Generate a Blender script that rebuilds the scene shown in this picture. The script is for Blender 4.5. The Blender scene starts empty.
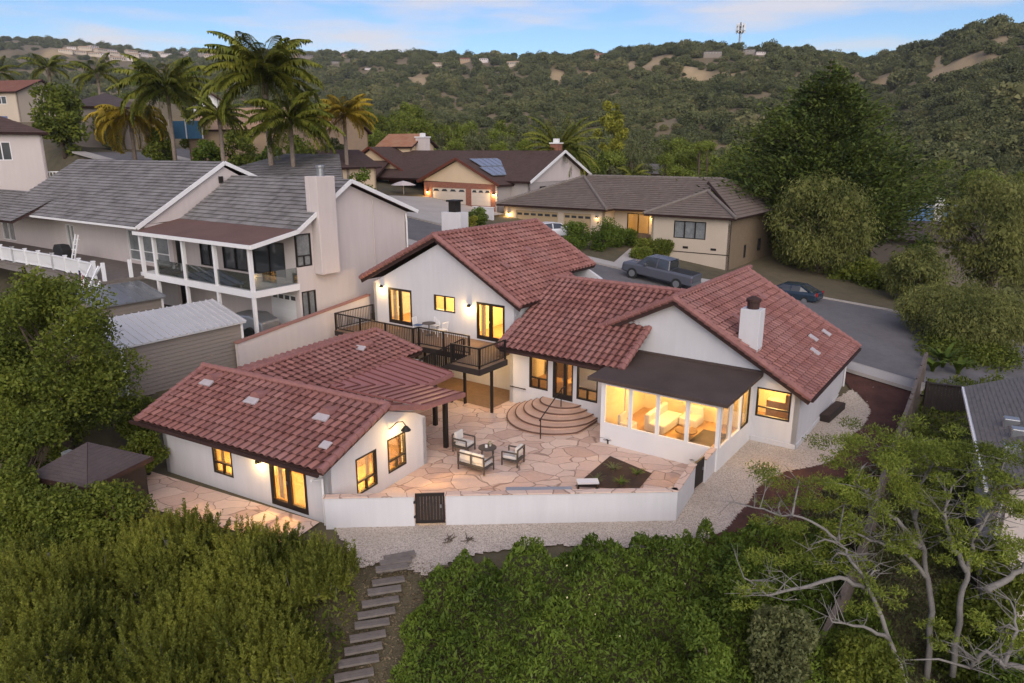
import bpy, bmesh, math, random
import numpy as np
from mathutils import Vector, Matrix
R_ = math.radians
rng = np.random.default_rng(11)
random.seed(11)
SC = bpy.context.scene
COL = SC.collection

# ------------------------------------------------------------------ camera
CAMZ, PITCH, FPX = 13.0, 14.9, 720.0
cd = bpy.data.cameras.new('camera'); cam = bpy.data.objects.new('camera', cd); COL.objects.link(cam)
cam.location = (0, 0, CAMZ); cam.rotation_euler = (R_(90 - PITCH), 0, 0)
cd.sensor_width = 36.0; cd.lens = FPX / 1024 * 36.0; cd.clip_start = 0.1; cd.clip_end = 12000
SC.camera = cam
SUN_EL, SUN_AZ = 27.0, 174.0          # degrees; azimuth measured clockwise from +Y
# ------------------------------------------------------------------ world
wd = bpy.data.worlds.new('World'); SC.world = wd; wd.use_nodes = True
nt = wd.node_tree; nt.nodes.clear()
out = nt.nodes.new('ShaderNodeOutputWorld'); bg = nt.nodes.new('ShaderNodeBackground')
sky = nt.nodes.new('ShaderNodeTexSky'); sky.sky_type = 'NISHITA'; sky.sun_disc = False
sky.sun_elevation = R_(SUN_EL); sky.sun_rotation = R_(SUN_AZ); sky.air_density = 1.0; sky.dust_density = 0.8; sky.ozone_density = 2.6
tc = nt.nodes.new('ShaderNodeTexCoord'); mp = nt.nodes.new('ShaderNodeMapping')
mp.inputs['Scale'].default_value = (1.6, 1.6, 11.0); mp.inputs['Location'].default_value = (3.1, 0.4, 0.2)
nz = nt.nodes.new('ShaderNodeTexNoise'); nz.inputs['Scale'].default_value = 2.2; nz.inputs['Detail'].default_value = 7; nz.inputs['Roughness'].default_value = 0.55
cr = nt.nodes.new('ShaderNodeValToRGB'); cr.color_ramp.elements[0].position = 0.43; cr.color_ramp.elements[1].position = 0.62
cr.color_ramp.elements[1].color = (0.75, 0.75, 0.75, 1)
mx = nt.nodes.new('ShaderNodeMixRGB'); mx.inputs[2].default_value = (5.6, 5.1, 5.1, 1)
L = nt.links.new
hs = nt.nodes.new('ShaderNodeHueSaturation'); hs.inputs['Saturation'].default_value = 1.25; hs.inputs['Hue'].default_value = 0.515
L(sky.outputs[0], hs.inputs['Color'])
L(tc.outputs['Generated'], mp.inputs[0]); L(mp.outputs[0], nz.inputs[0]); L(nz.outputs['Fac'], cr.inputs[0])
L(cr.outputs[0], mx.inputs[0]); L(hs.outputs[0], mx.inputs[1]); L(mx.outputs[0], bg.inputs[0]); L(bg.outputs[0], out.inputs[0])
bg.inputs[1].default_value = 0.058
# ------------------------------------------------------------------ sun, exposure
sl = bpy.data.lights.new('sun', 'SUN'); sl.energy = 1.15; sl.angle = R_(75); sl.color = (1.0, 0.88, 0.78)
so = bpy.data.objects.new('sun', sl); COL.objects.link(so)
so.rotation_euler = (R_(90 - SUN_EL), 0, R_(180 - SUN_AZ))
VS = SC.view_settings; SC.display_settings.display_device = 'sRGB'
VS.view_transform = 'Standard'; VS.look = 'None'; VS.gamma = 1; VS.exposure = 1.42; VS.use_curve_mapping = False
SC.cycles.max_bounces = 6; SC.cycles.diffuse_bounces = 3; SC.cycles.glossy_bounces = 2; SC.cycles.transparent_max_bounces = 12
SC.cycles.transmission_bounces = 3; SC.cycles.sample_clamp_indirect = 4.0
LAMP = 1.8     # common multiplier of all lamps in the place

# ------------------------------------------------------------------ pixel helpers (used once, to read positions off the photograph)
TH = R_(PITCH)
def ray(px, py):
    x = (px - 512) / FPX; y = -(py - 341.5) / FPX
    return np.array([x, math.cos(TH) + y * math.sin(TH), -math.sin(TH) + y * math.cos(TH)])
def P(px, py, z=0.0):
    r = ray(px, py); t = (z - CAMZ) / r[2]; return np.array([r[0] * t, r[1] * t, z])
def Q(px, py, Y):
    r = ray(px, py); t = Y / r[1]; return np.array([r[0] * t, Y, CAMZ + r[2] * t])
MF, GF = -35.5, -27.5
def axes(deg):
    a = R_(deg); return np.array([math.cos(a), math.sin(a)]), np.array([-math.sin(a), math.cos(a)])
def st(p, deg=MF):
    A, B = axes(deg); return float(p[:2] @ A), float(p[:2] @ B)
def world(s, t, z=0.0, deg=MF):
    A, B = axes(deg); q = A * s + B * t; return Vector((q[0], q[1], z))
def sst(e0, e1, x):
    k = np.clip((x - e0) / (e1 - e0), 0, 1); return k * k * (3 - 2 * k)

# ------------------------------------------------------------------ materials
def new_mat(name):
    m = bpy.data.materials.new(name); m.use_nodes = True
    n = m.node_tree.nodes; b = n['Principled BSDF']; return m, m.node_tree, n, m.node_tree.links.new, b
def rgb(c): return (c[0], c[1], c[2], 1)
def noise(nt, vec, scale, detail=4, rough=.55):
    t = nt.nodes.new('ShaderNodeTexNoise'); t.inputs['Scale'].default_value = scale; t.inputs['Detail'].default_value = detail
    t.inputs['Roughness'].default_value = rough; nt.links.new(vec, t.inputs['Vector']); return t.outputs['Fac']
def ramp(nt, fac, stops):
    r = nt.nodes.new('ShaderNodeValToRGB'); e = r.color_ramp.elements
    while len(e) < len(stops): e.new(0.5)
    for k, (p, c) in enumerate(stops): e[k].position = p; e[k].color = rgb(c) if len(c) == 3 else c
    nt.links.new(fac, r.inputs[0]); return r.outputs[0]
def mix(nt, fac, a, b, mode='MIX'):
    m = nt.nodes.new('ShaderNodeMixRGB'); m.blend_type = mode
    for s, v in ((0, fac), (1, a), (2, b)):
        if isinstance(v, (int, float)): m.inputs[s].default_value = v
        elif isinstance(v, tuple): m.inputs[s].default_value = rgb(v)
        else: nt.links.new(v, m.inputs[s])
    return m.outputs[0]
def objco(nt):
    t = nt.nodes.new('ShaderNodeTexCoord'); return t.outputs['Object']
def bump(nt, b, fac, strength=.3, dist=.02):
    k = nt.nodes.new('ShaderNodeBump'); k.inputs['Strength'].default_value = strength; k.inputs['Distance'].default_value = dist
    nt.links.new(fac, k.inputs['Height']); nt.links.new(k.outputs[0], b.inputs['Normal'])
def plain(name, c, rough=.75, var=.14, scale=1.5, fine=30, bmp=.15, metal=0.0, spec=.35):
    m, nt, n, L, b = new_mat(name); co = objco(nt)
    f1 = noise(nt, co, scale, 5); f2 = noise(nt, co, fine, 3)
    d = tuple(x * (1 - var) for x in c); e = tuple(min(1, x * (1 + var)) for x in c)
    c1 = ramp(nt, f1, [(.3, d), (.7, e)])
    c2 = mix(nt, .35, c1, ramp(nt, f2, [(.3, d), (.7, e)]))
    L(c2, b.inputs['Base Color']); b.inputs['Roughness'].default_value = rough; b.inputs['Metallic'].default_value = metal
    b.inputs['Specular IOR Level'].default_value = spec
    if bmp: bump(nt, b, f2, bmp, .01)
    return m
def uvmat(name, cols, wear, rough=.8, wearscale=.6, wearamt=.5, pan_shade=0):
    """colour per tile (UV cell) plus large weathering"""
    m, nt, n, L, b = new_mat(name)
    uv = n.new('ShaderNodeUVMap').outputs[0]
    fl = n.new('ShaderNodeVectorMath'); fl.operation = 'FLOOR'; L(uv, fl.inputs[0])
    wn = n.new('ShaderNodeTexWhiteNoise'); wn.noise_dimensions = '3D'; L(fl.outputs[0], wn.inputs['Vector'])
    k = len(cols); c = ramp(nt, wn.outputs['Value'], [(i / (k - 1), cc) for i, cc in enumerate(cols)])
    co = objco(nt); f = noise(nt, co, wearscale, 5); f2 = noise(nt, co, 14, 4)
    w = ramp(nt, f, [(.42, (0, 0, 0)), (.68, (wearamt,) * 3)])
    c = mix(nt, w, c, wear); c = mix(nt, ramp(nt, f2, [(.45, (0, 0, 0)), (.75, (.35,) * 3)]), c, wear)
    if pan_shade:      # occlusion shade in the pans between the barrels, painted into the tile colour
        fr = n.new('ShaderNodeVectorMath'); fr.operation = 'FRACTION'; L(uv, fr.inputs[0]); sx = n.new('ShaderNodeSeparateXYZ'); L(fr.outputs[0], sx.inputs[0]); gt = n.new('ShaderNodeMath'); gt.operation = 'GREATER_THAN'; gt.inputs[1].default_value = .62; L(sx.outputs[0], gt.inputs[0]); gm = n.new('ShaderNodeMath'); gm.operation = 'MULTIPLY'; gm.inputs[1].default_value = pan_shade; L(gt.outputs[0], gm.inputs[0]); c = mix(nt, gm.outputs[0], c, tuple(x * .38 for x in cols[0]))
    L(c, b.inputs['Base Color']); b.inputs['Roughness'].default_value = rough; b.inputs['Specular IOR Level'].default_value = .3
    return m
def leafmat(name, cols, trans=.25, rough=.6, inst=False):
    m, nt, n, L, b = new_mat(name)
    g = n.new('ShaderNodeNewGeometry'); o = n.new('ShaderNodeObjectInfo')
    k = len(cols)
    c = ramp(nt, g.outputs['Random Per Island'], [(i / (k - 1), cc) for i, cc in enumerate(cols)])
    co = n.new('ShaderNodeTexCoord'); f = noise(nt, g.outputs['Position'], .45 if not inst else .02, 3)
    dk = tuple(x * .55 for x in cols[0]); br = tuple(min(1, x * 1.2) for x in cols[-1])
    c = mix(nt, .55, c, ramp(nt, f, [(.3, dk), (.7, br)]))
    if inst:
        c = mix(nt, .5, c, ramp(nt, o.outputs['Random'], [(0, cols[0]), (.35, cols[1]), (.75, cols[2]), (1, cols[-1])]))
    L(c, b.inputs['Base Color']); b.inputs['Roughness'].default_value = rough; b.inputs['Specular IOR Level'].default_value = .2
    tr = n.new('ShaderNodeBsdfTranslucent'); L(c, tr.inputs[0])
    ms = n.new('ShaderNodeMixShader'); ms.inputs[0].default_value = trans
    L(b.outputs[0], ms.inputs[1]); L(tr.outputs[0], ms.inputs[2]); L(ms.outputs[0], n['Material Output'].inputs[0])
    return m
def emit(name, c, s):
    m, nt, n, L, b = new_mat(name); b.inputs['Base Color'].default_value = rgb(c); b.inputs['Emission Color'].default_value = rgb(c)
    b.inputs['Emission Strength'].default_value = s; return m
def glassmat(name, tint=(.9, .9, .9), gl=.12):
    m, nt, n, L, b = new_mat(name); n.remove(b)
    t = n.new('ShaderNodeBsdfTransparent'); t.inputs[0].default_value = rgb(tint)
    g = n.new('ShaderNodeBsdfGlossy'); g.inputs['Roughness'].default_value = .03; g.inputs[0].default_value = (.9, .9, .9, 1)
    lw = n.new('ShaderNodeLayerWeight'); lw.inputs[0].default_value = .25
    mm = n.new('ShaderNodeMath'); mm.operation = 'MULTIPLY_ADD'; L(lw.outputs['Fresnel'], mm.inputs[0]); mm.inputs[1].default_value = .6; mm.inputs[2].default_value = gl * .3
    s = n.new('ShaderNodeMixShader'); L(mm.outputs[0], s.inputs[0]); L(t.outputs[0], s.inputs[1]); L(g.outputs[0], s.inputs[2])
    L(s.outputs[0], n['Material Output'].inputs[0]); return m
M = {}
def stucco(name, c):
    m, nt, n, L, b = new_mat(name); co = objco(nt); mp = n.new('ShaderNodeMapping'); mp.inputs['Scale'].default_value = (2.2, 2.2, .22); L(co, mp.inputs[0])
    st_ = ramp(nt, noise(nt, mp.outputs[0], 1.4, 6, .7), [(.35, tuple(x * .92 for x in c)), (.62, c)])
    c2 = mix(nt, .3, st_, ramp(nt, noise(nt, co, .8, 5), [(.3, tuple(x * .88 for x in c)), (.7, c)])); L(c2, b.inputs['Base Color']); b.inputs['Roughness'].default_value = .92; b.inputs['Specular IOR Level'].default_value = .2
    bump(nt, b, noise(nt, co, 26, 5), .35, .02); return m
M['stucco'] = stucco('stucco_white', (.62, .61, .62))
M['stucco_warm'] = stucco('stucco_cream', (.60, .53, .50))
M['beige'] = plain('stucco_beige', (.50, .42, .33), .9, .07, .5, 50, .2)
M['cream'] = plain('siding_cream', (.62, .48, .32), .85, .06, .5, 40, .1)
M['white'] = plain('white_paint', (.74, .73, .72), .6, .05, 1, 40, .05)
M['vinyl'] = plain('white_vinyl', (.78, .78, .78), .5, .03, 1, 40, .03)
M['fascia'] = plain('fascia_brown', (.045, .022, .018), .7, .2, 2, 30, .1)
M['bronze'] = plain('dark_bronze', (.018, .014, .012), .5, .15, 4, 60, .03)
M['dkwood'] = plain('dark_wood', (.032, .024, .02), .75, .3, 5, 50, .2)
M['deckwood'] = plain('deck_boards', (.20, .13, .085), .7, .2, 4, 40, .15)
M['brownroof'] = plain('brown_membrane', (.072, .050, .042), .75, .3, .7, 12, .1)
M['brownroof2'] = plain('red_brown_membrane', (.14, .078, .062), .8, .2, .6, 12, .1)
M['capred'] = plain('ridge_cap_red', (.27, .125, .11), .8, .2, 2, 14, .2)
M['metalred'] = plain('red_metal_roof', (.33, .14, .125), .5, .1, 1, 20, .03)
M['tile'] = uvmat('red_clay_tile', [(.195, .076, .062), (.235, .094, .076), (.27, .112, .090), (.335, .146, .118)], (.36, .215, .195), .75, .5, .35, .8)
M['tile_low'] = M['tile']
M['greytile'] = uvmat('grey_concrete_tile', [(.115, .105, .098), (.165, .152, .142), (.21, .195, .185), (.15, .135, .13)], (.30, .285, .275), .8, .7, .55)
M['browntile'] = uvmat('brown_concrete_tile', [(.14, .108, .088), (.17, .13, .105), (.15, .118, .098), (.19, .15, .122)], (.20, .165, .14), .8, .5, .3)
M['shingle'] = uvmat('brown_shingle', [(.085, .052, .042), (.10, .062, .05), (.075, .046, .038)], (.115, .075, .062), .85, .5, .3)
M['greyshingle'] = uvmat('grey_shingle', [(.13, .12, .11), (.16, .145, .135), (.145, .132, .124)], (.17, .155, .145), .85, .5, .3)
M['glass'] = glassmat('window_glass')
M['railglass'] = glassmat('rail_glass', (.62, .66, .62), .5)
M['dkglass'] = plain('dark_window_glass', (.045, .05, .055), .08, .1, 1, 5, 0, 0, .9)
M['paleglass'] = plain('curtained_window', (.20, .21, .21), .15, .3, 2, 8, 0, 0, .8)
M['lit'] = emit('lit_window', (1, .62, .18), 1.5)
M['bulb'] = emit('lamp_bulb', (1, .75, .42), 12)
M['inwall'] = plain('interior_plaster', (.78, .66, .44), .9, .05, .6, 20, .05)
M['infloor'] = plain('interior_floor', (.44, .27, .12), .4, .2, 2, 20, .05)
M['cushion'] = plain('pale_cushion', (.60, .57, .53), .95, .06, 3, 60, .2)
M['furn'] = plain('grey_wicker_frame', (.085, .07, .06), .6, .2, 6, 60, .1)
M['concrete'] = plain('concrete', (.40, .37, .34), .9, .12, .6, 20, .2)
M['asphalt'] = plain('asphalt', (.138, .13, .13), .9, .24, .35, 3, .2)
M['kerb'] = plain('kerb_concrete', (.36, .33, .30), .9, .1, .8, 20, .15)
M['garage'] = plain('garage_door_cream', (.62, .54, .46), .6, .04, 1, 20, .03)
M['garagetan'] = plain('garage_door_tan', (.40, .30, .18), .6, .05, 1, 20, .03)
M['brick'] = plain('red_brick', (.26, .11, .075), .9, .3, 5, 20, .3)
M['wood'] = plain('weathered_wood', (.165, .14, .122), .85, .25, 4, 40, .25)
M['fence'] = plain('grey_fence_wood', (.13, .105, .09), .85, .25, 3, 30, .2)
M['lap'] = plain('taupe_siding', (.235, .20, .17), .75, .06, 1, 30, .05)
M['whiteroof'] = plain('white_metal', (.55, .54, .53), .45, .08, .8, 20, .03, .2)
M['bark'] = plain('bark_brown', (.11, .082, .06), .95, .3, 3, 20, .5)
M['palebark'] = plain('bark_grey', (.20, .185, .168), .9, .25, 3, 20, .5)
M['palmbark'] = plain('palm_trunk', (.24, .19, .15), .9, .25, 4, 15, .4)
M['black'] = plain('black_rubber', (.02, .02, .02), .7, .2, 3, 30, .05)
M['steel'] = plain('grey_steel', (.32, .33, .34), .4, .1, 2, 20, .03, .7)
M['mulch'] = plain('red_mulch', (.075, .032, .024), .95, .45, 1.2, 26, .7)
M['soil'] = plain('planting_soil', (.055, .034, .025), .95, .35, 2, 30, .6)
def flagstone():
    m, nt, n, L, b = new_mat('flagstone'); co = objco(nt)
    nz = n.new('ShaderNodeTexNoise'); nz.inputs['Scale'].default_value = 1.1; L(co, nz.inputs['Vector'])
    ad = n.new('ShaderNodeVectorMath'); ad.operation = 'MULTIPLY_ADD'; L(nz.outputs['Color'], ad.inputs[0]); ad.inputs[1].default_value = (.55, .55, 0); L(co, ad.inputs[2])
    fl = n.new('ShaderNodeVectorMath'); fl.operation = 'MULTIPLY'; L(ad.outputs[0], fl.inputs[0]); fl.inputs[1].default_value = (1, 1.35, 0)
    v = n.new('ShaderNodeTexVoronoi'); v.feature = 'F1'; v.inputs['Scale'].default_value = 1.0; L(fl.outputs[0], v.inputs['Vector'])
    e = n.new('ShaderNodeTexVoronoi'); e.feature = 'DISTANCE_TO_EDGE'; e.inputs['Scale'].default_value = 1.0; L(fl.outputs[0], e.inputs['Vector'])
    sp = n.new('ShaderNodeSeparateColor'); L(v.outputs['Color'], sp.inputs[0])
    c = ramp(nt, sp.outputs[0], [(0, (.54, .36, .285)), (.35, (.67, .475, .38)), (.7, (.78, .60, .49)), (1, (.62, .47, .39))])
    c = mix(nt, .25, c, ramp(nt, noise(nt, co, 5, 6), [(.3, (.30, .19, .14)), (.7, (.54, .40, .32))]))
    j = ramp(nt, e.outputs['Distance'], [(.008, (.25, .25, .25)), (.022, (1, 1, 1))])
    c = mix(nt, j, (.21, .135, .10), c); L(c, b.inputs['Base Color']); b.inputs['Roughness'].default_value = .8
    bump(nt, b, mix(nt, .5, j, mix(nt, .35, sp.outputs[0], noise(nt, co, 9, 6))), .7, .04); return m
M['flag'] = flagstone()
def gravel():
    m, nt, n, L, b = new_mat('gravel'); co = objco(nt)
    v = n.new('ShaderNodeTexVoronoi'); v.inputs['Scale'].default_value = 32; L(co, v.inputs['Vector'])
    sp = n.new('ShaderNodeSeparateColor'); L(v.outputs['Color'], sp.inputs[0])
    c = ramp(nt, sp.outputs[0], [(0, (.28, .23, .185)), (.4, (.50, .42, .345)), (1, (.70, .61, .52))])
    c = mix(nt, ramp(nt, noise(nt, co, .5, 6), [(.4, (0, 0, 0)), (.75, (.5,) * 3)]), c, (.36, .29, .225))
    L(c, b.inputs['Base Color']); b.inputs['Roughness'].default_value = .95; bump(nt, b, v.outputs['Distance'], .8, .03); return m
M['gravel'] = gravel()
def groundmat():
    m, nt, n, L, b = new_mat('dry_ground'); co = objco(nt)
    a = n.new('ShaderNodeAttribute'); a.attribute_name = 'bare'
    g = ramp(nt, noise(nt, co, .06, 8), [(.3, (.055, .052, .028)), (.55, (.10, .085, .045)), (.75, (.17, .125, .07))])
    g = mix(nt, .4, g, ramp(nt, noise(nt, co, 1.2, 6), [(.3, (.05, .045, .025)), (.7, (.15, .11, .06))]))
    t = ramp(nt, noise(nt, co, .03, 6), [(.3, (.32, .225, .115)), (.7, (.42, .31, .17))])
    c = mix(nt, a.outputs['Fac'], g, t); L(c, b.inputs['Base Color']); b.inputs['Roughness'].default_value = .95
    bump(nt, b, noise(nt, co, 3, 5), .5, .08); return m
M['ground'] = groundmat()
# leaves
M['lf_pine'] = leafmat('pine_needles', [(0.044, 0.068, 0.010), (0.099, 0.130, 0.016), (0.170, 0.196, 0.024), (0.281, 0.285, 0.045)], .2)
M['lf_oak'] = leafmat('dense_leaves', [(0.044, 0.073, 0.012), (0.083, 0.123, 0.017), (0.131, 0.169, 0.021), (0.207, 0.227, 0.031)], .25)
M['lf_yellow'] = leafmat('yellow_green_leaves', [(0.117, 0.139, 0.017), (0.193, 0.212, 0.024), (0.276, 0.278, 0.031), (0.373, 0.351, 0.047)], .3)
M['lf_pepper'] = leafmat('pepper_leaves', [(0.076, 0.097, 0.024), (0.117, 0.140, 0.035), (0.172, 0.187, 0.047), (0.248, 0.249, 0.071)], .25)
M['lf_dark'] = leafmat('dark_conifer', [(0.022, 0.043, 0.009), (0.041, 0.071, 0.013), (0.069, 0.103, 0.017), (0.117, 0.146, 0.024)], .15)
M['lf_palm'] = leafmat('palm_fronds', [(0.053, 0.089, 0.012), (0.099, 0.146, 0.018), (0.175, 0.208, 0.026), (0.281, 0.267, 0.040)], .25)
M['lf_palmy'] = leafmat('yellowed_palm_fronds', [(0.166, 0.146, 0.017), (0.276, 0.219, 0.021), (0.414, 0.293, 0.024), (0.497, 0.351, 0.035)], .3)
M['lf_cover'] = leafmat('ground_cover_leaves', [(0.044, 0.081, 0.012), (0.076, 0.129, 0.017), (0.117, 0.176, 0.021), (0.179, 0.242, 0.033)], .25)
M['lf_bush'] = leafmat('bush_leaves', [(0.044, 0.081, 0.012), (0.076, 0.124, 0.017), (0.117, 0.169, 0.021), (0.152, 0.205, 0.028)], .25)
M['lf_olive'] = leafmat('olive_leaves', [(0.069, 0.084, 0.031), (0.108, 0.123, 0.045), (0.145, 0.157, 0.059), (0.179, 0.190, 0.077)], .25)
M['lf_hill'] = leafmat('hill_trees', [(0.053, 0.068, 0.026), (0.088, 0.109, 0.038), (0.135, 0.151, 0.055), (0.222, 0.205, 0.085)], .1, .8, True)
M['lead'] = plain('lead_flashing', (.46, .41, .41), .7, .15, 4, 20, .1)
M['lf_feather'] = leafmat('feathery_leaves', [(0.082, 0.112, 0.016), (0.135, 0.180, 0.024), (0.193, 0.242, 0.032), (0.281, 0.322, 0.050)], .3)
M['lf_litter'] = leafmat('leaf_litter', [(.06, .04, .022), (.11, .075, .04), (.17, .12, .07), (.24, .19, .12)], .1)
M['curtain'] = plain('pale_curtain', (.62, .52, .36), .9, .1, 6, 12, .1)
M['lf_red'] = leafmat('dark_red_leaves', [(.05, .012, .014), (.08, .02, .02), (.04, .03, .015)], .2)
# ------------------------------------------------------------------ object helpers
CH = {}
def tag(o, label, cat, group=None):
    o['label'] = label; o['category'] = cat
    if group: o['group'] = group
    return o
def empty(name, loc=(0, 0, 0), rz=0.0, label=None, cat=None, group=None):
    o = bpy.data.objects.new(name, None); COL.objects.link(o); o.location = loc; o.rotation_euler = (0, 0, rz); o.empty_display_size = .3
    if label: tag(o, label, cat, group)
    return o
def link(name, me, mat, parent=None):
    mats = mat if isinstance(mat, (list, tuple)) else [mat]
    for m in mats: me.materials.append(m)
    o = bpy.data.objects.new(name, me); COL.objects.link(o)
    if parent is not None: o.parent = parent; CH.setdefault(parent.name, []).append(o)
    return o
def dup(o, parent=None, loc=None, rz=None, scale=None, label=None, group=None):
    c = o.copy(); COL.objects.link(c)
    if parent is not None: c.parent = parent
    if loc is not None: c.location = loc
    if rz is not None: c.rotation_euler = (0, 0, rz)
    if scale is not None: c.scale = (scale,) * 3 if isinstance(scale, (int, float)) else scale
    if label: c['label'] = label
    if group: c['group'] = group
    for k in CH.get(o.name, []):
        kk = dup(k, c); CH.setdefault(c.name, []).append(kk)
    return c
class MB:
    def __init__(s, off=(0, 0, 0)): s.v = []; s.f = []; s.mi = []; s.off = off; s.cur = 0
    def face(s, *pts):
        n = len(s.v); s.v += [tuple(p) for p in pts]; s.f.append(tuple(range(n, n + len(pts)))); s.mi.append(s.cur)
    def box(s, x0, x1, y0, y1, z0, z1):
        n = len(s.v); s.v += [(x, y, z) for z in (z0, z1) for y in (y0, y1) for x in (x0, x1)]
        for f in ((0, 2, 3, 1), (4, 5, 7, 6), (0, 1, 5, 4), (2, 6, 7, 3), (0, 4, 6, 2), (1, 3, 7, 5)):
            s.f.append(tuple(n + i for i in f)); s.mi.append(s.cur)
    def bar(s, p, q, w, h=None):
        """square bar from p to q; w sideways, h upright"""
        h = h or w; p = Vector(p); q = Vector(q); d = (q - p).normalized()
        side = d.cross(Vector((0, 0, 1)))
        if side.length < 1e-4: side = Vector((1, 0, 0))
        side.normalize(); up = side.cross(d).normalized(); n = len(s.v)
        for e in (p, q):
            for a, b in ((-1, -1), (1, -1), (1, 1), (-1, 1)): s.v.append(tuple(e + side * a * w / 2 + up * b * h / 2))
        for f in ((0, 1, 2, 3), (7, 6, 5, 4), (0, 4, 5, 1), (1, 5, 6, 2), (2, 6, 7, 3), (3, 7, 4, 0)):
            s.f.append(tuple(n + i for i in f)); s.mi.append(s.cur)
    def tube(s, path, rad, n=8, cap=True):
        path = [Vector(p) for p in path]; rad = rad if hasattr(rad, '__len__') else [rad] * len(path); base = len(s.v)
        ref = Vector((.31, .77, .55))
        for i, p in enumerate(path):
            d = (path[min(i + 1, len(path) - 1)] - path[max(i - 1, 0)]).normalized()
            a = d.cross(ref)
            if a.length < .05: a = d.cross(Vector((1, 0, 0)))
            a.normalize(); b = d.cross(a)
            for k in range(n):
                t = 2 * math.pi * k / n; s.v.append(tuple(p + (a * math.cos(t) + b * math.sin(t)) * rad[i]))
        for i in range(len(path) - 1):
            for k in range(n):
                k2 = (k + 1) % n; s.f.append((base + i * n + k, base + i * n + k2, base + (i + 1) * n + k2, base + (i + 1) * n + k)); s.mi.append(s.cur)
        if cap:
            s.f.append(tuple(base + k for k in range(n))[::-1]); s.f.append(tuple(base + (len(path) - 1) * n + k for k in range(n))); s.mi += [s.cur] * 2
    def prism(s, poly, d):
        """poly: 3-D points, extruded by vector d"""
        n = len(s.v); k = len(poly); d = Vector(d)
        s.v += [tuple(p) for p in poly] + [tuple(Vector(p) + d) for p in poly]
        s.f.append(tuple(range(n, n + k))[::-1]); s.f.append(tuple(range(n + k, n + 2 * k))); s.mi += [s.cur] * 2
        for i in range(k):
            j = (i + 1) % k; s.f.append((n + i, n + j, n + k + j, n + k + i)); s.mi.append(s.cur)
    def lathe(s, prof, c=(0, 0, 0), n=16):
        base = len(s.v)
        for r, z in prof:
            for k in range(n):
                t = 2 * math.pi * k / n; s.v.append((c[0] + r * math.cos(t), c[1] + r * math.sin(t), c[2] + z))
        for i in range(len(prof) - 1):
            for k in range(n):
                k2 = (k + 1) % n; s.f.append((base + i * n + k, base + i * n + k2, base + (i + 1) * n + k2, base + (i + 1) * n + k)); s.mi.append(s.cur)
        s.f.append(tuple(base + (len(prof) - 1) * n + k for k in range(n))); s.mi.append(s.cur)
    def build(s, name, mat, parent=None, smooth=False, bevel=0, fix=True):
        me = bpy.data.meshes.new(name); ox, oy, oz = s.off
        me.from_pydata([(x - ox, y - oy, z - oz) for x, y, z in s.v], [], s.f)
        if isinstance(mat, (list, tuple)): me.polygons.foreach_set('material_index', s.mi)
        if fix:
            bm = bmesh.new(); bm.from_mesh(me); bmesh.ops.recalc_face_normals(bm, faces=bm.faces); bm.to_mesh(me); bm.free()
        if smooth: me.polygons.foreach_set('use_smooth', [True] * len(me.polygons))
        o = link(name, me, mat, parent)
        if bevel:
            b = o.modifiers.new('bevel', 'BEVEL'); b.width = bevel; b.segments = 2; b.limit_method = 'ANGLE'
        return o
def quads_mesh(name, V, mat, parent=None, tri=False):
    """V: (N,4,3) array of separate quads (or (N,3,3))"""
    k = V.shape[1]; N = V.shape[0]; me = bpy.data.meshes.new(name)
    me.vertices.add(N * k); me.vertices.foreach_set('co', V.reshape(-1).astype(np.float32))
    me.loops.add(N * k); me.loops.foreach_set('vertex_index', np.arange(N * k, dtype=np.int32))
    me.polygons.add(N); me.polygons.foreach_set('loop_start', np.arange(N, dtype=np.int32) * k)
    me.update(calc_edges=True); me.validate()
    return link(name, me, mat, parent) if mat is not None else me
def unit(v): return v / np.maximum(np.linalg.norm(v, axis=-1, keepdims=True), 1e-6)
def cards(c, axis, length, width, r=None):
    """leaf quads: c centres (N,3), axis long direction (N,3)"""
    r = r or rng; N = len(c); a = unit(axis); s = unit(np.cross(a, r.normal(size=(N, 3))))
    l = (np.ones(N) * length)[:, None] * a * .5; w = (np.ones(N) * width)[:, None] * s * .5
    return np.stack([c - l, c + w * .9 - l * .1, c + l, c - w * .9 - l * .1], 1)
def shell(n, c, r, r_, squash=1.0, lo=.72):
    d = unit(r_.normal(size=(n, 3))); k = r_.uniform(lo, 1.05, (n, 1)); p = d * k * r; p[:, 2] *= squash
    return p + c, d
def clump_crown(n, centres, radii, leaf, aspect, r_, droop=0.0, up=0.0, squash=.85, lo=.6, jitter=.9):
    """leaves on the shells of many small clumps"""
    radii = np.asarray(radii, float); w = radii ** 2; cnt = np.maximum(4, (n * w / w.sum()).astype(int)); out = []
    for c, r, k in zip(centres, radii, cnt):
        p, d = shell(k, np.asarray(c), r, r_, squash, lo)
        ax = unit(d * .6 + r_.normal(size=d.shape) * jitter); ax[:, 2] += up - droop; ax = unit(ax)
        ln = leaf * r_.uniform(.6, 1.35, k); out.append(cards(p, ax, ln, ln * aspect, r_))
    return np.concatenate(out)

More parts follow.
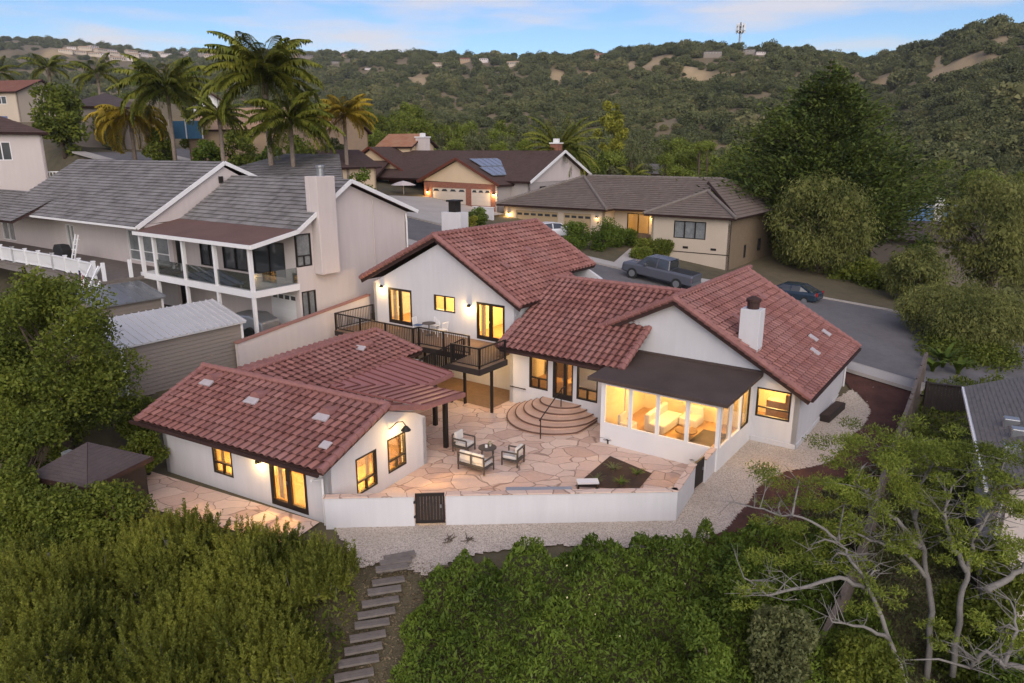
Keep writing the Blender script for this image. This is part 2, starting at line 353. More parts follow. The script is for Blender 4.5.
# ------------------------------------------------------------------ houses
class House:
    def __init__(s, name, label, cat, deg, s0, t0, z0=0.0, group=None):
        s.off = (s0, t0, z0); s.deg = deg
        s.root = empty(name, world(s0, t0, z0, deg), R_(deg), label, cat, group)
    def mb(s): return MB(s.off)
    def loc(s, p): return (p[0] - s.off[0], p[1] - s.off[1], p[2] - s.off[2])
    def lamp(s, p, w, r=.12, c=(1, .62, .22), kind='POINT', size=1.0):
        l = bpy.data.lights.new('lamp', kind); l.energy = w * LAMP; l.color = c
        if kind == 'POINT': l.shadow_soft_size = r
        else: l.shape = 'SQUARE'; l.size = size
        o = bpy.data.objects.new('ceiling_lamp', l); COL.objects.link(o); o.parent = s.root; o.location = s.loc(p); return o
class WallF:
    """wall frame: along axis a, outward o"""
    def __init__(s, face, const):
        s.face, s.c = face, const
    def p(s, a, o, z):
        f = s.face
        if f == '-t': return (a, s.c - o, z)
        if f == '+t': return (a, s.c + o, z)
        if f == '+s': return (s.c + o, a, z)
        return (s.c - o, a, z)
    def box(s, mb, a0, a1, o0, o1, z0, z1):
        p, q = s.p(a0, o0, z0), s.p(a1, o1, z1)
        mb.box(min(p[0], q[0]), max(p[0], q[0]), min(p[1], q[1]), max(p[1], q[1]), z0, z1)
def wall(mb, W, a0, a1, z0, z1, openings=(), th=.22):
    A = sorted({a0, a1, *[x for o in openings for x in o[:2]]}); Z = sorted({z0, z1, *[x for o in openings for x in o[2:4]]})
    def solid(i, j):
        if i < 0 or j < 0 or i >= len(A) - 1 or j >= len(Z) - 1: return False
        a, z = (A[i] + A[i + 1]) / 2, (Z[j] + Z[j + 1]) / 2
        return not any(o[0] < a < o[1] and o[2] < z < o[3] for o in openings)
    for i in range(len(A) - 1):
        for j in range(len(Z) - 1):
            if not solid(i, j): continue
            b0, b1, y0, y1 = A[i], A[i + 1], Z[j], Z[j + 1]
            for o in (0, -th): mb.face(W.p(b0, o, y0), W.p(b1, o, y0), W.p(b1, o, y1), W.p(b0, o, y1))
            if not solid(i - 1, j): mb.face(W.p(b0, 0, y0), W.p(b0, -th, y0), W.p(b0, -th, y1), W.p(b0, 0, y1))
            if not solid(i + 1, j): mb.face(W.p(b1, 0, y0), W.p(b1, -th, y0), W.p(b1, -th, y1), W.p(b1, 0, y1))
            if not solid(i, j - 1): mb.face(W.p(b0, 0, y0), W.p(b1, 0, y0), W.p(b1, -th, y0), W.p(b0, -th, y0))
            if not solid(i, j + 1): mb.face(W.p(b0, 0, y1), W.p(b1, 0, y1), W.p(b1, -th, y1), W.p(b0, -th, y1))
def gable(mb, W, pts, th=.22):
    poly = [W.p(a, 0, z) for a, z in pts]; d = Vector(W.p(0, -th, 0)) - Vector(W.p(0, 0, 0)); mb.prism(poly, d)
def window(h, W, a0, a1, z0, z1, style='plain', name='window', frame='bronze', pane='glass', depth=.06, fw=.07, label=None, inset=.06, curtain=0):
    mb = h.mb()
    B = lambda x0, x1, y0, y1, d=0: W.box(mb, x0, x1, -inset - depth + d, .012 - d * .5, y0, y1)
    B(a0, a1, z0, z0 + fw); B(a0, a1, z1 - fw, z1); B(a0, a0 + fw, z0 + fw, z1 - fw); B(a1 - fw, a1, z0 + fw, z1 - fw)
    i0, i1, j0, j1 = a0 + fw, a1 - fw, z0 + fw, z1 - fw; g = .016
    if style in ('two_low', 'low'):
        zz = z0 + (z1 - z0) * .33; B(i0, i1, zz - .03, zz + .03, g)
        if style == 'two_low': m = (a0 + a1) / 2; B(m - .03, m + .03, j0, zz - .03, g)
    elif style in ('slider', 'door2'):
        m = (a0 + a1) / 2; w = .045 if style == 'slider' else .11; B(m - w, m + w, j0, j1, g)
        if style == 'door2':
            B(i0, m - w, j0, j0 + .14, g); B(m + w, i1, j0, j0 + .14, g); B(i0, i0 + .06, j0 + .14, j1, g); B(i1 - .06, i1, j0 + .14, j1, g)
            B(i0 + .06, m - w, j1 - .07, j1, g); B(m + w, i1 - .06, j1 - .07, j1, g)
    elif style == 'door_side':
        m = a0 + (a1 - a0) * .62; B(m - .10, m + .06, j0, j1, g); B(i0, m - .10, j0, j0 + .2, g); B(m + .06, i1, j0, j0 + .2, g); B(i0, i0 + .09, j0 + .2, j1, g)
    elif style == 'three':
        for k in (1, 2): m = a0 + (a1 - a0) * k / 3; B(m - .05, m + .05, j0, j1, g)
    o = mb.build(name, M[frame], h.root)
    if label: o['label'] = label
    mp = h.mb(); W.box(mp, i0 - .01, i1 + .01, -inset - .035, -inset - .025, j0 - .01, j1 + .01)
    mp.build('pane', M[pane], o)
    if curtain:
        cw = (i1 - i0) * curtain
        for x0, x1 in ((i0, i0 + cw), (i1 - cw, i1)):
            mc = h.mb()
            k = max(3, int((x1 - x0) / .07))
            for q in range(k): xa = x0 + (x1 - x0) * q / k; W.box(mc, xa, xa + (x1 - x0) / k * .96, -inset - .30 - .03 * (q % 2), -inset - .27 - .03 * (q % 2), j0 + .02, j1)
            mc.build('curtain', M['curtain'], o)
    if style in ('door2', 'door_side'):
        mh = h.mb(); m = (a0 + a1) / 2 if style == 'door2' else a0 + (a1 - a0) * .57
        W.box(mh, m - .07, m - .045, .0, .06, z0 + 1.0, z0 + 1.12); mh.build('handle', M['steel'], o)
    return o
def plane_pt(o, u, v, a, b, n=None, h=0):
    return tuple(o[i] + u[i] * a + v[i] * b + (n[i] * h if n is not None else 0) for i in range(3))
def tile_roof(h, name, o, u, v, poly, mat, tw=.38, th=.42, amp=.085, step=.085, flat=False, off=.03, deck=True, deckmat='fascia', thick=.16, parent=None, per=6):
    """o: point on the eave line, u along the eave, v up the slope (both made unit); poly: convex outline in (u,v) metres"""
    u = Vector(u).normalized(); v = Vector(v).normalized(); n = u.cross(v).normalized()
    if n.z < 0: n = -n
    o = Vector(o); us = [p[0] for p in poly]; vs = [p[1] for p in poly]
    u0, u1, v0, v1 = min(us), max(us), min(vs), max(vs)
    if flat: uu = np.arange(math.floor(u0 / tw), math.ceil(u1 / tw) + 1) * tw; hh = np.zeros(len(uu))
    else:
        ph = np.arange(0, per) / per; prof = np.where(ph < .66, np.sin(np.pi * np.clip(ph / .66, 0, 1)) ** .7, -.3 * np.sin(np.pi * (ph - .66) / .34))
        k0, k1 = math.floor(u0 / tw), math.ceil(u1 / tw); uu = np.concatenate([[(k + p) * tw for p in ph] for k in range(k0, k1)] + [[k1 * tw]]); hh = np.concatenate([prof] * (k1 - k0) + [[0]]) * amp
    r0, r1 = math.floor((v0 + 1e-4) / th), math.ceil((v1 - 1e-4) / th)
    verts = []; uvs = []; faces = []; nu = len(uu); und = min(.12, th * .3); lip = min(.02, step * .3)
    U, V_, N_ = np.array(u), np.array(v), np.array(n); O = np.array(o)
    for r in range(r0, r1):
        b = len(verts); j = rng.normal(0, .004, nu) if flat else np.repeat(rng.normal(0, .005, (nu + per - 1) // per), per)[:nu]
        for vv, e, g in ((r * th + und, -.004, .4), (r * th + und, step - lip, 1), (r * th, step - lip, 1), (r * th, step, 1), ((r + 1) * th + und, -.003, .4)):
            q = O + np.outer(uu, U) + V_ * vv + np.outer(hh * (1 if g == 1 else .92) + off + e + j * (e > 0), N_)
            verts += q.tolist(); uvs += [(x / tw + 1e-4, r + .5) for x in uu]
        for i in range(nu - 1):
            for k in (0, 1, 2, 3): faces.append((b + k * nu + i, b + k * nu + i + 1, b + (k + 1) * nu + i + 1, b + (k + 1) * nu + i))
    me = bpy.data.meshes.new(name); ox = h.off
    me.from_pydata([(a - ox[0], b - ox[1], c - ox[2]) for a, b, c in verts], [], faces)
    uvl = me.uv_layers.new(name='UVMap'); li = np.empty(len(me.loops), np.int32); me.loops.foreach_get('vertex_index', li)
    arr = np.array(uvs, np.float32)[li]
    # keep a face inside one UV cell: take the cell from the left-hand vertex
    fu = np.repeat(np.array([min(arr[p.loop_start:p.loop_start + 4, 0]) for p in me.polygons]), 4); arr[:, 0] = fu + (.5 / per if not flat else .1)
    uvl.data.foreach_set('uv', arr.reshape(-1))
    bm = bmesh.new(); bm.from_mesh(me); cu = sum(us) / len(us); cv = sum(vs) / len(vs)
    for i in range(len(poly)):
        a, b = poly[i], poly[(i + 1) % len(poly)]
        pa = o + u * a[0] + v * a[1] - Vector(ox); e = u * (b[0] - a[0]) + v * (b[1] - a[1]); no = e.cross(n).normalized()
        cc = o + u * cu + v * cv - Vector(ox)
        if (cc - pa).dot(no) > 0: no = -no
        bmesh.ops.bisect_plane(bm, geom=bm.verts[:] + bm.edges[:] + bm.faces[:], plane_co=pa, plane_no=no, clear_outer=True, dist=1e-5)
    for f in bm.faces:
        if f.normal.dot(n) < -.3 and False: f.normal_flip()
    bm.to_mesh(me); bm.free()
    ob = link(name, me, M[mat], parent or h.root)
    if deck:
        mb = h.mb(); pl = [o + u * a + v * b + n * (off - .02) for a, b in poly]; mb.prism(pl, -n * thick); mb.build('roof_deck', M[deckmat], ob)
    return ob
def plane3(h, name, A, B, C, polypts, mat, **k):
    """roof plane whose eave runs A->B and whose slope passes through C; polypts are 3-D points lying on it"""
    A, B, C = Vector(A), Vector(B), Vector(C); u = (B - A).normalized(); w = C - A; v = (w - u * w.dot(u)).normalized()
    poly = [((Vector(p) - A).dot(u), (Vector(p) - A).dot(v)) for p in polypts]
    return tile_roof(h, name, A, u, v, poly, mat, **k)
def caps(h, lines, r=.13, mat='capred', L=.38, name='ridge_cap', parent=None):
    for p, q in lines:
        mb = h.mb(); p, q = Vector(p), Vector(q); n = max(1, round((q - p).length / L)); d = (q - p) / n
        for i in range(n):
            a = p + d * i - d * .06; b = p + d * (i + 1); mb.tube([a, b], [r * 1.15, r * .85], 8)
        mb.build(name, M[mat], parent or h.root, smooth=False)
def room(h, s0, s1, t0, t1, z0, z1, open_='-t', watts=60, extra=None, at=None):
    """inside of a room behind a window: floor, ceiling, walls, and its lamp"""
    mb = h.mb(); mb.cur = 0
    if open_ != '-t': mb.face((s0, t0, z0), (s1, t0, z0), (s1, t0, z1), (s0, t0, z1))
    mb.face((s0, t1, z0), (s1, t1, z0), (s1, t1, z1), (s0, t1, z1)); mb.face((s0, t0, z0), (s0, t1, z0), (s0, t1, z1), (s0, t0, z1))
    if open_ != '+s': mb.face((s1, t0, z0), (s1, t1, z0), (s1, t1, z1), (s1, t0, z1))
    mb.face((s0, t0, z1), (s1, t0, z1), (s1, t1, z1), (s0, t1, z1)); mb.cur = 1; mb.face((s0, t0, z0), (s1, t0, z0), (s1, t1, z0), (s0, t1, z0))
    o = mb.build('interior_room', [M['inwall'], M['infloor']], h.root, fix=False)
    if extra: extra(o)
    p = at or ((s0 + s1) / 2, (t0 + t1) / 2, z1 - .35); h.lamp(p, watts, .18)
    return o
def sconce(h, W, a, z, watts=6, drop=True):
    mb = h.mb(); W.box(mb, a - .06, a + .06, .0, .04, z - .1, z + .1); c = W.p(a, .14, z)
    mb.bar(W.p(a, .03, z + .05), W.p(a, .14, z + .08), .03); mb.lathe([(.03, .1), (.09, .04), (.10, -.06)], c, 10)
    o = mb.build('wall_lamp', M['bronze'], h.root)
    m2 = h.mb(); m2.lathe([(.02, .02), (.06, -.03), (.04, -.09)], c, 8); m2.build('bulb', M['bulb'], o)
    h.lamp(W.p(a, .24, z - .12), watts, .06)
    return o
# ------------------------------------------------------------------ terrain
def road_h(s): return 1 + .13 * (-7 - s)
EDGE_X = np.array([-60, -40, -16, -7.5, -3.0, 6, 9, 13, 16, 30, 60.]); EDGE_Y = np.array([44, 36, 25, 20.9, 20.4, 20.8, 21.6, 24, 27, 34, 44.])
SKX = np.array([-400, -200, 0, 40, 80, 150, 200, 240, 330, 420, 500, 560, 600, 640, 665, 700, 740, 790, 828, 850, 880, 905, 930, 960, 1000, 1100, 1300, 1500.])
SKY_ = np.array([60, 52, 48, 43, 37, 44, 51, 50, 53, 53, 54, 53, 51, 45, 44, 45, 45, 51, 56, 47, 36, 25, 21, 24, 22, 20, 26, 36.])
SKD = np.array([1500, 1500, 1500, 1500, 1500, 1500, 1450, 1400, 1250, 1000, 900, 850, 800, 720, 700, 680, 680, 660, 680, 640, 600, 580, 570, 570, 570, 570, 580, 600.])
HB = np.array([330, 320, 300, 300, 300, 280, 260, 240, 200, 170, 160, 155, 150, 150, 150, 150, 150, 145, 140, 135, 130, 128, 128, 128, 128, 128, 130, 130.])
def lump(x, y):
    return (np.sin(x * .021 + 1.3) * np.cos(y * .017 + .4) + .6 * np.sin(x * .043 - y * .031 + 2) + .4 * np.sin(x * .09 + y * .08))
def ground_h(x, y):
    x = np.asarray(x, float); y = np.asarray(y, float); A, B = axes(MF)
    s = x * A[0] + y * A[1]; t = x * B[0] + y * B[1]; r = np.hypot(x, y)
    Rh = np.clip(road_h(s), -2.5, 18.5) + 4.2 * sst(76, 94, -s) * sst(58, 78, t)
    left = s < -33.45
    lot = np.where(left, 1.5 + 1.0 * sst(22.5, 24.5, t), 0.0)
    back = np.where(left, sst(36.5, 43.8, t), sst(38.5, 43.8, t))
    h = lot * (1 - back) + Rh * back
    ye = np.interp(x, EDGE_X, EDGE_Y); d = np.maximum(ye - y, 0)
    h = h - np.minimum(.42 * d, 7.5) * sst(0, .6, d)
    px = 512 + 720 * .932 * np.where(y > 1, x / np.maximum(y, 1), np.where(x < 0, -9, 9))
    px = np.clip(px, -400, 1500)
    d0 = np.interp(px, SKX, HB); zv = np.interp(px, [-400, 0, 250, 420, 600, 1024, 1500], [12, 12, 2, -8, -12, -10, -10])
    q = sst(.58, 1.0, r / d0) * (r > 60); h = h * (1 - q) + zv * q
    D = np.interp(px, SKX, SKD); ys = np.interp(px, SKX, SKY_); el = np.arctan((341.5 - ys) / 720) - TH
    zs = CAMZ + D * np.tan(el) * np.maximum(np.cos(np.arctan2(x, np.maximum(y, 1))), .5) - 4.5
    k = (r - d0) / (D - d0); kc = np.clip(k, 0, 1); prof = (kc ** 1.15) * .8 + .2 * sst(0, 1, kc)
    hill = zv + (zs - zv) * prof + lump(x, y) * 5.0 * np.clip(kc * 4, 0, 1) * np.clip((1 - kc) * 5, 0.12, 1)
    hill = np.where(k > 1, zs - np.minimum((r - D) * .05, 60), hill)
    f = (r > d0) & (y > 1)
    hill_w = np.where(f, 1.0, 0.0); h = h * (1 - hill_w) + np.where(f, hill, 0) * hill_w
    return h
def bare_at(x, y):
    """tan slopes without trees on the hills (0..1)"""
    out = np.zeros(np.shape(x))
    for (px, py, w, hh) in ((75, 47, 16, 4), (55, 53, 12, 3), (420, 80, 12, 4), (556, 76, 8, 4), (590, 76, 7, 4), (632, 68, 9, 7), (652, 65, 14, 3), (668, 60, 5, 6),
                            (690, 72, 8, 4), (700, 78, 14, 4), (722, 78, 10, 3), (757, 66, 5, 4), (938, 68, 10, 8), (1000, 50, 12, 6), (885, 86, 12, 3), (905, 50, 14, 7), (960, 72, 12, 4), (870, 44, 8, 3)):
        c = terrain_hit(px, py); n_ = terrain_hit(px, py + hh); f_ = terrain_hit(px, py - hh)
        if c is None: continue
        dc, dn = np.hypot(c[0], c[1]), np.hypot(n_[0], n_[1]) if n_ is not None else np.hypot(c[0], c[1]) - 30; df = np.hypot(f_[0], f_[1]) if f_ is not None else dc + 25
        rx = w / 720 * dc; ang = math.atan2(c[0], c[1]); mid = (dn + df) / 2; ry = (df - dn) / 2 + 14
        dx = x - mid * math.sin(ang); dy = y - mid * math.cos(ang); a = dx * math.cos(ang) - dy * math.sin(ang); b = dx * math.sin(ang) + dy * math.cos(ang)
        out = np.maximum(out, np.clip(1.6 - 1.2 * np.hypot(a / rx, b / ry) + .28 * np.sin(x * .11 + y * .07) * np.sin(y * .13 - x * .05), 0, 1))
    return out
def terrain_hit(px, py, rmin=60):
    r = ray(px, py); ts = np.geomspace(rmin, 2500, 1600); X = r[0] * ts; Y = r[1] * ts; Z = CAMZ + r[2] * ts
    g = ground_h(X, Y); k = np.nonzero(g >= Z)[0]
    if not len(k): return None
    k = k[0]; return np.array([X[k], Y[k], g[k]])
def structure(o, kind='structure'): o['kind'] = kind; return o
def build_ground():
    az = np.radians(np.concatenate([np.arange(-180, -60, 5), np.arange(-60, 60, .4), np.arange(60, 180, 5)]))
    rr = np.concatenate([[1.0, 4, 8], np.arange(10, 62, .7), np.geomspace(62, 1700, 150), [2200, 3200, 5000, 9000]])
    RR, AZ = np.meshgrid(rr, az, indexing='ij'); X = RR * np.sin(AZ); Y = RR * np.cos(AZ); Z = ground_h(X, Y) - .06
    nr, na = X.shape; V = np.stack([X, Y, Z], -1).reshape(-1, 3); V = np.vstack([V, [[0, 0, Z[0].mean()]]])
    F = []
    idx = lambda i, j: i * na + (j % na)
    for i in range(nr - 1):
        for j in range(na): F.append((idx(i, j), idx(i, j + 1), idx(i + 1, j + 1), idx(i + 1, j)))
    for j in range(na): F.append((len(V) - 1, idx(0, j + 1), idx(0, j)))
    me = bpy.data.meshes.new('ground'); me.from_pydata(V.tolist(), [], F); me.polygons.foreach_set('use_smooth', [True] * len(me.polygons))
    b = np.append(np.maximum(bare_at(X, Y), .22 * (np.hypot(X, Y) > 120)).reshape(-1), 0); at = me.attributes.new('bare', 'FLOAT', 'POINT'); at.data.foreach_set('value', b.astype(np.float32))
    return structure(link('ground', me, M['ground']))
build_ground()
def sheet(name, pts, mat, z=0.0, zf=None, world_=True):
    """flat or draped sheet with its own outline (world xy), subdivided fan"""
    mb = MB(); P3 = [(p[0], p[1], z if zf is None else zf(p[0], p[1])) for p in pts]; mb.face(*P3)
    o = mb.build(name, M[mat], fix=False)
    return structure(o)
def smooth_outline(pts, n=6, jit=0.0):
    out = []; k = len(pts)
    for i in range(k):
        p0, p1, p2, p3 = [np.array(pts[(i + d) % k][:2], float) for d in (-1, 0, 1, 2)]
        for j in range(n):
            t = j / n; q = .5 * (2 * p1 + (p2 - p0) * t + (2 * p0 - 5 * p1 + 4 * p2 - p3) * t * t + (3 * p1 - p0 - 3 * p2 + p3) * t ** 3)
            out.append(q + rng.normal(0, jit, 2))
    return out
# gravel yard round the walls (level, z = 0)
gpx = [(330, 545), (352, 560), (385, 562), (425, 574), (470, 556), (560, 545), (640, 549), (700, 547), (735, 522), (770, 487), (830, 472), (852, 441), (872, 416), (872, 402), (850, 391), (826, 386)]
gp = [P(*p) for p in gpx]
gp = [terrain_hit(*p, 14) for p in gpx]
gp = smooth_outline([p[:2] for p in gp[1:15]], 5, .05) + [world(-7.2, 43.0)[:2], world(-20, 38)[:2], P(333, 526)[:2]]
# red mulch beds
mp_ = [terrain_hit(*p, 14) for p in ((872, 412), (850, 388), (835, 372), (862, 366), (905, 380), (917, 384), (905, 428), (885, 480), (862, 560), (800, 600), (745, 575), (700, 552), (735, 520), (770, 480), (830, 462), (852, 436))]
def inside(px, py, poly):
    r = np.zeros(np.shape(px), bool); q = np.asarray([p[:2] for p in poly]); j = len(q) - 1
    for i in range(len(q)):
        c = ((q[i, 1] > py) != (q[j, 1] > py)) & (px < (q[j, 0] - q[i, 0]) * (py - q[i, 1]) / (q[j, 1] - q[i, 1] + 1e-12) + q[i, 0]); r ^= c; j = i
    return r
def drape(name, poly, mat, dz, cell=.16, jit=.012):
    q = np.asarray([p[:2] for p in poly]); xs = np.arange(q[:, 0].min(), q[:, 0].max() + cell, cell); ys = np.arange(q[:, 1].min(), q[:, 1].max() + cell, cell); X, Y = np.meshgrid(xs, ys); k = inside(X + cell / 2, Y + cell / 2, poly)[:-1, :-1]
    Z = ground_h(X, Y) + dz + rng.normal(0, jit, X.shape); X = X + rng.uniform(-.3, .3, X.shape) * cell; Y = Y + rng.uniform(-.3, .3, Y.shape) * cell; idx = np.arange(X.size).reshape(X.shape); F = np.stack([idx[:-1, :-1][k], idx[:-1, 1:][k], idx[1:, 1:][k], idx[1:, :-1][k]], 1); use, inv = np.unique(F, return_inverse=True); V = np.stack([X, Y, Z], -1).reshape(-1, 3)[use]
    me = bpy.data.meshes.new(name); me.from_pydata(V.tolist(), [], inv.reshape(F.shape).tolist()); me.polygons.foreach_set('use_smooth', [True] * len(me.polygons)); return structure(link(name, me, M[mat]))
mo = smooth_outline([p[:2] for p in mp_], 4, .06); drape('mulch_bed', mo, 'mulch', .03, .10, .014)
sheet_g = drape('gravel_yard', gp, 'gravel', .0, .12, .004)
# road, kerbs, pavements on the tilted street plane
ROADN = [(-97, 44.6), (-60, 44.6), (-30, 44.6), (-12, 44.4), (-3.2, 43.7), (0, 46.5), (26, 52.0)]
ROADF = [(-97, 52.4), (-60, 52.4), (-34, 52.2), (-25, 52.6), (-19, 55), (-14, 59.0), (-8, 60.5), (4, 59), (26, 58)]
def on_street(pts, dz): return [(*world(s, t)[:2], road_h(s) + dz) for s, t in pts]
def sheet3(name, pts, mat):
    mb = MB(); mb.face(*pts); return structure(mb.build(name, M[mat], fix=False))
sheet3('road', on_street(ROADN + ROADF[::-1], .02), 'asphalt')
def strip(name, line, w0, w1, mat, top, skirt=.2):
    mb = MB()
    for (a, b) in zip(line[:-1], line[1:]):
        p = [(a[0], a[1] + w0), (b[0], b[1] + w0), (b[0], b[1] + w1), (a[0], a[1] + w1)]
        q = on_street(p, top - skirt); mb.prism(q, (0, 0, skirt))
    return structure(mb.build(name, M[mat]))
strip('kerb', ROADN, -.18, 0, 'kerb', .14); strip('kerb', ROADF, 0, .18, 'kerb', .14)
strip('pavement', ROADN, -1.6, -.184, 'concrete', .13); strip('pavement', ROADF[:5], .184, 1.7, 'concrete', .13)
# driveways
dr = [(-39.5, 52.4), (-33.0, 52.4), (-33.3, 58.6), (-40.2, 58.6)]
sheet3('driveway', on_street(dr, .16), 'concrete')
sheet3('driveway', on_street([(-63.5, 52.3), (-46.0, 52.3), (-46.5, 63.8), (-57.5, 63.8)], .165), 'concrete')
sheet3('path', on_street([(-27.6, 52.6), (-25.6, 52.6), (-28.0, 61), (-30.0, 61)], .15), 'concrete')
sheet3('road', on_street([(-97, 52.4), (-89, 52.4), (-112, 100), (-122, 100)], .03), 'asphalt')
# flagstone patio inside the white wall, and the strip before the guest house
pat = [P(330, 522), P(446, 522), P(676, 516), P(694, 490), P(704, 482), world(-9.2, 31.6), world(-21.2, 31.2), world(-33.2, 31.2), world(-33.2, 27), world(-30.5, 24.0)]
pat = [(p[0], p[1]) for p in pat]; pat.append(tuple(world(-16.7, 23.5, 0, GF)[:2])); pat.append(tuple(world(-16.7, 17.9, 0, GF)[:2]))
sheet('patio', pat, 'flag', .02)
g1 = [world(*q, 0, GF) for q in ((-26.8, 17.6), (-17.0, 17.6), (-16.9, 15.9), (-26.8, 15.2))]
sheet('path', [(p.x, p.y) for p in g1], 'flag', .012)
# ------------------------------------------------------------------ main house  (frame s along the gable walls, t away from the camera)
H = House('main_house', 'white stucco house with red tiled gables, raised deck and glazed sunroom', 'house', MF, -20, 31, 0)
WL = WallF('-t', 31.0); WC = WallF('-t', 29.5); WR = WallF('-t', 31.8); WE = WallF('+s', -7.08)
opL = [(-31.45, -29.5, 2.68, 4.88), (-27.72, -26.12, 3.92, 4.86), (-24.55, -22.6, 2.68, 4.80)]
mb = H.mb()
wall(mb, WL, -32.7, -21.75, -.1, 5.05, opL); gable(mb, WL, [(-32.7, 5.05), (-21.75, 5.05), (-27.2, 7.86)])
wall(mb, WallF('+s', -21.75), 31.0, 40.5, -.1, 5.05); wall(mb, WallF('-s', -32.7), 31.0, 40.5, -.1, 5.05)
wall(mb, WallF('+t', 40.5), -32.7, -21.75, -.1, 5.05); gable(mb, WallF('+t', 40.5), [(-32.7, 5.05), (-21.75, 5.05), (-27.2, 7.86)])
mb.build('wall', M['stucco'], H.root)
opC = [(-19.94, -18.80, 1.08, 2.80), (-18.50, -17.32, .80, 2.80), (-17.10, -15.92, 1.02, 2.74)]
mb = H.mb(); wall(mb, WC, -21.2, -14.4, -.1, 3.0, opC); wall(mb, WallF('-s', -21.2), 29.5, 31.0, -.1, 3.0); mb.build('wall', M['stucco'], H.root)
opR = [(-8.97, -7.45, 1.22, 2.60)]
mb = H.mb(); wall(mb, WR, -18.4, -7.08, -.1, 2.72, opR); gable(mb, WR, [(-18.4, 2.72), (-7.08, 2.72), (-13.05, 5.93), (-16.9, 4.1)])
wall(mb, WE, 31.8, 41.4, -.1, 2.72); wall(mb, WallF('+t', 41.4), -18.4, -7.08, -.1, 2.72); gable(mb, WallF('+t', 41.4), [(-18.4, 2.72), (-7.08, 2.72), (-13.05, 5.93), (-16.9, 4.1)])
mb.build('wall', M['stucco'], H.root)
mb = H.mb(); WR.box(mb, -9.1, -7.04, .0, .04, -.1, .22); WE.box(mb, 31.76, 41.4, 0, .04, -.1, .22); mb.build('plinth', M['stucco'], H.root)
# windows and doors
for a0, a1, z0, z1, stl, nm in ((*opL[0], 'door2', 'french_door'), (*opL[1], 'slider', 'window'), (*opL[2], 'door2', 'french_door')): window(H, WL, a0, a1, z0, z1, stl, nm, curtain=.16 if nm == 'french_door' else 0)
window(H, WC, *opC[0], 'two_low'); window(H, WC, *opC[1], 'door_side', 'front_door'); window(H, WC, *opC[2], 'two_low'); window(H, WR, *opR[0], 'low')
def bed(c):
    def f(o):
        m = H.mb(); s, t, z = c; m.box(s - .9, s + .9, t, t + 2, z, z + .5); m.box(s - .9, s + .9, t + 2, t + 2.12, z, z + 1.1); m.build('bed', M['cushion'], o, bevel=.05)
    return f
room(H, -32.5, -25.8, 31.25, 35.5, 2.62, 5.0, watts=170, extra=bed((-28.2, 33, 2.62))); room(H, -25.6, -22.0, 31.25, 35, 2.62, 5.0, watts=120)
def hall(o):
    for q in ((-20.6, -19.4, 32.5, 33.3, .8, 1.7), (-17.0, -15.6, 32, 32.8, .8, 1.55), (-18.2, -17.7, 33.9, 34.1, 1.5, 2.5)): m = H.mb(); m.box(*q); m.build('cabinet', M['deckwood'], o, bevel=.03)
    m = H.mb(); m.lathe([(.0, 0), (.22, .0), (.14, .25), (.02, .3)], (-16.4, 31.2, 2.35), 12); m.build('pendant', M['bulb'], o)
room(H, -21.0, -14.7, 29.75, 34.2, .8, 3.05, watts=330, extra=hall)
def desk(o):
    m = H.mb(); m.box(-8.9, -7.6, 33.2, 33.9, .3, 1.6); m.box(-7.9, -7.5, 32.6, 32.8, 1.3, 2.2); m.build('desk', M['deckwood'], o, bevel=.03)
room(H, -12, -7.35, 32.05, 35, .3, 2.68, watts=75, extra=desk, at=(-8.6, 33.4, 2.3))
# roofs
SL = .565
zr = lambda s: 8.32 - SL * (s + 27.2)
P1 = lambda s, t: (s, t, zr(s))
def gable_roof(name, side, pieces, ridge_s, ridge_z, slope, mat='tile', **k):
    zf = lambda s: ridge_z - slope * abs(s - ridge_s)
    for poly in pieces:
        pts = [(s, t, zf(s)) for s, t in poly]; ts = [t for s, t in poly]; e = ridge_s + side * 6.0
        A, B, C = (e, min(ts), zf(e)), (e, max(ts), zf(e)), (ridge_s, min(ts), ridge_z)
        plane3(H, name, A, B, C, pts, mat, **k)
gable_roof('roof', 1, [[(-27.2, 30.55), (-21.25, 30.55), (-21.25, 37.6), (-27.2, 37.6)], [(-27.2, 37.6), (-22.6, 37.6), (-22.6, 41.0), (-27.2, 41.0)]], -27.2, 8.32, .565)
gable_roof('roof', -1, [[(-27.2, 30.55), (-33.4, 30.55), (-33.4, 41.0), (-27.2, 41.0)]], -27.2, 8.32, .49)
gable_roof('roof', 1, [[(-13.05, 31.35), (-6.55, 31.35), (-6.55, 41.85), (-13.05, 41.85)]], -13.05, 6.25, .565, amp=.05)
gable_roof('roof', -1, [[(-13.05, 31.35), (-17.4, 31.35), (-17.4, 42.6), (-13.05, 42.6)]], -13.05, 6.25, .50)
# middle roof, sloping to the patio
zc = lambda t: 3.12 + .5 * (t - 28.85)
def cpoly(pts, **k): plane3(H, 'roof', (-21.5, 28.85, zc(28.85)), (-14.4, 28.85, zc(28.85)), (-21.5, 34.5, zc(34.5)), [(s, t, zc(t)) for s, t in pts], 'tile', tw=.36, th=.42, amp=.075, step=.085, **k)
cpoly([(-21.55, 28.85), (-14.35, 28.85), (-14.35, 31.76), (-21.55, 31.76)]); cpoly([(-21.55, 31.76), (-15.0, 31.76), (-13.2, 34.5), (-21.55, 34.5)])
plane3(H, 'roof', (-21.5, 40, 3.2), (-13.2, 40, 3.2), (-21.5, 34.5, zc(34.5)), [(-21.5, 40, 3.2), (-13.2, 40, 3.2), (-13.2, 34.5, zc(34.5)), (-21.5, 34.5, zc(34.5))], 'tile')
def zL(s, off=.1): return 8.32 - (.565 if s > -27.2 else .49) * abs(s + 27.2) + off
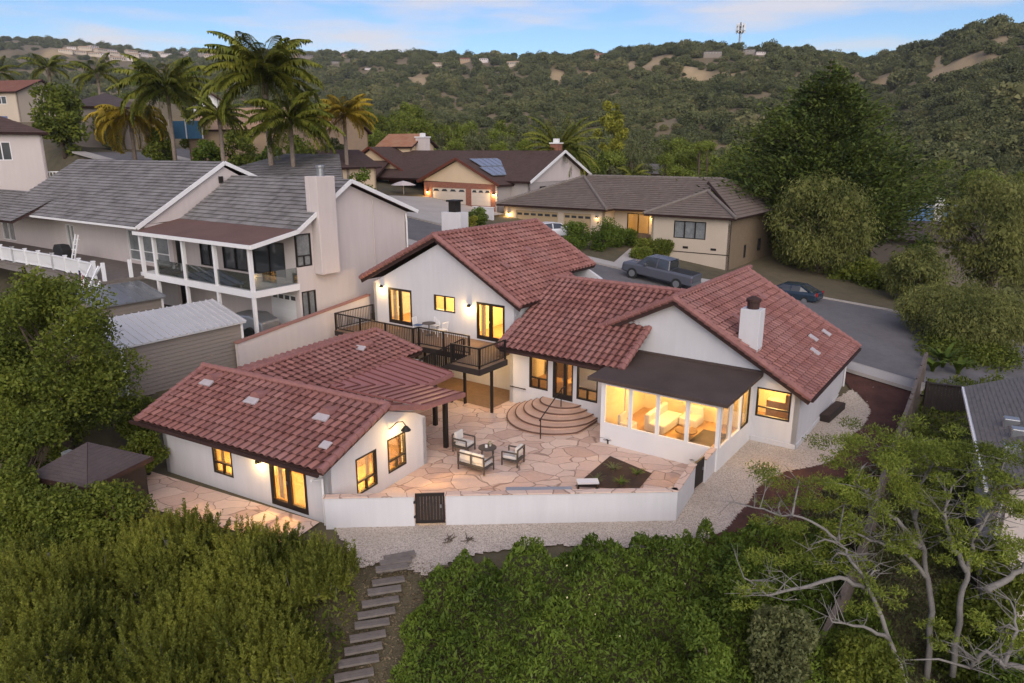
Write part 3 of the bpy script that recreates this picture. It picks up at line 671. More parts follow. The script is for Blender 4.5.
def zRr(s, off=.1): return 6.25 - (.565 if s > -13.05 else .50) * abs(s + 13.05) + off
caps(H, [((-27.2, 30.5, 8.42), (-27.2, 41.1, 8.42)), ((-13.05, 31.3, 6.35), (-13.05, 42.6, 6.35)), ((-21.5, 34.5, zc(34.5) + .1), (-13.6, 34.5, zc(34.5) + .1))])
caps(H, [((-27.2, 30.58, zL(-27.2, .06)), (-21.22, 30.58, zL(-21.22, .06))), ((-27.2, 30.58, zL(-27.2, .06)), (-33.42, 30.58, zL(-33.42, .06))), ((-27.2, 41, zL(-27.2, .06)), (-22.6, 41, zL(-22.6, .06))),
         ((-13.05, 31.38, zRr(-13.05, .06)), (-6.52, 31.38, zRr(-6.52, .06))), ((-13.05, 31.38, zRr(-13.05, .06)), (-17.2, 31.38, zRr(-17.2, .06))), ((-13.05, 41.85, zRr(-13.05, .06)), (-6.52, 41.85, zRr(-6.52, .06))),
         ((-14.38, 28.85, zc(28.85) + .06), (-14.38, 31.74, zc(31.74) + .06)), ((-21.52, 28.85, zc(28.85) + .06), (-21.52, 30.9, zc(30.9) + .06))], .15, 'capred', .38, 'rake_cap')
# fascia boards below the rakes
for p, q in (((-27.2, 30.62, 8.12), (-21.3, 30.62, 8.12 - .565 * 5.9)), ((-27.2, 30.62, 8.12), (-33.35, 30.62, 8.12 - .49 * 6.15)), ((-13.05, 31.42, 6.05), (-6.6, 31.42, 6.05 - .565 * 6.45)), ((-13.05, 31.42, 6.05), (-17.1, 31.42, 6.05 - .5 * 4.05))): mb = H.mb(); mb.bar(p, q, .06, .2); mb.build('fascia', M['fascia'], H.root)
# sunroom
SF = WallF('-t', 27.45); SS = WallF('+s', -9.12); opS = [(-14.45, -13.2, .98, 2.86), (-13.12, -11.90, .98, 2.86), (-11.82, -10.56, .98, 2.86), (-10.48, -9.22, .98, 2.86)]
opS2 = [(27.62, 28.85, .98, 2.86), (28.95, 30.15, .98, 2.86), (30.25, 31.3, .98, 2.86)]
mb = H.mb(); wall(mb, SF, -14.62, -9.12, -.1, 3.0, opS, .14); wall(mb, SS, 27.59, 31.8, -.1, 3.0, opS2, .14); wall(mb, WallF('-s', -14.62), 27.59, 29.5, -.1, 3.0, (), .14)
o_sun = mb.build('sunroom_wall', M['white'], H.root)
for o_ in opS: window(H, SF, *o_, 'plain', 'sunroom_window', 'white', 'glass', .03, .045, inset=.04)
for o_ in opS2: window(H, SS, *o_, 'plain', 'sunroom_window', 'white' if o_[0] < 30 else 'bronze', 'glass', .03, .045, inset=.04)
mb = H.mb(); mb.prism([(-15.2, 27.15, 2.98), (-8.75, 27.15, 2.98), (-8.75, 31.79, 3.12), (-15.2, 31.79, 3.12)], (0, 0, .17)); mb.build('sunroom_roof', M['brownroof'], H.root, bevel=.02)
mb = H.mb(); mb.bar((-15.2, 31.7, 3.33), (-8.75, 31.7, 3.33), .14, .12); mb.build('flashing', M['brownroof'], H.root)
def lounge(o):
    m = H.mb(); m.box(-12.9, -12.1, 28.8, 31.0, .47, .9); m.box(-13.1, -12.85, 28.8, 31.0, .47, 1.3); m.box(-12.1, -11.2, 30.4, 31.3, .47, .9); m.box(-12.1, -11.2, 31.2, 31.4, .47, 1.3); m.build('sofa', M['cushion'], o, bevel=.08)
    m = H.mb(); m.lathe([(.5, .78), (.5, .83), (.0, .84)], (-11.2, 29.2, 0), 20); m.lathe([(.06, .47), (.06, .8)], (-11.2, 29.2, 0), 8); m.build('round_table', M['deckwood'], o)
    m = H.mb(); m.box(-10.9, -9.6, 28.2, 30.6, .47, .485); m.build('rug', M['furn'], o)
    m = H.mb(); m.box(-13.9, -13.3, 27.9, 28.6, .47, .95); m.box(-14.0, -13.85, 27.9, 28.6, .47, 1.35); m.build('armchair', M['cushion'], o, bevel=.06)
r0 = H.mb(); r0.cur = 0; r0.face((-14.47, 31.75, .46), (-9.27, 31.75, .46), (-9.27, 31.75, 2.96), (-14.47, 31.75, 2.96)); r0.face((-14.47, 27.6, .46), (-14.47, 31.75, .46), (-14.47, 31.75, 2.96), (-14.47, 27.6, 2.96))
r0.face((-14.47, 27.6, 2.965), (-9.27, 27.6, 2.965), (-9.27, 31.75, 2.965), (-14.47, 31.75, 2.965)); r0.cur = 1; r0.face((-14.47, 27.6, .465), (-9.27, 27.6, .465), (-9.27, 31.75, .465), (-14.47, 31.75, .465))
sr = r0.build('interior_room', [M['inwall'], M['infloor']], H.root, fix=False); lounge(sr); H.lamp((-12.6, 29.6, 2.6), 60, .2); H.lamp((-10.4, 29.9, 2.6), 50, .2)
# chimneys
mb = H.mb(); mb.box(-10.1, -9.2, 32.0, 32.75, 4.0, 6.05); ch = mb.build('chimney', M['stucco'], H.root, bevel=.02)
mb = H.mb(); mb.lathe([(.27, 6.05), (.27, 6.35), (.33, 6.38), (.33, 6.5), (.1, 6.62)], (-9.65, 32.37, 0), 14); mb.build('chimney_pot', M['tile'] if 0 else M['fascia'], ch)
cl = Q(455, 225, 50.5); cs, ct = st(cl)
mb = H.mb(); mb.box(cs - .85, cs + .85, ct - .45, ct + .45, 5.0, cl[2] + .9); ch = mb.build('chimney', M['stucco'], H.root, bevel=.02)
mb = H.mb(); mb.box(cs - .3, cs + .3, ct - .3, ct + .3, cl[2] + .9, cl[2] + 1.6); mb.box(cs - .42, cs + .42, ct - .42, ct + .42, cl[2] + 1.6, cl[2] + 1.72); mb.build('chimney_cap', M['bronze'], ch)
# small roof vents
def roof_vent(h, s, t, z, tilt_dir, mat='capred', r=.26):
    m = h.mb(); d = Vector(tilt_dir).normalized(); m.tube([Vector((s, t, z)), Vector((s, t, z)) + d * .7], [r, r * .8], 12); m.build('roof_vent', M[mat], h.root)
    m = h.mb(); m.prism([(s - .34, t - .30, z - .17), (s + .34, t - .30, z - .17), (s + .30, t + .0, z - .04), (s - .30, t + .0, z - .04)], (0, -.02, .06)); m.build('vent_flashing', M['lead'], h.root)
for px, py in ((538, 357 - 65), (534, 290)):
    pass
for s, t in ((-10.9, 34.0), (-11.2, 39.0), (-8.2, 38.2), (-8.0, 40.2), (-7.7, 36.6), (-24.0, 33.0), (-24.8, 36.5)):
    z = (zRr(s, .13) if s > -14 else zL(s, .13)); m = H.mb(); a = .565; w = .22
    m.prism([(s - w, t - w, z + a * w), (s + w, t - w, z - a * w), (s + w, t + w, z - a * w), (s - w, t + w, z + a * w)], (.02, 0, .05))
    m.build('vent_tile', M['lead'] if s > -8.5 else M['capred'], H.root)
# wall lamps and floodlight
sconce(H, WL, -31.96, 4.86, 14); sconce(H, WL, -25.05, 4.5, 16); sconce(H, WC, -14.95, 2.6, 3)
m = H.mb(); WR.box(m, -7.35, -7.05, 0, .12, 2.62, 2.72); m.bar(WR.p(-7.2, .1, 2.66), WR.p(-7.0, .25, 2.55), .14); m.build('floodlight', M['bronze'], H.root)
m = H.mb(); m.tube([(-7.02, 41.2, 2.6), (-7.02, 41.2, 0)], .05, 8); m.build('downspout', M['white'], H.root)
m = H.mb(); m.bar((-6.5, 31.4, 2.52), (-6.5, 41.8, 2.52), .1, .12); m.build('gutter', M['fascia'], H.root); m = H.mb(); m.bar((-21.3, 28.8, 3.02), (-14.5, 28.8, 3.02), .1, .12); m.build('gutter', M['fascia'], H.root)
# deck
DK = [(-32.8, 31.0), (-32.8, 27.8), (-26.3, 27.65), (-26.3, 28.1), (-22.9, 28.2), (-22.75, 26.5), (-20.85, 26.5), (-20.85, 28.8), (-21.6, 28.8), (-21.6, 31.0)]
mb = H.mb(); mb.prism([(s, t, 2.42) for s, t in DK], (0, 0, .18)); dk = mb.build('deck', M['deckwood'], H.root)
mb = H.mb()
for a, b in zip(DK[:-3], DK[1:-2]): mb.bar((*a, 2.44), (*b, 2.44), .07, .30)
mb.bar((-22.75, 26.5, 2.44), (-20.85, 26.5, 2.44), .08, .30); mb.build('deck_beam', M['dkwood'], H.root)
RL = [((-32.75, 30.9), (-32.75, 27.85)), ((-32.75, 27.85), (-26.35, 27.7)), ((-26.35, 27.7), (-26.35, 28.15)), ((-26.35, 28.15), (-22.9, 28.25)), ((-22.7, 26.55), (-20.9, 26.55)), ((-20.9, 26.55), (-20.9, 28.7))]
for p, q in RL:
    mb = H.mb(); p, q = Vector((*p, 2.6)), Vector((*q, 2.6)); d = q - p; n = max(1, round(d.length / 2.1)); up = Vector((0, 0, 1))
    mb.bar(p + up * 1.04, q + up * 1.04, .09, .06); mb.bar(p + up * .14, q + up * .14, .05, .05)
    k = max(2, round(d.length / .13))
    for i in range(1, k): mb.bar(p + d * i / k + up * .14, p + d * i / k + up * 1.02, .022)
    for i in range(n + 1): mb.bar(p + d * i / n, p + d * i / n + up * 1.06, .08)
    mb.build('deck_railing', M['bronze'], H.root)
for s, t in ((-20.95, 27.6), (-22.95, 27.9), (-32.6, 28.0), (-30.2, 27.9), (-26.3, 27.9), (-28.9, 30.6), (-28.2, 30.6)):
    mb = H.mb(); mb.box(s - .06, s + .06, t - .06, t + .06, 0, 2.45); mb.build('deck_post', M['bronze'], H.root)
# deck stairs going down behind the patio roof
mb = H.mb(); a0 = Vector((-22.8, 27.3, 2.5)); a1 = Vector((-27.2, 26.5, .1)); side = Vector((.18, -.98, 0)) * .5; d = a1 - a0
for sgn in (-1, 1): mb.bar(a0 + side * sgn, a1 + side * sgn, .06, .28)
for i in range(1, 14):
    c = a0 + d * i / 14; mb.bar(c - side, c + side, .27, .05)
stair = mb.build('deck_stairs', M['dkwood'], H.root)
for sgn in (-1, 1):
    mb = H.mb(); up = Vector((0, 0, 1)); mb.bar(a0 + side * sgn + up * 1.1, a1 + side * sgn + up * 1.1, .07, .06)
    for i in range(0, 41): c = a0 + side * sgn + d * i / 40; mb.bar(c + up * .1, c + up * 1.08, .03 if i % 10 else .08)
    mb.build('stair_railing', M['bronze'], stair)
H.lamp((-24.5, 29.8, 2.2), 22, .1); H.lamp((-21.9, 28.6, 2.2), 16, .1)
mb = H.mb(); mb.face((-27.5, 31.0, .032), (-21.3, 31.0, .032), (-21.3, 28.0, .032), (-27.5, 28.0, .032)); o = mb.build('lower_terrace', M['deckwood'], fix=False); o['kind'] = 'structure'
o.location = H.root.location; o.rotation_euler = H.root.rotation_euler
# fan shaped garden steps and rails
mb = H.mb(); cx, cy = -17.95, 29.48
for i in range(5):
    z1 = .75 - .15 * i; r1 = 1.1 + .36 * i; rt = .95 + .52 * i; pts = []
    for k in range(25):
        a = math.pi + math.pi * k / 24; x = cx + r1 * math.cos(a); y = cy + rt * 1.02 * math.sin(a); x = min(x, -15.9); pts.append((x, y, .02 if i < 5 else 0))
    mb.prism(pts, (0, 0, z1 - .02))
stp = mb.build('garden_steps', plain('step_stone', (.54, .365, .28), .85, .16, 1.6, 20, .2), H.root, bevel=.02)
mb = H.mb()
for i in range(5):
    z1 = .75 - .15 * i; r1 = 1.1 + .36 * i; rt = .95 + .52 * i; pts = []
    for k in range(25):
        a = math.pi + math.pi * k / 24; pts.append(Vector((min(cx + (r1 + .012) * math.cos(a), -15.89), cy + (rt * 1.02 + .012) * math.sin(a), z1 - .035)))
    mb.tube(pts, .04, 6)
mb.build('step_nosing', plain('step_edge_stone', (.13, .07, .05), .8, .2, 3, 30, .2), stp)
mb = H.mb(); mb.bar((-17.0, 26.1, .05), (-17.0, 26.1, 1.0), .04); mb.bar((-17.5, 28.7, .75), (-17.5, 28.7, 1.7), .04); mb.tube([(-17.0, 26.0, .98), (-17.5, 28.75, 1.68), (-17.55, 29.1, 1.68)], .028, 8); mb.build('handrail', M['bronze'], H.root)
mb = H.mb(); WC.box(mb, -21.1, -20.1, .08, .12, .92, .96); WC.box(mb, -21.0, -20.96, 0, .1, .9, .94); WC.box(mb, -20.25, -20.21, 0, .1, .9, .94); mb.build('handrail', M['bronze'], H.root)

# ------------------------------------------------------------------ guest house
G = House('guest_house', 'small low white guest house with red tiled roof and round vents by the patio', 'guest house', GF, -16.6, 17.7, 0)
GL = WallF('-t', 17.7); GE = WallF('+s', -16.6)
opG = [(-22.68, -21.55, .62, 2.06), (-19.5, -17.62, .06, 2.06)]; opE = [(19.2, 20.38, .42, 1.9), (21.05, 22.2, .56, 2.0)]
mb = G.mb(); wall(mb, GL, -25.7, -16.6, -.5, 2.15, opG); wall(mb, GE, 17.7, 23.6, -.5, 2.15, opE); gable(mb, GE, [(17.7, 2.15), (23.6, 2.15), (22.9, 2.55), (20.8, 3.3)])
wall(mb, WallF('-s', -25.7), 17.7, 29.4, -.5, 2.15); gable(mb, WallF('-s', -25.7), [(17.7, 2.15), (23.6, 2.15), (20.8, 3.3)]); wall(mb, WallF('+t', 29.4), -25.7, -21.0, -.5, 2.5); wall(mb, WallF('+s', -21.0), 23.6, 29.4, -.5, 2.5); wall(mb, WallF('+t', 23.6), -21, -16.6, -.5, 2.15)
mb.build('wall', M['stucco'], G.root)
window(G, GL, *opG[0], 'two_low', curtain=.18); window(G, GL, *opG[1], 'door2', 'patio_door', curtain=.14); window(G, GE, *opE[0], 'two_low', curtain=.16); window(G, GE, *opE[1], 'two_low')
def gbed(o):
    m = G.mb(); m.box(-20.5, -18.8, 20.2, 22.4, .05, .5); m.box(-24, -22.4, 20.5, 22.8, .05, .55); m.build('bed', M['cushion'], o, bevel=.05)
    m = G.mb(); m.box(-18.4, -17.3, 22.6, 23.2, .05, 1.3); m.build('cabinet', M['deckwood'], o, bevel=.03)
mb = G.mb(); mb.cur = 0
mb.face((-25.45, 23.35, .05), (-16.85, 23.35, .05), (-16.85, 23.35, 2.13), (-25.45, 23.35, 2.13)); mb.face((-25.45, 17.95, .05), (-25.45, 23.35, .05), (-25.45, 23.35, 2.13), (-25.45, 17.95, 2.13)); mb.face((-25.45, 17.95, 2.13), (-16.85, 17.95, 2.13), (-16.85, 23.35, 2.13), (-25.45, 23.35, 2.13))
mb.face((-21.3, 17.95, .05), (-21.3, 23.35, .05), (-21.3, 23.35, 2.13), (-21.3, 17.95, 2.13))
mb.cur = 1; mb.face((-25.45, 17.95, .05), (-16.85, 17.95, .05), (-16.85, 23.35, .05), (-25.45, 23.35, .05)); gr = mb.build('interior_room', [M['inwall'], M['infloor']], G.root, fix=False); gbed(gr)
G.lamp((-18.8, 20.3, 1.85), 420, .18); G.lamp((-22.9, 20.0, 1.85), 330, .18)
zg = lambda t: 3.52 - .335 * abs(t - 20.8)
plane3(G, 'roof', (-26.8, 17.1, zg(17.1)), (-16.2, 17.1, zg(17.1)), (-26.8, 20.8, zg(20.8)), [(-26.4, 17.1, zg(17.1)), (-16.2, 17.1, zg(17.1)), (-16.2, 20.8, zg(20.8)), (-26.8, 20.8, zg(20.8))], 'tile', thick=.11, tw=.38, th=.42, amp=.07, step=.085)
# second wing with its ridge running away from the camera
zw = lambda s: 3.55 - .25 * abs(s + 24.3)
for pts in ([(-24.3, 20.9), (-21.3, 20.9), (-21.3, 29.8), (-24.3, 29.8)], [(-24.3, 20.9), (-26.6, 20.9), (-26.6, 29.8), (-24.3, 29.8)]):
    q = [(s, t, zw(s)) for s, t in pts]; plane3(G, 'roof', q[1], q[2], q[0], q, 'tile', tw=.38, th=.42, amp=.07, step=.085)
caps(G, [((-26.8, 20.8, 3.62), (-16.2, 20.8, 3.62)), ((-24.3, 21.0, 3.66), (-24.3, 29.8, 3.66))], .14)
caps(G, [((-16.25, 17.1, zg(17.1) + .1), (-16.25, 20.8, zg(20.8) + .1)), ((-26.38, 17.1, zg(17.1) + .06), (-26.75, 20.8, zg(20.8) + .06)), ((-21.4, 29.78, zw(-21.4) + .08), (-24.3, 29.78, zw(-24.3) + .08))], .14, 'capred', .38, 'rake_cap')
# standing seam patio cover, two planes that meet in a valley
def seam_roof(pts, along, nseam):
    m = G.mb(); m.prism(pts, (0, 0, .09)); o = m.build('metal_roof', M['metalred'], G.root); a, b, c, d = [Vector(p) + Vector((0, 0, .11)) for p in pts]
    m = G.mb()
    for i in range(nseam + 1): k = i / nseam; m.bar(a.lerp(b, k), d.lerp(c, k), .035, .055)
    m.build('roof_seam', plain('seam_dark_red', (.15, .055, .045), .6, .1), o); return o
zb = lambda t: 2.70 - .075 * (t - 22.9)
seam_roof([(-24.2, 20.8, 3.46), (-16.3, 20.8, 3.46), (-16.3, 22.95, 2.70), (-24.2, 22.95, 2.70)], 0, 16)
zm = lambda s: 2.82 - .125 * (s + 21.3)
ov = [(-21.35, 22.6, zm(-21.35)), (-21.35, 28.3, zm(-21.35)), (-18.4, 28.3, zm(-18.4)), (-18.4, 25.75, zm(-18.4)), (-21.0, 22.6, zm(-21.0))]
def seam_poly(poly, lines):
    m = G.mb(); m.prism(poly, (0, 0, .09)); o = m.build('metal_roof', M['metalred'], G.root); m = G.mb()
    for p, q in lines: m.bar(Vector(p) + Vector((0, 0, .11)), Vector(q) + Vector((0, 0, .11)), .04, .06)
    m.build('roof_seam', bpy.data.materials.get('seam_dark_red'), o)
V0, V1 = (-21.35, 22.95), (-18.4, 26.0)
def zval(s): return V0[1] + (s - V0[0]) * (V1[1] - V0[1]) / (V1[0] - V0[0])
seam_poly([(-21.35, 22.95, 2.84), (-21.35, 28.3, 2.84), (-18.4, 28.3, 2.47), (-18.4, 26.0, 2.47)], [((s0, t, 2.84 - .125 * (s0 + 21.35)), (-18.4, t, 2.47)) for t in np.arange(23.4, 28.31, .49) for s0 in [max(-21.35, V0[0] + (t - V0[1]) * (V1[0] - V0[0]) / (V1[1] - V0[1]) if t < 26 else -21.35)] for s0 in [(-21.35)] if True] if 0 else
          [((-21.35, t, 2.84), (min(-18.4, V0[0] + (t - V0[1]) * 2.95 / 3.05), t, 2.84 - .1254 * (min(-18.4, V0[0] + (t - V0[1]) * 2.95 / 3.05) + 21.35))) for t in np.arange(23.45, 28.3, .48)])
zB = lambda s, t: 2.84 + (2.47 - 2.84) * (t - 22.95) / 3.05
seam_poly([(-21.35, 22.95, 2.84), (-18.4, 26.0, 2.47), (-16.25, 26.0, 2.47), (-16.25, 22.95, 2.84)], [((s, 22.95, 2.84), (s, min(26.0, zval(s)), zB(s, min(26.0, zval(s))))) for s in np.arange(-20.9, -16.2, .46)])
m = G.mb(); m.bar((-16.22, 22.9, 2.82), (-16.22, 26.0, 2.46), .14, .2); m.bar((-16.22, 20.8, 3.5), (-16.22, 22.95, 2.84), .16, .2); m.bar((-18.4, 26.03, 2.44), (-16.2, 26.03, 2.44), .12, .18); m.bar((-18.37, 26.0, 2.44), (-18.37, 28.3, 2.44), .12, .18); m.build('roof_edge', M['capred'], G.root)
m = G.mb(); m.bar((-21.0, 25.5, 2.4), (-16.5, 25.5, 2.28), .1, .16); m.bar((-18.9, 25.5, 2.3), (-18.9, 28.1, 2.3), .1, .16); m.build('patio_beam', M['dkwood'], G.root)
for s, t in ((-16.85, 25.4), (-18.85, 27.4)):
    m = G.mb(); m.box(s - .09, s + .09, t - .09, t + .09, 0, 2.32); m.build('patio_post', M['bronze'], G.root)
for s, t in ((-25.3, 19.9), (-22.1, 19.5), (-18.3, 19.5)):
    roof_vent(G, s, t, zg(t) + .20, (0, 1, -.1))
roof_vent(G, -23.2, 27.3, zw(-23.2) + .2, (0, 1, -.05), r=.22)
for s, t in ((-16.95, 18.1),):
    z = zg(t) + .17; m = G.mb(); m.prism([(s - .2, t - .15, z - .04), (s + .2, t - .15, z - .04), (s + .2, t + .15, z + .08), (s - .2, t + .15, z + .08)], (0, 0, .05)); m.build('vent_tile', M['lead'], G.root)
m = G.mb(); m.bar((-26.7, 17.0, zg(17.1) - .06), (-16.3, 17.0, zg(17.1) - .06), .1, .12); m.build('gutter', M['fascia'], G.root)
m = G.mb(); m.tube([(-16.75, 17.1, 1.9), (-16.75, 17.62, 1.75), (-16.75, 17.62, -.3)], .045, 8); m.build('downspout', M['white'], G.root)
sconce(G, GL, -19.95, 1.72, 9)
# goose-neck barn lamp on the gable
m = G.mb(); c = GE.p(21.55, 0, 2.5); m.tube([GE.p(21.2, .02, 2.42), GE.p(21.2, .18, 2.56), GE.p(21.3, .35, 2.74), GE.p(21.45, .5, 2.74), GE.p(21.55, .56, 2.55)], .022, 8); m.lathe([(.03, .1), (.07, .08), (.2, -.08), (.2, -.1)], GE.p(21.55, .56, 2.45), 14)
o = m.build('barn_lamp', M['bronze'], G.root); m = G.mb(); m.lathe([(.02, .02), (.06, -.02), (.03, -.08)], GE.p(21.55, .56, 2.4), 8); m.build('bulb', M['bulb'], o); G.lamp(GE.p(21.5, .62, 2.22), 16, .06)

G.root.rotation_euler = (0, 0, R_(GF - 2.0))
# ------------------------------------------------------------------ white patio wall with two gates
wp = [P(326, 528), P(415, 526), P(446, 525), P(676, 520.5), P(694, 492), P(704.5, 483), P(747, 440)]
def wall_run(name, a, b, h, th, label, cat, mat='stucco', cap='flag', capt=.05, z0=-.1, group=None, zb_=None):
    a, b = np.array(a[:2]), np.array(b[:2]); d = b - a; L_ = np.hypot(*d); e = empty(name, (a[0], a[1], z0 + .1), math.atan2(d[1], d[0]), label, cat, group)
    m = MB(); m.box(0, L_, 0, th, -.15, h); m.build('wall_body', M[mat], e, bevel=.015)
    if cap: m = MB(); m.box(-.03, L_ + .03, -.04, th + .04, h, h + capt); m.build('coping', M[cap], e, bevel=.012)
    return e
wall_run('garden_wall', wp[0], wp[1], 1.15, .2, 'short white garden wall between the guest house and the front gate', 'wall')
wall_run('garden_wall', wp[2], wp[3], 1.15, .2, 'long white garden wall along the front of the patio', 'wall')
wall_run('garden_wall', wp[3], wp[4], 1.15, .2, 'short slanting white garden wall at the patio corner beside the side gate', 'wall')
wall_run('garden_wall', wp[5], world(-9.22, 27.9), 1.0, .2, 'white garden wall running up to the sunroom corner', 'wall')
def gate(a, b, h, label):
    a, b = np.array(a[:2]), np.array(b[:2]); d = b - a; L_ = np.hypot(*d); e = empty('garden_gate', (a[0], a[1], 0), math.atan2(d[1], d[0]), label, 'gate')
    m = MB(); m.box(.03, .1, .06, .13, .06, h); m.box(L_ - .1, L_ - .03, .06, .13, .06, h); m.box(.1, L_ - .1, .06, .13, .06, .16); m.box(.1, L_ - .1, .06, .13, h - .1, h); m.build('gate_frame', M['bronze'], e)
    m = MB(); n = 8
    for i in range(n): m.box(.1 + (L_ - .2) * i / n, .1 + (L_ - .2) * (i + .94) / n, .075, .115, .16, h - .1)
    m.build('gate_panel', M['dkwood'], e); m = MB(); m.box(L_ - .2, L_ - .14, .02, .06, h * .55, h * .55 + .12); m.build('latch', M['steel'], e)
    m = MB(); m.box(-.03, .03, .0, .05, .3, .4); m.box(-.03, .03, .0, .05, h - .35, h - .25); m.build('hinge', M['bronze'], e)
gate(wp[1], wp[2], 1.22, 'dark brown board gate in the front wall above the wooden steps'); gate(wp[4], wp[5], 1.15, 'narrow dark metal gate in the side wall near the sunroom')
# boundary wall towards the two-storey neighbour
b0, b1 = world(-33.3, 21.6), world(-33.5, 31.4)
e = empty('boundary_wall', (b0.x, b0.y, 0), math.atan2(b1.y - b0.y, b1.x - b0.x), 'tall cream boundary wall with sloping red coping between the two houses', 'wall'); Lb = (b1 - b0).length
m = MB(); m.prism([(0, 0, -.5), (Lb, 0, -.5), (Lb, 0, 4.05), (0, 0, 3.05)], (0, .25, 0)); m.build('wall_body', M['stucco_warm'], e)
m = MB(); m.prism([(-.05, -.05, 3.05), (Lb, -.05, 4.05), (Lb, -.05, 4.13), (-.05, -.05, 3.13)], (0, .35, 0)); m.build('coping', plain('red_coping', (.30, .15, .12), .8), e)
def onT(px, py, t, deg=MF):
    A, B = axes(deg); r = ray(px, py); k = t / (r[:2] @ B); return (float(k * (r[:2] @ A)), t, float(CAMZ + r[2] * k))
def onS(px, py, s, deg=MF):
    A, B = axes(deg); r = ray(px, py); k = s / (r[:2] @ A); return (s, float(k * (r[:2] @ B)), float(CAMZ + r[2] * k))
def flat_poly(h, name, pts, mat, thick=.1, parent=None):
    m = h.mb(); m.prism(pts, (0, 0, thick)); return m.build(name, M[mat], parent or h.root)
def roof3(h, pts, mat, **k):
    """pts[0]->pts[1] is the eave; the plane passes through pts[2]"""
    return plane3(h, 'roof', pts[0], pts[1], pts[2], pts, mat, flat=True, **k)
# ------------------------------------------------------------------ two-storey neighbour
N = House('neighbor_house', 'two-storey pink-white house with long grey tile roofs, chimney and glass-railed balcony', 'house', MF, -41, 27, 2.5)
gk = dict(tw=.42, th=.38, step=.075, deckmat='fascia', thick=.14)
zl = lambda t: 8.15 + .59 * (t - 24.0)
roof3(N, [(-68.5, 24.0, zl(24)), (-46.9, 24.0, zl(24)), (-46.9, 30.8, zl(30.8)), (-68.5, 30.8, zl(30.8))], 'greytile', **gk)
roof3(N, [(-46.9, 39, zl(30.8) - 3.6), (-68.5, 39, zl(30.8) - 3.6), (-68.5, 30.8, zl(30.8)), (-46.9, 30.8, zl(30.8))], 'greytile', **gk)
roof3(N, [(-80, 22.6, 7.75), (-62.3, 22.6, 7.75), (-62.3, 26.6, 9.6), (-80, 26.6, 9.6)], 'greytile', **gk)
zr2 = lambda t: 8.45 + .64 * (t - 27.0)
roof3(N, [(-46.8, 27.0, zr2(27)), (-34.55, 27.0, zr2(27)), (-34.55, 31.3, zr2(31.3)), (-46.8, 31.3, zr2(31.3))], 'greytile', **gk)
roof3(N, [(-34.55, 37.2, 8.95), (-46.8, 37.2, 8.95), (-46.8, 31.3, zr2(31.3)), (-34.55, 31.3, zr2(31.3))], 'greytile', **gk)
# back hip behind the two ridges
roof3(N, [(-58, 36, 10.8), (-40.5, 36, 10.8), (-47, 41.5, 12.6), (-54, 41.5, 12.6)], 'greytile', **gk)
flat_poly(N, 'balcony_roof', [(-46.9, 23.75, 7.82), (-34.5, 23.75, 7.82), (-34.5, 27.05, 8.44), (-46.9, 27.05, 8.44)], 'shingle' if 0 else 'brownroof2' if 'brownroof2' in M else 'brownroof', .1)
m = N.mb(); m.bar((-46.9, 23.72, 7.84), (-34.48, 23.72, 7.84), .08, .22); m.bar((-34.46, 23.75, 7.84), (-34.46, 27.0, 8.42), .08, .24); m.bar((-68.5, 23.95, 8.12), (-46.9, 23.95, 8.12), .12, .14); m.bar((-34.5, 27.0, 8.42), (-34.5, 31.3, zr2(31.3) - .05), .07, .24); m.bar((-34.5, 31.3, zr2(31.3) - .05), (-34.5, 37.2, 8.9), .07, .24)
m.bar((-46.85, 24.0, zl(24) - .04), (-46.85, 30.8, zl(30.8) - .04), .08, .26); m.bar((-46.85, 30.8, zl(30.8) - .04), (-46.85, 33.5, zl(30.8) - 1.2), .08, .26); m.build('fascia', M['white'], N.root)
WS = WallF('+s', -35.0); WF = WallF('-t', 27.2); WFL = WallF('-t', 26.4)
m = N.mb(); opN = [(27.15, 28.25, 6.25, 8.2), (27.3, 28.35, 3.15, 4.75)]
wall(m, WS, 27.2, 36.6, 1.8, 8.35, opN); gable(m, WS, [(27.2, 8.35), (36.6, 8.35), (36.6, 8.9), (31.3, 10.95)]); m.build('wall', M['stucco_warm'], N.root)
opF = [(-45.2, -43.2, 5.5, 7.6), (-42.6, -40.0, 5.5, 7.6), (-39.4, -36.2, 5.5, 7.6), (-44.8, -43.8, 3.9, 4.7), (-37.9, -35.5, 2.55, 4.5)]
m = N.mb(); wall(m, WF, -47, -35.2, 2.0, 8.3, opF); wall(m, WallF('+t', 36.6), -47, -35, 2.0, 8.3); wall(m, WallF('+s', -47.0), 24.6, 36.6, 8.0, 8.3); gable(m, WallF('+s', -47.05), [(24.8, 8.3), (36.4, 8.9), (30.8, 11.85)])
m.build('wall', M['stucco_warm'], N.root)
opW = [(-53.0, -51.4, 5.3, 7.5), (-51.2, -49.6, 5.3, 7.5), (-49.4, -47.6, 5.3, 7.5), (-62.5, -61.2, 5.25, 7.3), (-75, -72.4, 5.25, 7.2)]
m = N.mb(); wall(m, WFL, -80, -47.1, 1.5, 8.0, opW); m.build('wall', M['stucco_warm'], N.root)
for o_ in opN: window(N, WS, *o_, 'two_low' if o_[2] > 5 else 'slider', 'window', 'bronze', 'paleglass')
for o_ in opF[:3]: window(N, WF, *o_, 'slider', 'balcony_door', 'bronze', 'dkglass')
window(N, WF, *opF[3], 'plain', 'window', 'bronze', 'dkglass')
m = N.mb(); WF.box(m, -37.9, -35.5, -.12, -.06, 2.55, 4.5)
for k in range(4): WF.box(m, -37.9, -35.5, -.06, -.045, 2.6 + k * .48, 2.6 + k * .48 + .42)
gd = m.build('garage_door', M['white'], N.root); m = N.mb()
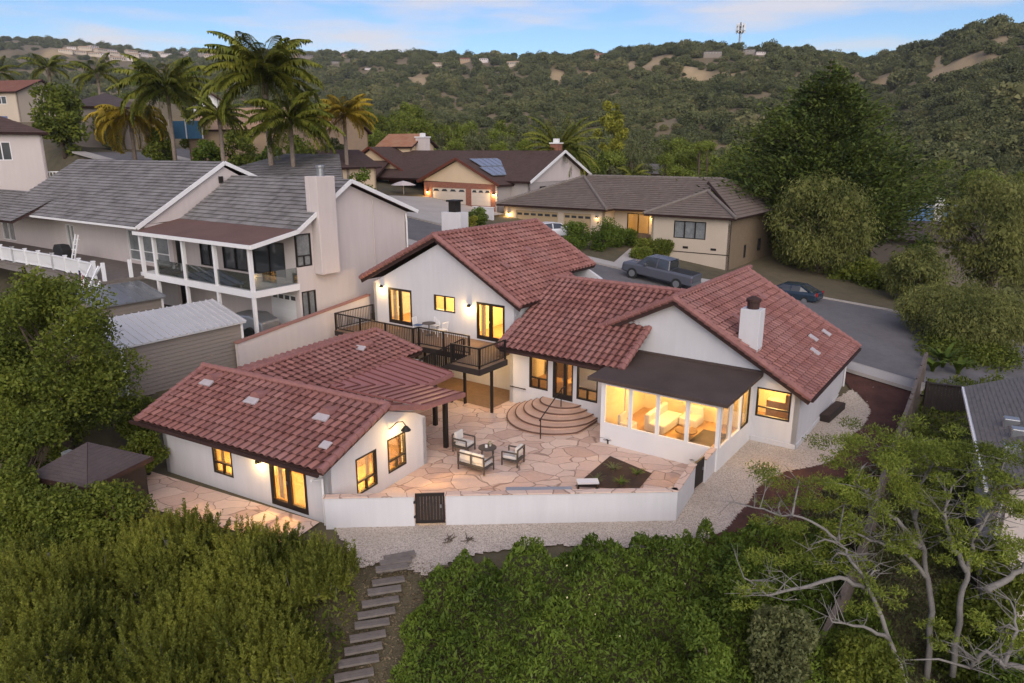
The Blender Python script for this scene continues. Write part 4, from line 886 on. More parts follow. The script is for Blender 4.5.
for k in range(4): WF.box(m, -37.7 + k * .58, -37.3 + k * .58, -.045, -.03, 4.15, 4.4)
m.build('garage_window', M['dkglass'], gd)
for o_ in opW: window(N, WFL, *o_, 'low' if o_[0] > -54 else 'slider', 'window', 'white', 'paleglass')
# balcony
m = N.mb(); m.box(-47, -34.95, 23.95, 27.2, 4.9, 5.28); m.build('balcony_floor', M['white'], N.root)
for s in (-46.7, -45.1, -41.8, -38.5, -35.1):
    m = N.mb(); m.box(s - .1, s + .1, 23.97, 24.17, 5.28, 7.85); m.prism([(s - .1, 24.07, 7.8), (s - .3, 24.07, 7.8), (s - .1, 24.07, 7.45)], (0, .08, 0)); m.build('balcony_post', M['white'], N.root)
    if s > -46: m = N.mb(); m.box(s - .09, s + .09, 23.98, 24.16, 2.3, 4.9); m.build('balcony_post', M['white'], N.root)
for a, b in ((-45.0, -41.9), (-41.7, -38.6), (-38.4, -35.2)):
    m = N.mb(); m.box(a, b, 24.05, 24.07, 5.35, 6.25); m.build('glass_panel', M['railglass'], N.root)
m = N.mb(); m.box(-35.06, -35.04, 24.2, 27.1, 5.35, 6.25); m.build('glass_panel', M['railglass'], N.root)
# chimney
m = N.mb(); m.box(-35.0, -34.3, 28.4, 29.8, 5.7, 11.5); m.box(-35.35, -35.0, 28.4, 29.8, 9.0, 11.5); ch = m.build('chimney', M['stucco_warm'], N.root, bevel=.03)
m = N.mb(); m.lathe([(.24, 11.5), (.24, 11.95), (.3, 12.0), (.3, 12.12), (.1, 12.15)], (-34.7, 29.1, 0), 12); m.build('chimney_pot', M['steel'], ch)
# white railed deck
DP = [(-80, 21.3), (-60, 21.4), (-54.1, 21.6), (-46.6, 21.3), (-46.6, 24.0), (-46.9, 26.4), (-80, 26.4)]
m = N.mb(); m.prism([(s, t, 4.85) for s, t in DP], (0, 0, .2)); m.build('deck', M['wood'], N.root)
for (a, b) in (((-80, 21.4), (-60, 21.5)), ((-60, 21.5), (-54.1, 21.7)), ((-54.1, 21.7), (-47.8, 21.45))):
    A_ = Vector((*a, 5.05)); B_ = Vector((*b, 5.05)); d = B_ - A_; n = max(1, round(d.length / 2.0)); up = Vector((0, 0, 1)); m = N.mb()
    m.bar(A_ + up * 1.0, B_ + up * 1.0, .12, .08); m.bar(A_ + up * .12, B_ + up * .12, .08, .08)
    for i in range(n + 1):
        c = A_ + d * i / n; m.bar(c, c + up * 1.12, .16); m.bar(c + up * 1.12, c + up * 1.18, .22)
    k = int(d.length / .16)
    for i in range(1, k): m.bar(A_ + d * i / k + up * .15, A_ + d * i / k + up * .98, .06)
    m.build('deck_balustrade', M['vinyl'], N.root)
m = N.mb()
for c in ((-46.7, 21.5), (-46.75, 23.2), (-47.8, 21.45)): m.box(c[0] - .09, c[0] + .09, c[1] - .09, c[1] + .09, 5.05, 6.2)
m.bar((-46.7, 21.5, 6.1), (-47.8, 21.45, 5.3), .1); m.build('newel_post', M['vinyl'], N.root)
for s in (-66, -60, -54, -48):
    m = N.mb(); m.box(s - .1, s + .1, 21.9, 22.1, 1.2, 4.85); m.build('deck_post', M['dkwood'], N.root)
m = N.mb(); a0, a1 = Vector((-47.3, 21.3, 5.0)), Vector((-45.2, 18.2, 1.8))
for sx in (-.45, .45): m.bar(a0 + Vector((sx, 0, 0)), a1 + Vector((sx, 0, 0)), .08, .25); m.bar(a0 + Vector((sx, 0, 1)), a1 + Vector((sx, 0, 1)), .07, .08)
for i in range(1, 14): c = a0.lerp(a1, i / 14); m.bar(c - Vector((.45, 0, 0)), c + Vector((.45, 0, 0)), .26, .05)
m.build('deck_stairs', M['vinyl'], N.root)
m = N.mb(); m.tube([(-34.9, 36.4, 8.8), (-34.85, 36.4, 8.3), (-34.85, 36.4, 5.5), (-34.85, 36.0, 4.9), (-34.85, 36.0, 3.5)], .06, 8); m.build('downspout', M['white'], N.root)
m = N.mb(); m.tube([(-34.95, 33.4, 10.0), (-34.95, 33.4, 3.6)], .03, 6); m.build('vent_pipe', M['stucco_warm'], N.root)
m = N.mb(); m.box(-47.02, -46.9, 30.3, 30.6, 10.75, 11.2); m.build('floodlight', M['bronze'], N.root)
p = world(-47.9, 21.2, 5.0); e = empty('house_flag', p, R_(MF), 'limp striped flag hanging from the white post at the end of the railed deck', 'flag')
m = MB(); m.tube([(0, 0, .2), (.25, -.75, 1.0)], .025, 6); m.build('pole', M['white'], e)
m = MB(); fl_m = [plain('flag_red', (.30, .035, .04), .85), plain('flag_white', (.62, .60, .58), .85), plain('flag_navy', (.02, .03, .09), .85)]
for k in range(7):
    m.cur = k % 2; x0 = .02 + k * .055; m.box(x0, x0 + .054, -.62 - .02 * (k % 3), -.59 - .02 * (k % 3), -.55, .72 - .04 * k)
m.cur = 2; m.box(.02, .22, -.66, -.63, .25, .74); m.build('flag_cloth', fl_m, e)
# covered barbecue and ladder on the deck
p = world(-57.5, 23.8, 5.06); e = empty('covered_grill', p, R_(MF), 'black covered barbecue on the white-railed deck of the grey-roofed house', 'grill')
m = MB(); m.prism([(-.7, -.35, 0), (.7, -.35, 0), (.75, -.35, .9), (.45, -.35, 1.25), (-.45, -.35, 1.25), (-.75, -.35, .9)], (0, .7, 0)); m.build('grill_cover', M['black'], e, bevel=.06)
m = MB(); m.box(-.6, .6, -.3, .3, .0, .08); m.build('grill_base', M['steel'], e)
p = world(-55.3, 23.9, 5.06); e = empty('step_ladder', p, R_(MF), 'white step ladder leaning beside the covered grill', 'ladder')
for sx in (-.22, .22):
    m = MB(); m.bar((sx, -.5, 0), (sx, .1, 2.1), .07); m.build('rail', M['vinyl'], e)
for i in range(1, 6):
    m = MB(); m.bar((-.22, -.5 + .12 * i, .35 * i), (.22, -.5 + .12 * i, .35 * i), .06); m.build('rung', M['vinyl'], e)
# sheds
def shed(name, label, s0, s1, t0, t1, z0, zlo, zhi, ridge='mono', roofmat='whiteroof', wallmat='lap', nrib=18):
    h = House(name, label, 'shed', MF, (s0 + s1) / 2, (t0 + t1) / 2, z0); m = h.mb()
    if ridge == 'mono': hi = zhi - .1; pr = [(s0, zhi), (s1, zlo)]
    m.prism([(s0, t0, z0), (s1, t0, z0), (s1, t0, zlo), (s0, t0, zhi)], (0, t1 - t0, 0)); w = m.build('wall', M[wallmat], h.root)
    m = h.mb(); n = int((zlo - z0) / .2)
    for k in range(n): m.prism([(s1, t0, z0 + k * .2), (s1 + .03, t0, z0 + k * .2), (s1, t0, z0 + k * .2 + .19)], (0, t1 - t0, 0))
    for k in range(n): m.prism([(s0, t0, z0 + k * .2), (s0, t0 - .03, z0 + k * .2), (s0, t0, z0 + k * .2 + .19)], (s1 - s0, 0, 0))
    m.build('siding', M[wallmat], w)
    sl = (zlo - zhi) / (s1 - s0); m = h.mb(); a = [(s0 - .15, t0 - .2, zhi + .15 * -sl + .03), (s1 + .2, t0 - .2, zlo + sl * .2 + .03), (s1 + .2, t1 + .2, zlo + sl * .2 + .03), (s0 - .15, t1 + .2, zhi - .15 * sl + .03)]
    m.prism(a, (0, 0, .08)); r = m.build('roof', M[roofmat], h.root); m = h.mb(); a = [Vector(p) + Vector((0, 0, .1)) for p in a]
    for i in range(nrib + 1): k = i / nrib; m.bar(a[0].lerp(a[3], k), a[1].lerp(a[2], k), .06, .06)
    m.build('roof_rib', M[roofmat], r)
    m = h.mb()
    for t in (t0 - .02, t1): m.box(s1 - .05, s1 + .06, t - .05, t + .07, z0, zlo)
    m.build('corner_trim', M['white'], h.root)
    m = h.mb(); m.box(s0 + (s1 - s0) * .3, s0 + (s1 - s0) * .7, t0 - .06, t0 - .035, z0 + .05, z0 + 1.95); d = m.build('door', M['white'], h.root); return h
shed('garden_shed', 'long taupe-sided shed with white ribbed metal roof beside the boundary wall', -36.6, -33.9, 15.9, 22.3, 1.4, 4.0, 4.75)
shed('garden_shed', 'small brown shed with grey panel roof under the neighbour\'s balcony', -46.2, -43.4, 19.3, 23.2, 1.9, 4.1, 4.7, roofmat='steel', wallmat='cream' if 0 else 'lap', nrib=7)
p = world(-36.8, 24.9, 2.45); e = empty('covered_trailer', p, R_(MF + 10), 'low trailer under a grey cover below the balcony', 'trailer')
m = MB(); m.prism([(-1.6, -.8, .35), (1.6, -.8, .35), (1.5, -.75, .9), (.6, -.7, 1.25), (-.9, -.7, 1.2), (-1.5, -.75, .9)], (0, 1.5, 0)); m.build('cover', M['steel'], e, bevel=.1)
for sx in (-.7, .7):
    m = MB(); m.tube([(sx, -.95, .3), (sx, -.78, .3)], .3, 14); m.build('wheel', M['black'], e)

# ------------------------------------------------------------------ grey ranch house across the street
K = House('ranch_house', 'single-storey beige house with brown hip roof and two tan garage doors across the street', 'house', MF, -34, 66, 3.5)
bk = dict(tw=.33, th=.42, step=.06, deckmat='fascia', thick=.16)
roof3(K, [(-47.4, 63.4, 7.3), (-33.9, 63.4, 7.3), (-40.6, 70.5, 10.1)], 'browntile', **bk)
roof3(K, [(-33.9, 63.4, 7.3), (-33.9, 71.5, 7.3), (-40.6, 78, 10.1), (-40.6, 70.5, 10.1)], 'browntile', **bk)
roof3(K, [(-47.4, 80, 7.3), (-47.4, 63.4, 7.3), (-40.6, 70.5, 10.1), (-40.6, 80, 10.1)], 'browntile', **bk)
roof3(K, [(-38, 65.0, 7.3), (-20.6, 65.0, 7.3), (-25.4, 71.5, 10.12), (-40.6, 71.5, 10.12)], 'browntile', **bk)
roof3(K, [(-20.4, 62, 7.3), (-20.4, 78, 7.3), (-25.2, 71.5, 10.12), (-25.2, 67, 10.12)], 'browntile', **bk)
roof3(K, [(-20.4, 78, 7.3), (-47.4, 78, 7.3), (-40.6, 71.5, 10.1), (-25.2, 71.5, 10.1)], 'browntile', **bk)
roof3(K, [(-29.0, 61.4, 7.3), (-20.4, 61.4, 7.3), (-24.7, 65.8, 9.25)], 'browntile', **bk)
roof3(K, [(-20.4, 61.4, 7.3), (-20.4, 70, 7.3), (-24.7, 70, 9.25), (-24.7, 65.8, 9.25)], 'browntile', **bk)
roof3(K, [(-29.0, 67, 7.3), (-29.0, 61.4, 7.3), (-24.7, 65.8, 9.25), (-24.7, 70, 9.25)], 'browntile', **bk)
caps(K, [((-40.6, 70.5, 10.2), (-33.9, 63.4, 7.4)), ((-40.6, 70.5, 10.2), (-47.4, 63.4, 7.4)), ((-40.6, 71.5, 10.22), (-25.3, 71.5, 10.22)), ((-24.7, 65.8, 9.35), (-20.4, 61.4, 7.4)), ((-24.7, 65.8, 9.35), (-29, 61.4, 7.4)), ((-24.7, 65.8, 9.35), (-24.7, 70, 9.35)), ((-25.2, 71.5, 10.2), (-20.4, 78, 7.4))], .16, 'browntile' if 0 else 'wood', .4)
WG = WallF('-t', 64.1); WM = WallF('-t', 66.2); WX = WallF('-t', 62.0); WY = WallF('+s', -21.0)
m = K.mb(); wall(m, WG, -46.8, -34.5, 3, 7.25, [(-45.2, -39.9, 4.4, 6.75), (-39.2, -36.0, 4.4, 6.75)]); wall(m, WallF('+s', -34.5), 64.1, 66.2, 3, 7.25); wall(m, WallF('-s', -46.8), 64.1, 77.5, 3, 7.25)
wall(m, WM, -34.5, -28.4, 3, 7.25, [(-33.0, -30.6, 4.9, 6.9), (-29.9, -28.7, 4.3, 6.9)]); wall(m, WX, -28.4, -21.0, 2, 7.25, [(-26.2, -23.2, 5.3, 6.85)]); wall(m, WallF('-s', -28.4), 62.0, 66.2, 3, 7.25)
wall(m, WallF('+t', 77.5), -46.8, -21, 2, 7.25); m.build('wall', M['beige'], K.root)
m = K.mb(); wall(m, WY, 62.0, 77.5, 1, 7.25, [(66, 66.6, 3.4, 4.6), (70, 71, 3.6, 4.8)]); m.build('side_wall', plain('brown_siding', (.20, .15, .10), .9, .12, 2, 30, .2), K.root)
for a0, a1 in ((-45.2, -39.9), (-39.2, -36.0)):
    m = K.mb(); WG.box(m, a0, a1, -.14, -.08, 4.4, 6.75)
    for k in range(4): WG.box(m, a0 + .05, a1 - .05, -.08, -.065, 4.45 + k * .57, 4.45 + k * .57 + .5)
    g = m.build('garage_door', M['garagetan'], K.root); m = K.mb(); n = 6 if a1 - a0 > 4 else 4
    for k in range(n): w = (a1 - a0) / n; WG.box(m, a0 + w * (k + .15), a0 + w * (k + .85), -.065, -.05, 6.28, 6.52)
    m.build('garage_window', M['dkglass'], g)
window(K, WM, -33.0, -30.6, 4.9, 6.9, 'slider', 'window', 'bronze', 'glass'); window(K, WM, -29.9, -28.7, 4.3, 6.9, 'plain', 'front_door', 'dkwood', 'glass')
window(K, WX, -26.2, -23.2, 5.3, 6.85, 'three', 'window', 'bronze', 'paleglass'); window(K, WY, 66, 66.6, 3.4, 4.6, 'plain', 'window', 'bronze', 'dkglass'); window(K, WY, 70, 71, 3.6, 4.8, 'plain', 'window', 'bronze', 'dkglass')
room(K, -34.2, -28.5, 66.45, 70, 4.3, 7.0, watts=26)
for s in (-27.6, -25, -22.4): m = K.mb(); WX.box(m, s - .25, s + .25, -.02, .02, 4.4, 4.6); m.build('vent_grille', M['bronze'], K.root)
m = K.mb(); WX.box(m, -28.4, -21, -.01, .03, 4.05, 4.12); WY.box(m, 62.0, 62.12, .0, .03, 2, 7.2); m.build('trim', M['dkwood'], K.root)
sconce(K, WG, -46.1, 6.4, 14); sconce(K, WG, -35.3, 6.5, 3); K.lamp((-29.6, 64.9, 6.6), 30, .1); sconce(K, WM, -30.2, 6.6, 6)
m = K.mb(); m.box(-31.4, -30.0, 63.9, 64.0, 3.9, 5.2); m.box(-30.0, -28.6, 63.9, 64.0, 3.9, 5.2); m.build('entry_fence', M['deckwood'], K.root)

# ------------------------------------------------------------------ brown-roofed house with solar panels
Bh = House('brown_roof_house', 'brown shingled house with brick garage front and solar panels', 'house', MF, -55, 70, 6.5)
sk = dict(tw=.3, th=.2, step=.02, deckmat='fascia', thick=.2)
def gable_front(h, t, aL, aR, ap, tback, roofmat, wallmat, sk, fascia='redtrim'):
    """gable facing the camera: aL, aR eave points (s,z), ap apex (s,z)"""
    mid = ap
    roof3(h, [(aR[0], t - .4, aR[1]), (aR[0], tback, aR[1]), (ap[0], tback, ap[1]), (ap[0], t - .4, ap[1])], roofmat, **sk)
    roof3(h, [(aL[0], tback, aL[1]), (aL[0], t - .4, aL[1]), (ap[0], t - .4, ap[1]), (ap[0], tback, ap[1])], roofmat, **sk)
    m = h.mb(); m.bar((aR[0], t - .45, aR[1] - .05), (ap[0], t - .45, ap[1] - .05), .08, .28); m.bar((aL[0], t - .45, aL[1] - .05), (ap[0], t - .45, ap[1] - .05), .08, .28); m.build('rake_board', M[fascia], h.root)
M['redtrim'] = plain('red_brown_trim', (.12, .035, .02), .7)
# main ridge
gR = onS(532, 154, -45.4)
roof3(Bh, [(-76, 66.8, 9.6), (-45.2, 66.8, 9.6), (-45.2, 74, 12.9), (-76, 74, 12.9)], 'shingle', **sk)
roof3(Bh, [(-45.2, 81.5, 9.5), (-76, 81.5, 9.5), (-76, 74, 12.9), (-45.2, 74, 12.9)], 'shingle', **sk)
gable_front(Bh, 65, (-59.9, 9.45), (-47.8, 9.25), (-53.9, 12.1), 73, 'shingle', 'cream', sk)
m = Bh.mb(); gable(m, WallF('-t', 65.0), [(-59.3, 9.5), (-48.4, 9.3), (-53.9, 11.85)]); m.build('gable_wall', M['cream'], Bh.root)
WB = WallF('-t', 65.02); m = Bh.mb(); wall(m, WB, -59.2, -48.4, 6, 9.4, [(-58.0, -52.85, 6.9, 8.75), (-52.1, -49.3, 6.9, 8.75)]); m.build('brick_wall', M['brick'], Bh.root)
for a0, a1 in ((-58.0, -52.85), (-52.1, -49.3)):
    m = Bh.mb(); WB.box(m, a0, a1, -.14, -.08, 6.9, 8.75)
    for k in range(4): WB.box(m, a0 + .05, a1 - .05, -.08, -.065, 6.93 + k * .45, 6.93 + k * .45 + .4)
    g = m.build('garage_door', M['garage'], Bh.root); m = Bh.mb(); n = 4 if a1 - a0 > 4 else 3
    for k in range(n): w = (a1 - a0) / n; m.prism([WB.p(a0 + w * (k + .14), -.05, 8.36), WB.p(a0 + w * (k + .86), -.05, 8.36), WB.p(a0 + w * (k + .7), -.05, 8.6), WB.p(a0 + w * (k + .3), -.05, 8.6)], (0, -.012, 0))
    m.build('garage_window', M['dkglass'], g)
WBs = WallF('+s', -48.4); m = Bh.mb(); wall(m, WBs, 65, 67.5, 5, 9.3); wall(m, WallF('+s', -45.8), 67.5, 81, 4, 9.6, [(69.6, 70.9, 7.4, 9.0), (77.5, 78.6, 7.4, 9.2)]); wall(m, WallF('-t', 67.5), -48.4, -45.8, 5, 9.4); m.build('side_wall', plain('grey_siding', (.40, .36, .34), .8, .05, 1, 40, .1), Bh.root)
m = Bh.mb(); gable(m, WallF('+s', -45.75), [(67.2, 9.5), (81.2, 9.5), (74, 12.75)]); m.build('gable_wall', M['stucco_warm'], Bh.root)
window(Bh, WallF('+s', -45.8), 69.6, 70.9, 7.4, 9.0, 'slider', 'window', 'bronze', 'dkglass'); window(Bh, WallF('+s', -45.8), 77.5, 78.6, 7.4, 9.2, 'plain', 'window', 'white', 'lit')
m = Bh.mb(); m.bar((-45.15, 66.8, 9.55), (-45.15, 74, 12.85), .08, .3); m.bar((-45.15, 74, 12.85), (-45.15, 81.5, 9.45), .08, .3); m.build('rake_board', M['white'], Bh.root)
# left gables and entry
aA = onT(371, 147, 69.0); aE = onT(414, 177, 69.0)
gable_front(Bh, 69, (2 * aA[0] - aE[0], aE[2]), (aE[0], aE[2]), (aA[0], aA[2]), 78, 'shingle', 'cream', sk)
m = Bh.mb(); gable(m, WallF('-t', 69.0), [(2 * aA[0] - aE[0] + .5, aE[2]), (aE[0] - .5, aE[2]), (aA[0], aA[2] - .3)]); m.build('gable_wall', M['cream'], Bh.root)
aL = onT(352, 158, 67.4); lR = onT(388, 175, 67.4)
roof3(Bh, [(lR[0] - 14, 65.2, lR[2] - .2), (lR[0], 65.2, lR[2] - .2), (lR[0] - 1.2, 69, lR[2] + 1.7), (lR[0] - 14, 69, lR[2] + 1.7)], 'shingle', **sk)
m = Bh.mb(); wall(m, WallF('-t', 69.0), -84, aE[0] - .3, 6.5, aE[2], [(-66.5, -65.2, 7.2, 9.3), (-70.5, -69, 7.6, 9.2)]); m.build('brick_wall', M['brick'], Bh.root)
window(Bh, WallF('-t', 69.0), -66.5, -65.2, 7.2, 9.3, 'plain', 'front_door', 'dkwood', 'dkglass'); window(Bh, WallF('-t', 69.0), -70.5, -69, 7.6, 9.2, 'slider', 'window', 'white', 'dkglass')
sconce(Bh, WB, -58.6, 8.3, 22); sconce(Bh, WB, -48.85, 8.3, 22)
# solar panels on the slope to the right of the garage gable
zs_ = lambda s: 12.1 - (12.1 - 9.25) / 6.1 * (s + 53.9) + .22
for i, (s0, s1, ta, tb) in enumerate([(-53.2, -51.4, 66.2, 71.6), (-51.3, -49.4, 65.6, 71.0)]):
    for k in range(5):
        t0 = ta + (tb - ta) * k / 5; t1 = ta + (tb - ta) * (k + .95) / 5; m = Bh.mb(); m.prism([(s0, t0, zs_(s0)), (s1, t0, zs_(s1)), (s1, t1, zs_(s1)), (s0, t1, zs_(s0))], (0, 0, .05)); sp = m.build('solar_panel', M['steel'], Bh.root)
        m = Bh.mb(); m.prism([(s0 + .06, t0 + .06, zs_(s0 + .06) + .055), (s1 - .06, t0 + .06, zs_(s1 - .06) + .055), (s1 - .06, t1 - .06, zs_(s1 - .06) + .055), (s0 + .06, t1 - .06, zs_(s0 + .06) + .055)], (0, 0, .012)); m.build('solar_cell', M.setdefault('cell', plain('solar_cell', (.14, .17, .24), .18, .1, 3, 10, 0, 0, .9)), sp)
for px, py, Y in ((424, 141, 76), (548, 147, 0)):
    c = onT(px, py, 75.5); s = c[0] if Y else -47.2; m = Bh.mb(); w = .9 if Y else .55; m.box(s - w, s + w, 74.8, 75.7, 11.5, 14.6 if Y else 13.7); ch = m.build('chimney', M['brick'] if not Y else M['stucco_warm'], Bh.root); m = Bh.mb(); zz = 14.6 if Y else 13.7; m.box(s - w - .1, s + w + .1, 74.7, 75.8, zz, zz + .15); m.box(s - .3, s + .3, 75, 75.5, zz + .15, zz + .6); m.build('chimney_cap', M['white'], ch)
e = empty('patio_umbrella', world(-60.8, 63.2, 6.8), 0, 'pale pink open umbrella beside the brick garage', 'umbrella')
m = MB(); m.lathe([(1.5, 2.2), (.8, 2.5), (.02, 2.7)], (0, 0, 0), 8); m.build('canopy', M['stucco_warm'], e); m = MB(); m.tube([(0, 0, 0), (0, 0, 2.6)], .03, 6); m.build('pole', M['white'], e)
e = empty('low_wall', world(-48.0, 60.2, 6.0), R_(MF), 'low white wall beside the garage of the brown-roofed house', 'wall'); m = MB(); m.box(0, 2.6, 0, .25, -.5, 1.2); m.build('wall_body', M['stucco'], e); m = MB(); m.box(-.05, 2.65, -.05, .3, 1.2, 1.27); m.build('coping', M['white'], e)

# ------------------------------------------------------------------ simpler houses farther back
def simple_house(name, label, x, y, z, rot, w, d, hw, hr, wallm, roofm, wins=(), gable_end='x', group=None, over=.5, cat='house', paneM='dkglass', tk=None, zdown=4):
    h = House(name, label, cat, 0, x, y, z, group); h.root.rotation_euler = (0, 0, R_(rot)); h.off = (0, 0, 0)
    tk = tk or dict(tw=.5, th=.4, step=.03, deckmat='fascia', thick=.18); m = h.mb(); X, Y = w / 2, d / 2
    Wf = WallF('-t', -Y); wall(m, Wf, -X, X, -zdown, hw, [(a, b, c, e_) for a, b, c, e_ in wins]); wall(m, WallF('+t', Y), -X, X, -zdown, hw); wall(m, WallF('+s', X), -Y, Y, -zdown, hw); wall(m, WallF('-s', -X), -Y, Y, -zdown, hw)
    if gable_end == 'x':
        for f, c in (('+s', X), ('-s', -X)): gable(m, WallF(f, c), [(-Y, hw), (Y, hw), (0, hw + hr)])
    elif gable_end == 'y':
        for f, c in (('-t', -Y), ('+t', Y)): gable(m, WallF(f, c), [(-X, hw), (X, hw), (0, hw + hr)])
    m.build('wall', M[wallm], h.root)
    for a in wins: window(h, Wf, *a, 'slider', 'window', 'white', paneM)
    zt = hw + hr; o = over
    if gable_end == 'x':
        sl = hr / Y; zo = hw - sl * o
        roof3(h, [(-X - o, -Y - o, zo), (X + o, -Y - o, zo), (X + o, 0, zt), (-X - o, 0, zt)], roofm, **tk); roof3(h, [(X + o, Y + o, zo), (-X - o, Y + o, zo), (-X - o, 0, zt), (X + o, 0, zt)], roofm, **tk)
    elif gable_end == 'y':
        sl = hr / X; zo = hw - sl * o
        roof3(h, [(X + o, -Y - o, zo), (X + o, Y + o, zo), (0, Y + o, zt), (0, -Y - o, zt)], roofm, **tk); roof3(h, [(-X - o, Y + o, zo), (-X - o, -Y - o, zo), (0, -Y - o, zt), (0, Y + o, zt)], roofm, **tk)
    else:
        k = min(X, Y); zo = hw - hr / k * o; a, b = (X - k, 0) if X > k else (0, Y - k)
        roof3(h, [(-X - o, -Y - o, zo), (X + o, -Y - o, zo), (a, -b, zt), (-a, -b, zt)] if a else [(-X - o, -Y - o, zo), (X + o, -Y - o, zo), (0, -b, zt)], roofm, **tk)
        roof3(h, [(X + o, Y + o, zo), (-X - o, Y + o, zo), (-a, b, zt), (a, b, zt)] if a else [(X + o, Y + o, zo), (-X - o, Y + o, zo), (0, b, zt)], roofm, **tk)
        roof3(h, [(X + o, -Y - o, zo), (X + o, Y + o, zo), (a, b, zt), (a, -b, zt)] if b else [(X + o, -Y - o, zo), (X + o, Y + o, zo), (a, 0, zt)], roofm, **tk)
        roof3(h, [(-X - o, Y + o, zo), (-X - o, -Y - o, zo), (-a, -b, zt), (-a, b, zt)] if b else [(-X - o, Y + o, zo), (-X - o, -Y - o, zo), (-a, 0, zt)], roofm, **tk)
    return h
M['orangeroof'] = uvmat('orange_tile', [(.30, .13, .07), (.36, .17, .09), (.33, .15, .08)], (.4, .24, .16), .85)
M['tanroof'] = uvmat('tan_tile', [(.36, .22, .13), (.42, .27, .17), (.39, .25, .15)], (.46, .33, .24), .85)
M['redroof'] = uvmat('red_tile_far', [(.20, .085, .06), (.24, .10, .07), (.22, .09, .065)], (.28, .14, .1), .85)
M['darkroof'] = uvmat('dark_shingle', [(.07, .055, .055), (.085, .065, .062), (.078, .06, .06)], (.11, .09, .085), .85)
# tall cream house at the picture's left side
c = Q(41, 130, 68)
fl = simple_house('cream_house', 'tall cream stucco house with brown roof and solar panels beyond the white-railed deck', c[0] - 8.5 * math.cos(R_(35)) - 5.5 * math.sin(R_(35)), c[1] - 8.5 * math.sin(R_(35)) + 5.5 * math.cos(R_(35)), 9.0, 35, 17, 11, 5.7, 2.4, 'stucco_warm', 'darkroof' if 0 else 'shingle', [(4.6, 6.0, 3.1, 4.7), (-2, 0, 2.8, 4.6)], 'hip', zdown=5)
m = MB()
for k in range(5): m.prism([(1.0 + k * 1.05, -4.9, 5.75), (2.0 + k * 1.05, -4.9, 5.75), (2.0 + k * 1.05, -2.6, 6.87), (1.0 + k * 1.05, -2.6, 6.87)], (0, -.03, .12))
m.build('solar_panel', M['cell'], fl.root)
m = MB(); m.box(8.5, 10.5, -5.2, -3.2, .8, 1.0)
for k in range(8): m.box(8.6 + k * .26, 8.66 + k * .26, -5.2, -5.14, 1.0, 2.0)
m.box(8.5, 10.5, -5.22, -5.12, 2.0, 2.08); m.box(10.42, 10.5, -5.2, -3.2, 1.0, 2.05); m.build('balcony', M['vinyl'], fl.root)
M['tanwall'] = plain('tan_stucco', (.36, .26, .17), .9, .1)
def bgh(px, py, Y, label, w, d, hw, hr, wm, rm, rot, ge, wins=()):
    """house whose ridge appears at this place, at distance Y"""
    c = Q(px, py, Y); return simple_house('background_house', label, c[0], c[1], c[2] - hw - hr, rot, w, d, hw, hr, wm, rm, wins, ge, zdown=6)
bgh(14, 80.5, 125, 'low house with faded red tile roof behind the round dark tree', 10, 10, 3, 2.0, 'beige', 'redroof', -12, 'x', [(1, 3, 1, 2.2)])
bgh(106, 94, 105, 'house with dark purple-brown hip roof among the palms', 9, 12, 2.3, 1.8, 'lap', 'darkroof', 25, 'hip')
bgh(213, 94, 100, 'white gabled house with pale roof seen between the tall palms', 5.5, 8, 3, 2.0, 'white', 'tanroof', 15, 'y', [(-1, 1, .8, 2.2)])
bgh(252, 108, 92, 'tan tile roofed house behind the tallest palm', 12, 9, 2.2, 2.4, 'tanwall', 'tanroof', -15, 'x')
bgh(312, 112, 100, 'tan roofed house between the tallest palm and the single slender palm', 11, 9, 2.2, 2.4, 'tanwall', 'tanroof', -25, 'x')
bgh(407, 134, 104, 'small orange tile roof rising behind the brown-roofed house', 5, 6, 3, 1.5, 'cream', 'orangeroof', -25, 'x')
bgh(330, 150, 78, 'cream house corner with dark brown roof beside the brown-roofed house', 6, 7, 3.2, 1.5, 'cream', 'shingle', MF, 'y')
bgh(643, 164, 132, 'distant house with blue-grey roof behind the ranch house', 9, 8, 2.6, 1.4, 'white', 'greyshingle', -20, 'x')
c = Q(930, 232, 82)
bgh(940, 222, 84, 'house with grey-brown roof partly hidden between the pepper trees', 13, 9, 2.4, 1.6, 'lap', 'darkroof', -30, 'x')
e = empty('blue_shed', (Q(930, 224, 92)[0], 92, Q(930, 224, 92)[2]), R_(-20), 'small bright blue building glimpsed between the dark conifer and the pepper trees', 'building')
m = MB(); m.box(-3, 3, -2, 2, -6, 2.2); m.build('wall', plain('blue_paint', (.10, .19, .34), .7), e); m = MB(); m.box(-.1, .8, -2.15, -2.02, -6, 3.4); m.build('white_post', M['white'], e); m = MB(); m.box(-3.3, 3.3, -2.3, 2.3, 2.2, 2.4); m.build('roof', M['steel'], e)
c = Q(186, 128, 88); e = empty('blue_fence', tuple(c), R_(-15), 'blue tarpaulin screen behind the yellowed palm', 'screen'); m = MB(); m.box(-2.2, 2.2, 0, .1, -1.2, .8); m.build('screen_panel', M['blue'] if 'blue' in M else plain('blue_tarp', (.05, .14, .24), .7), e)
m = MB(); [m.box(x - .06, x + .06, -.08, .0, -1.2, 1.0) for x in (-2.2, 0, 2.2)]; m.build('post', M['white'], e)
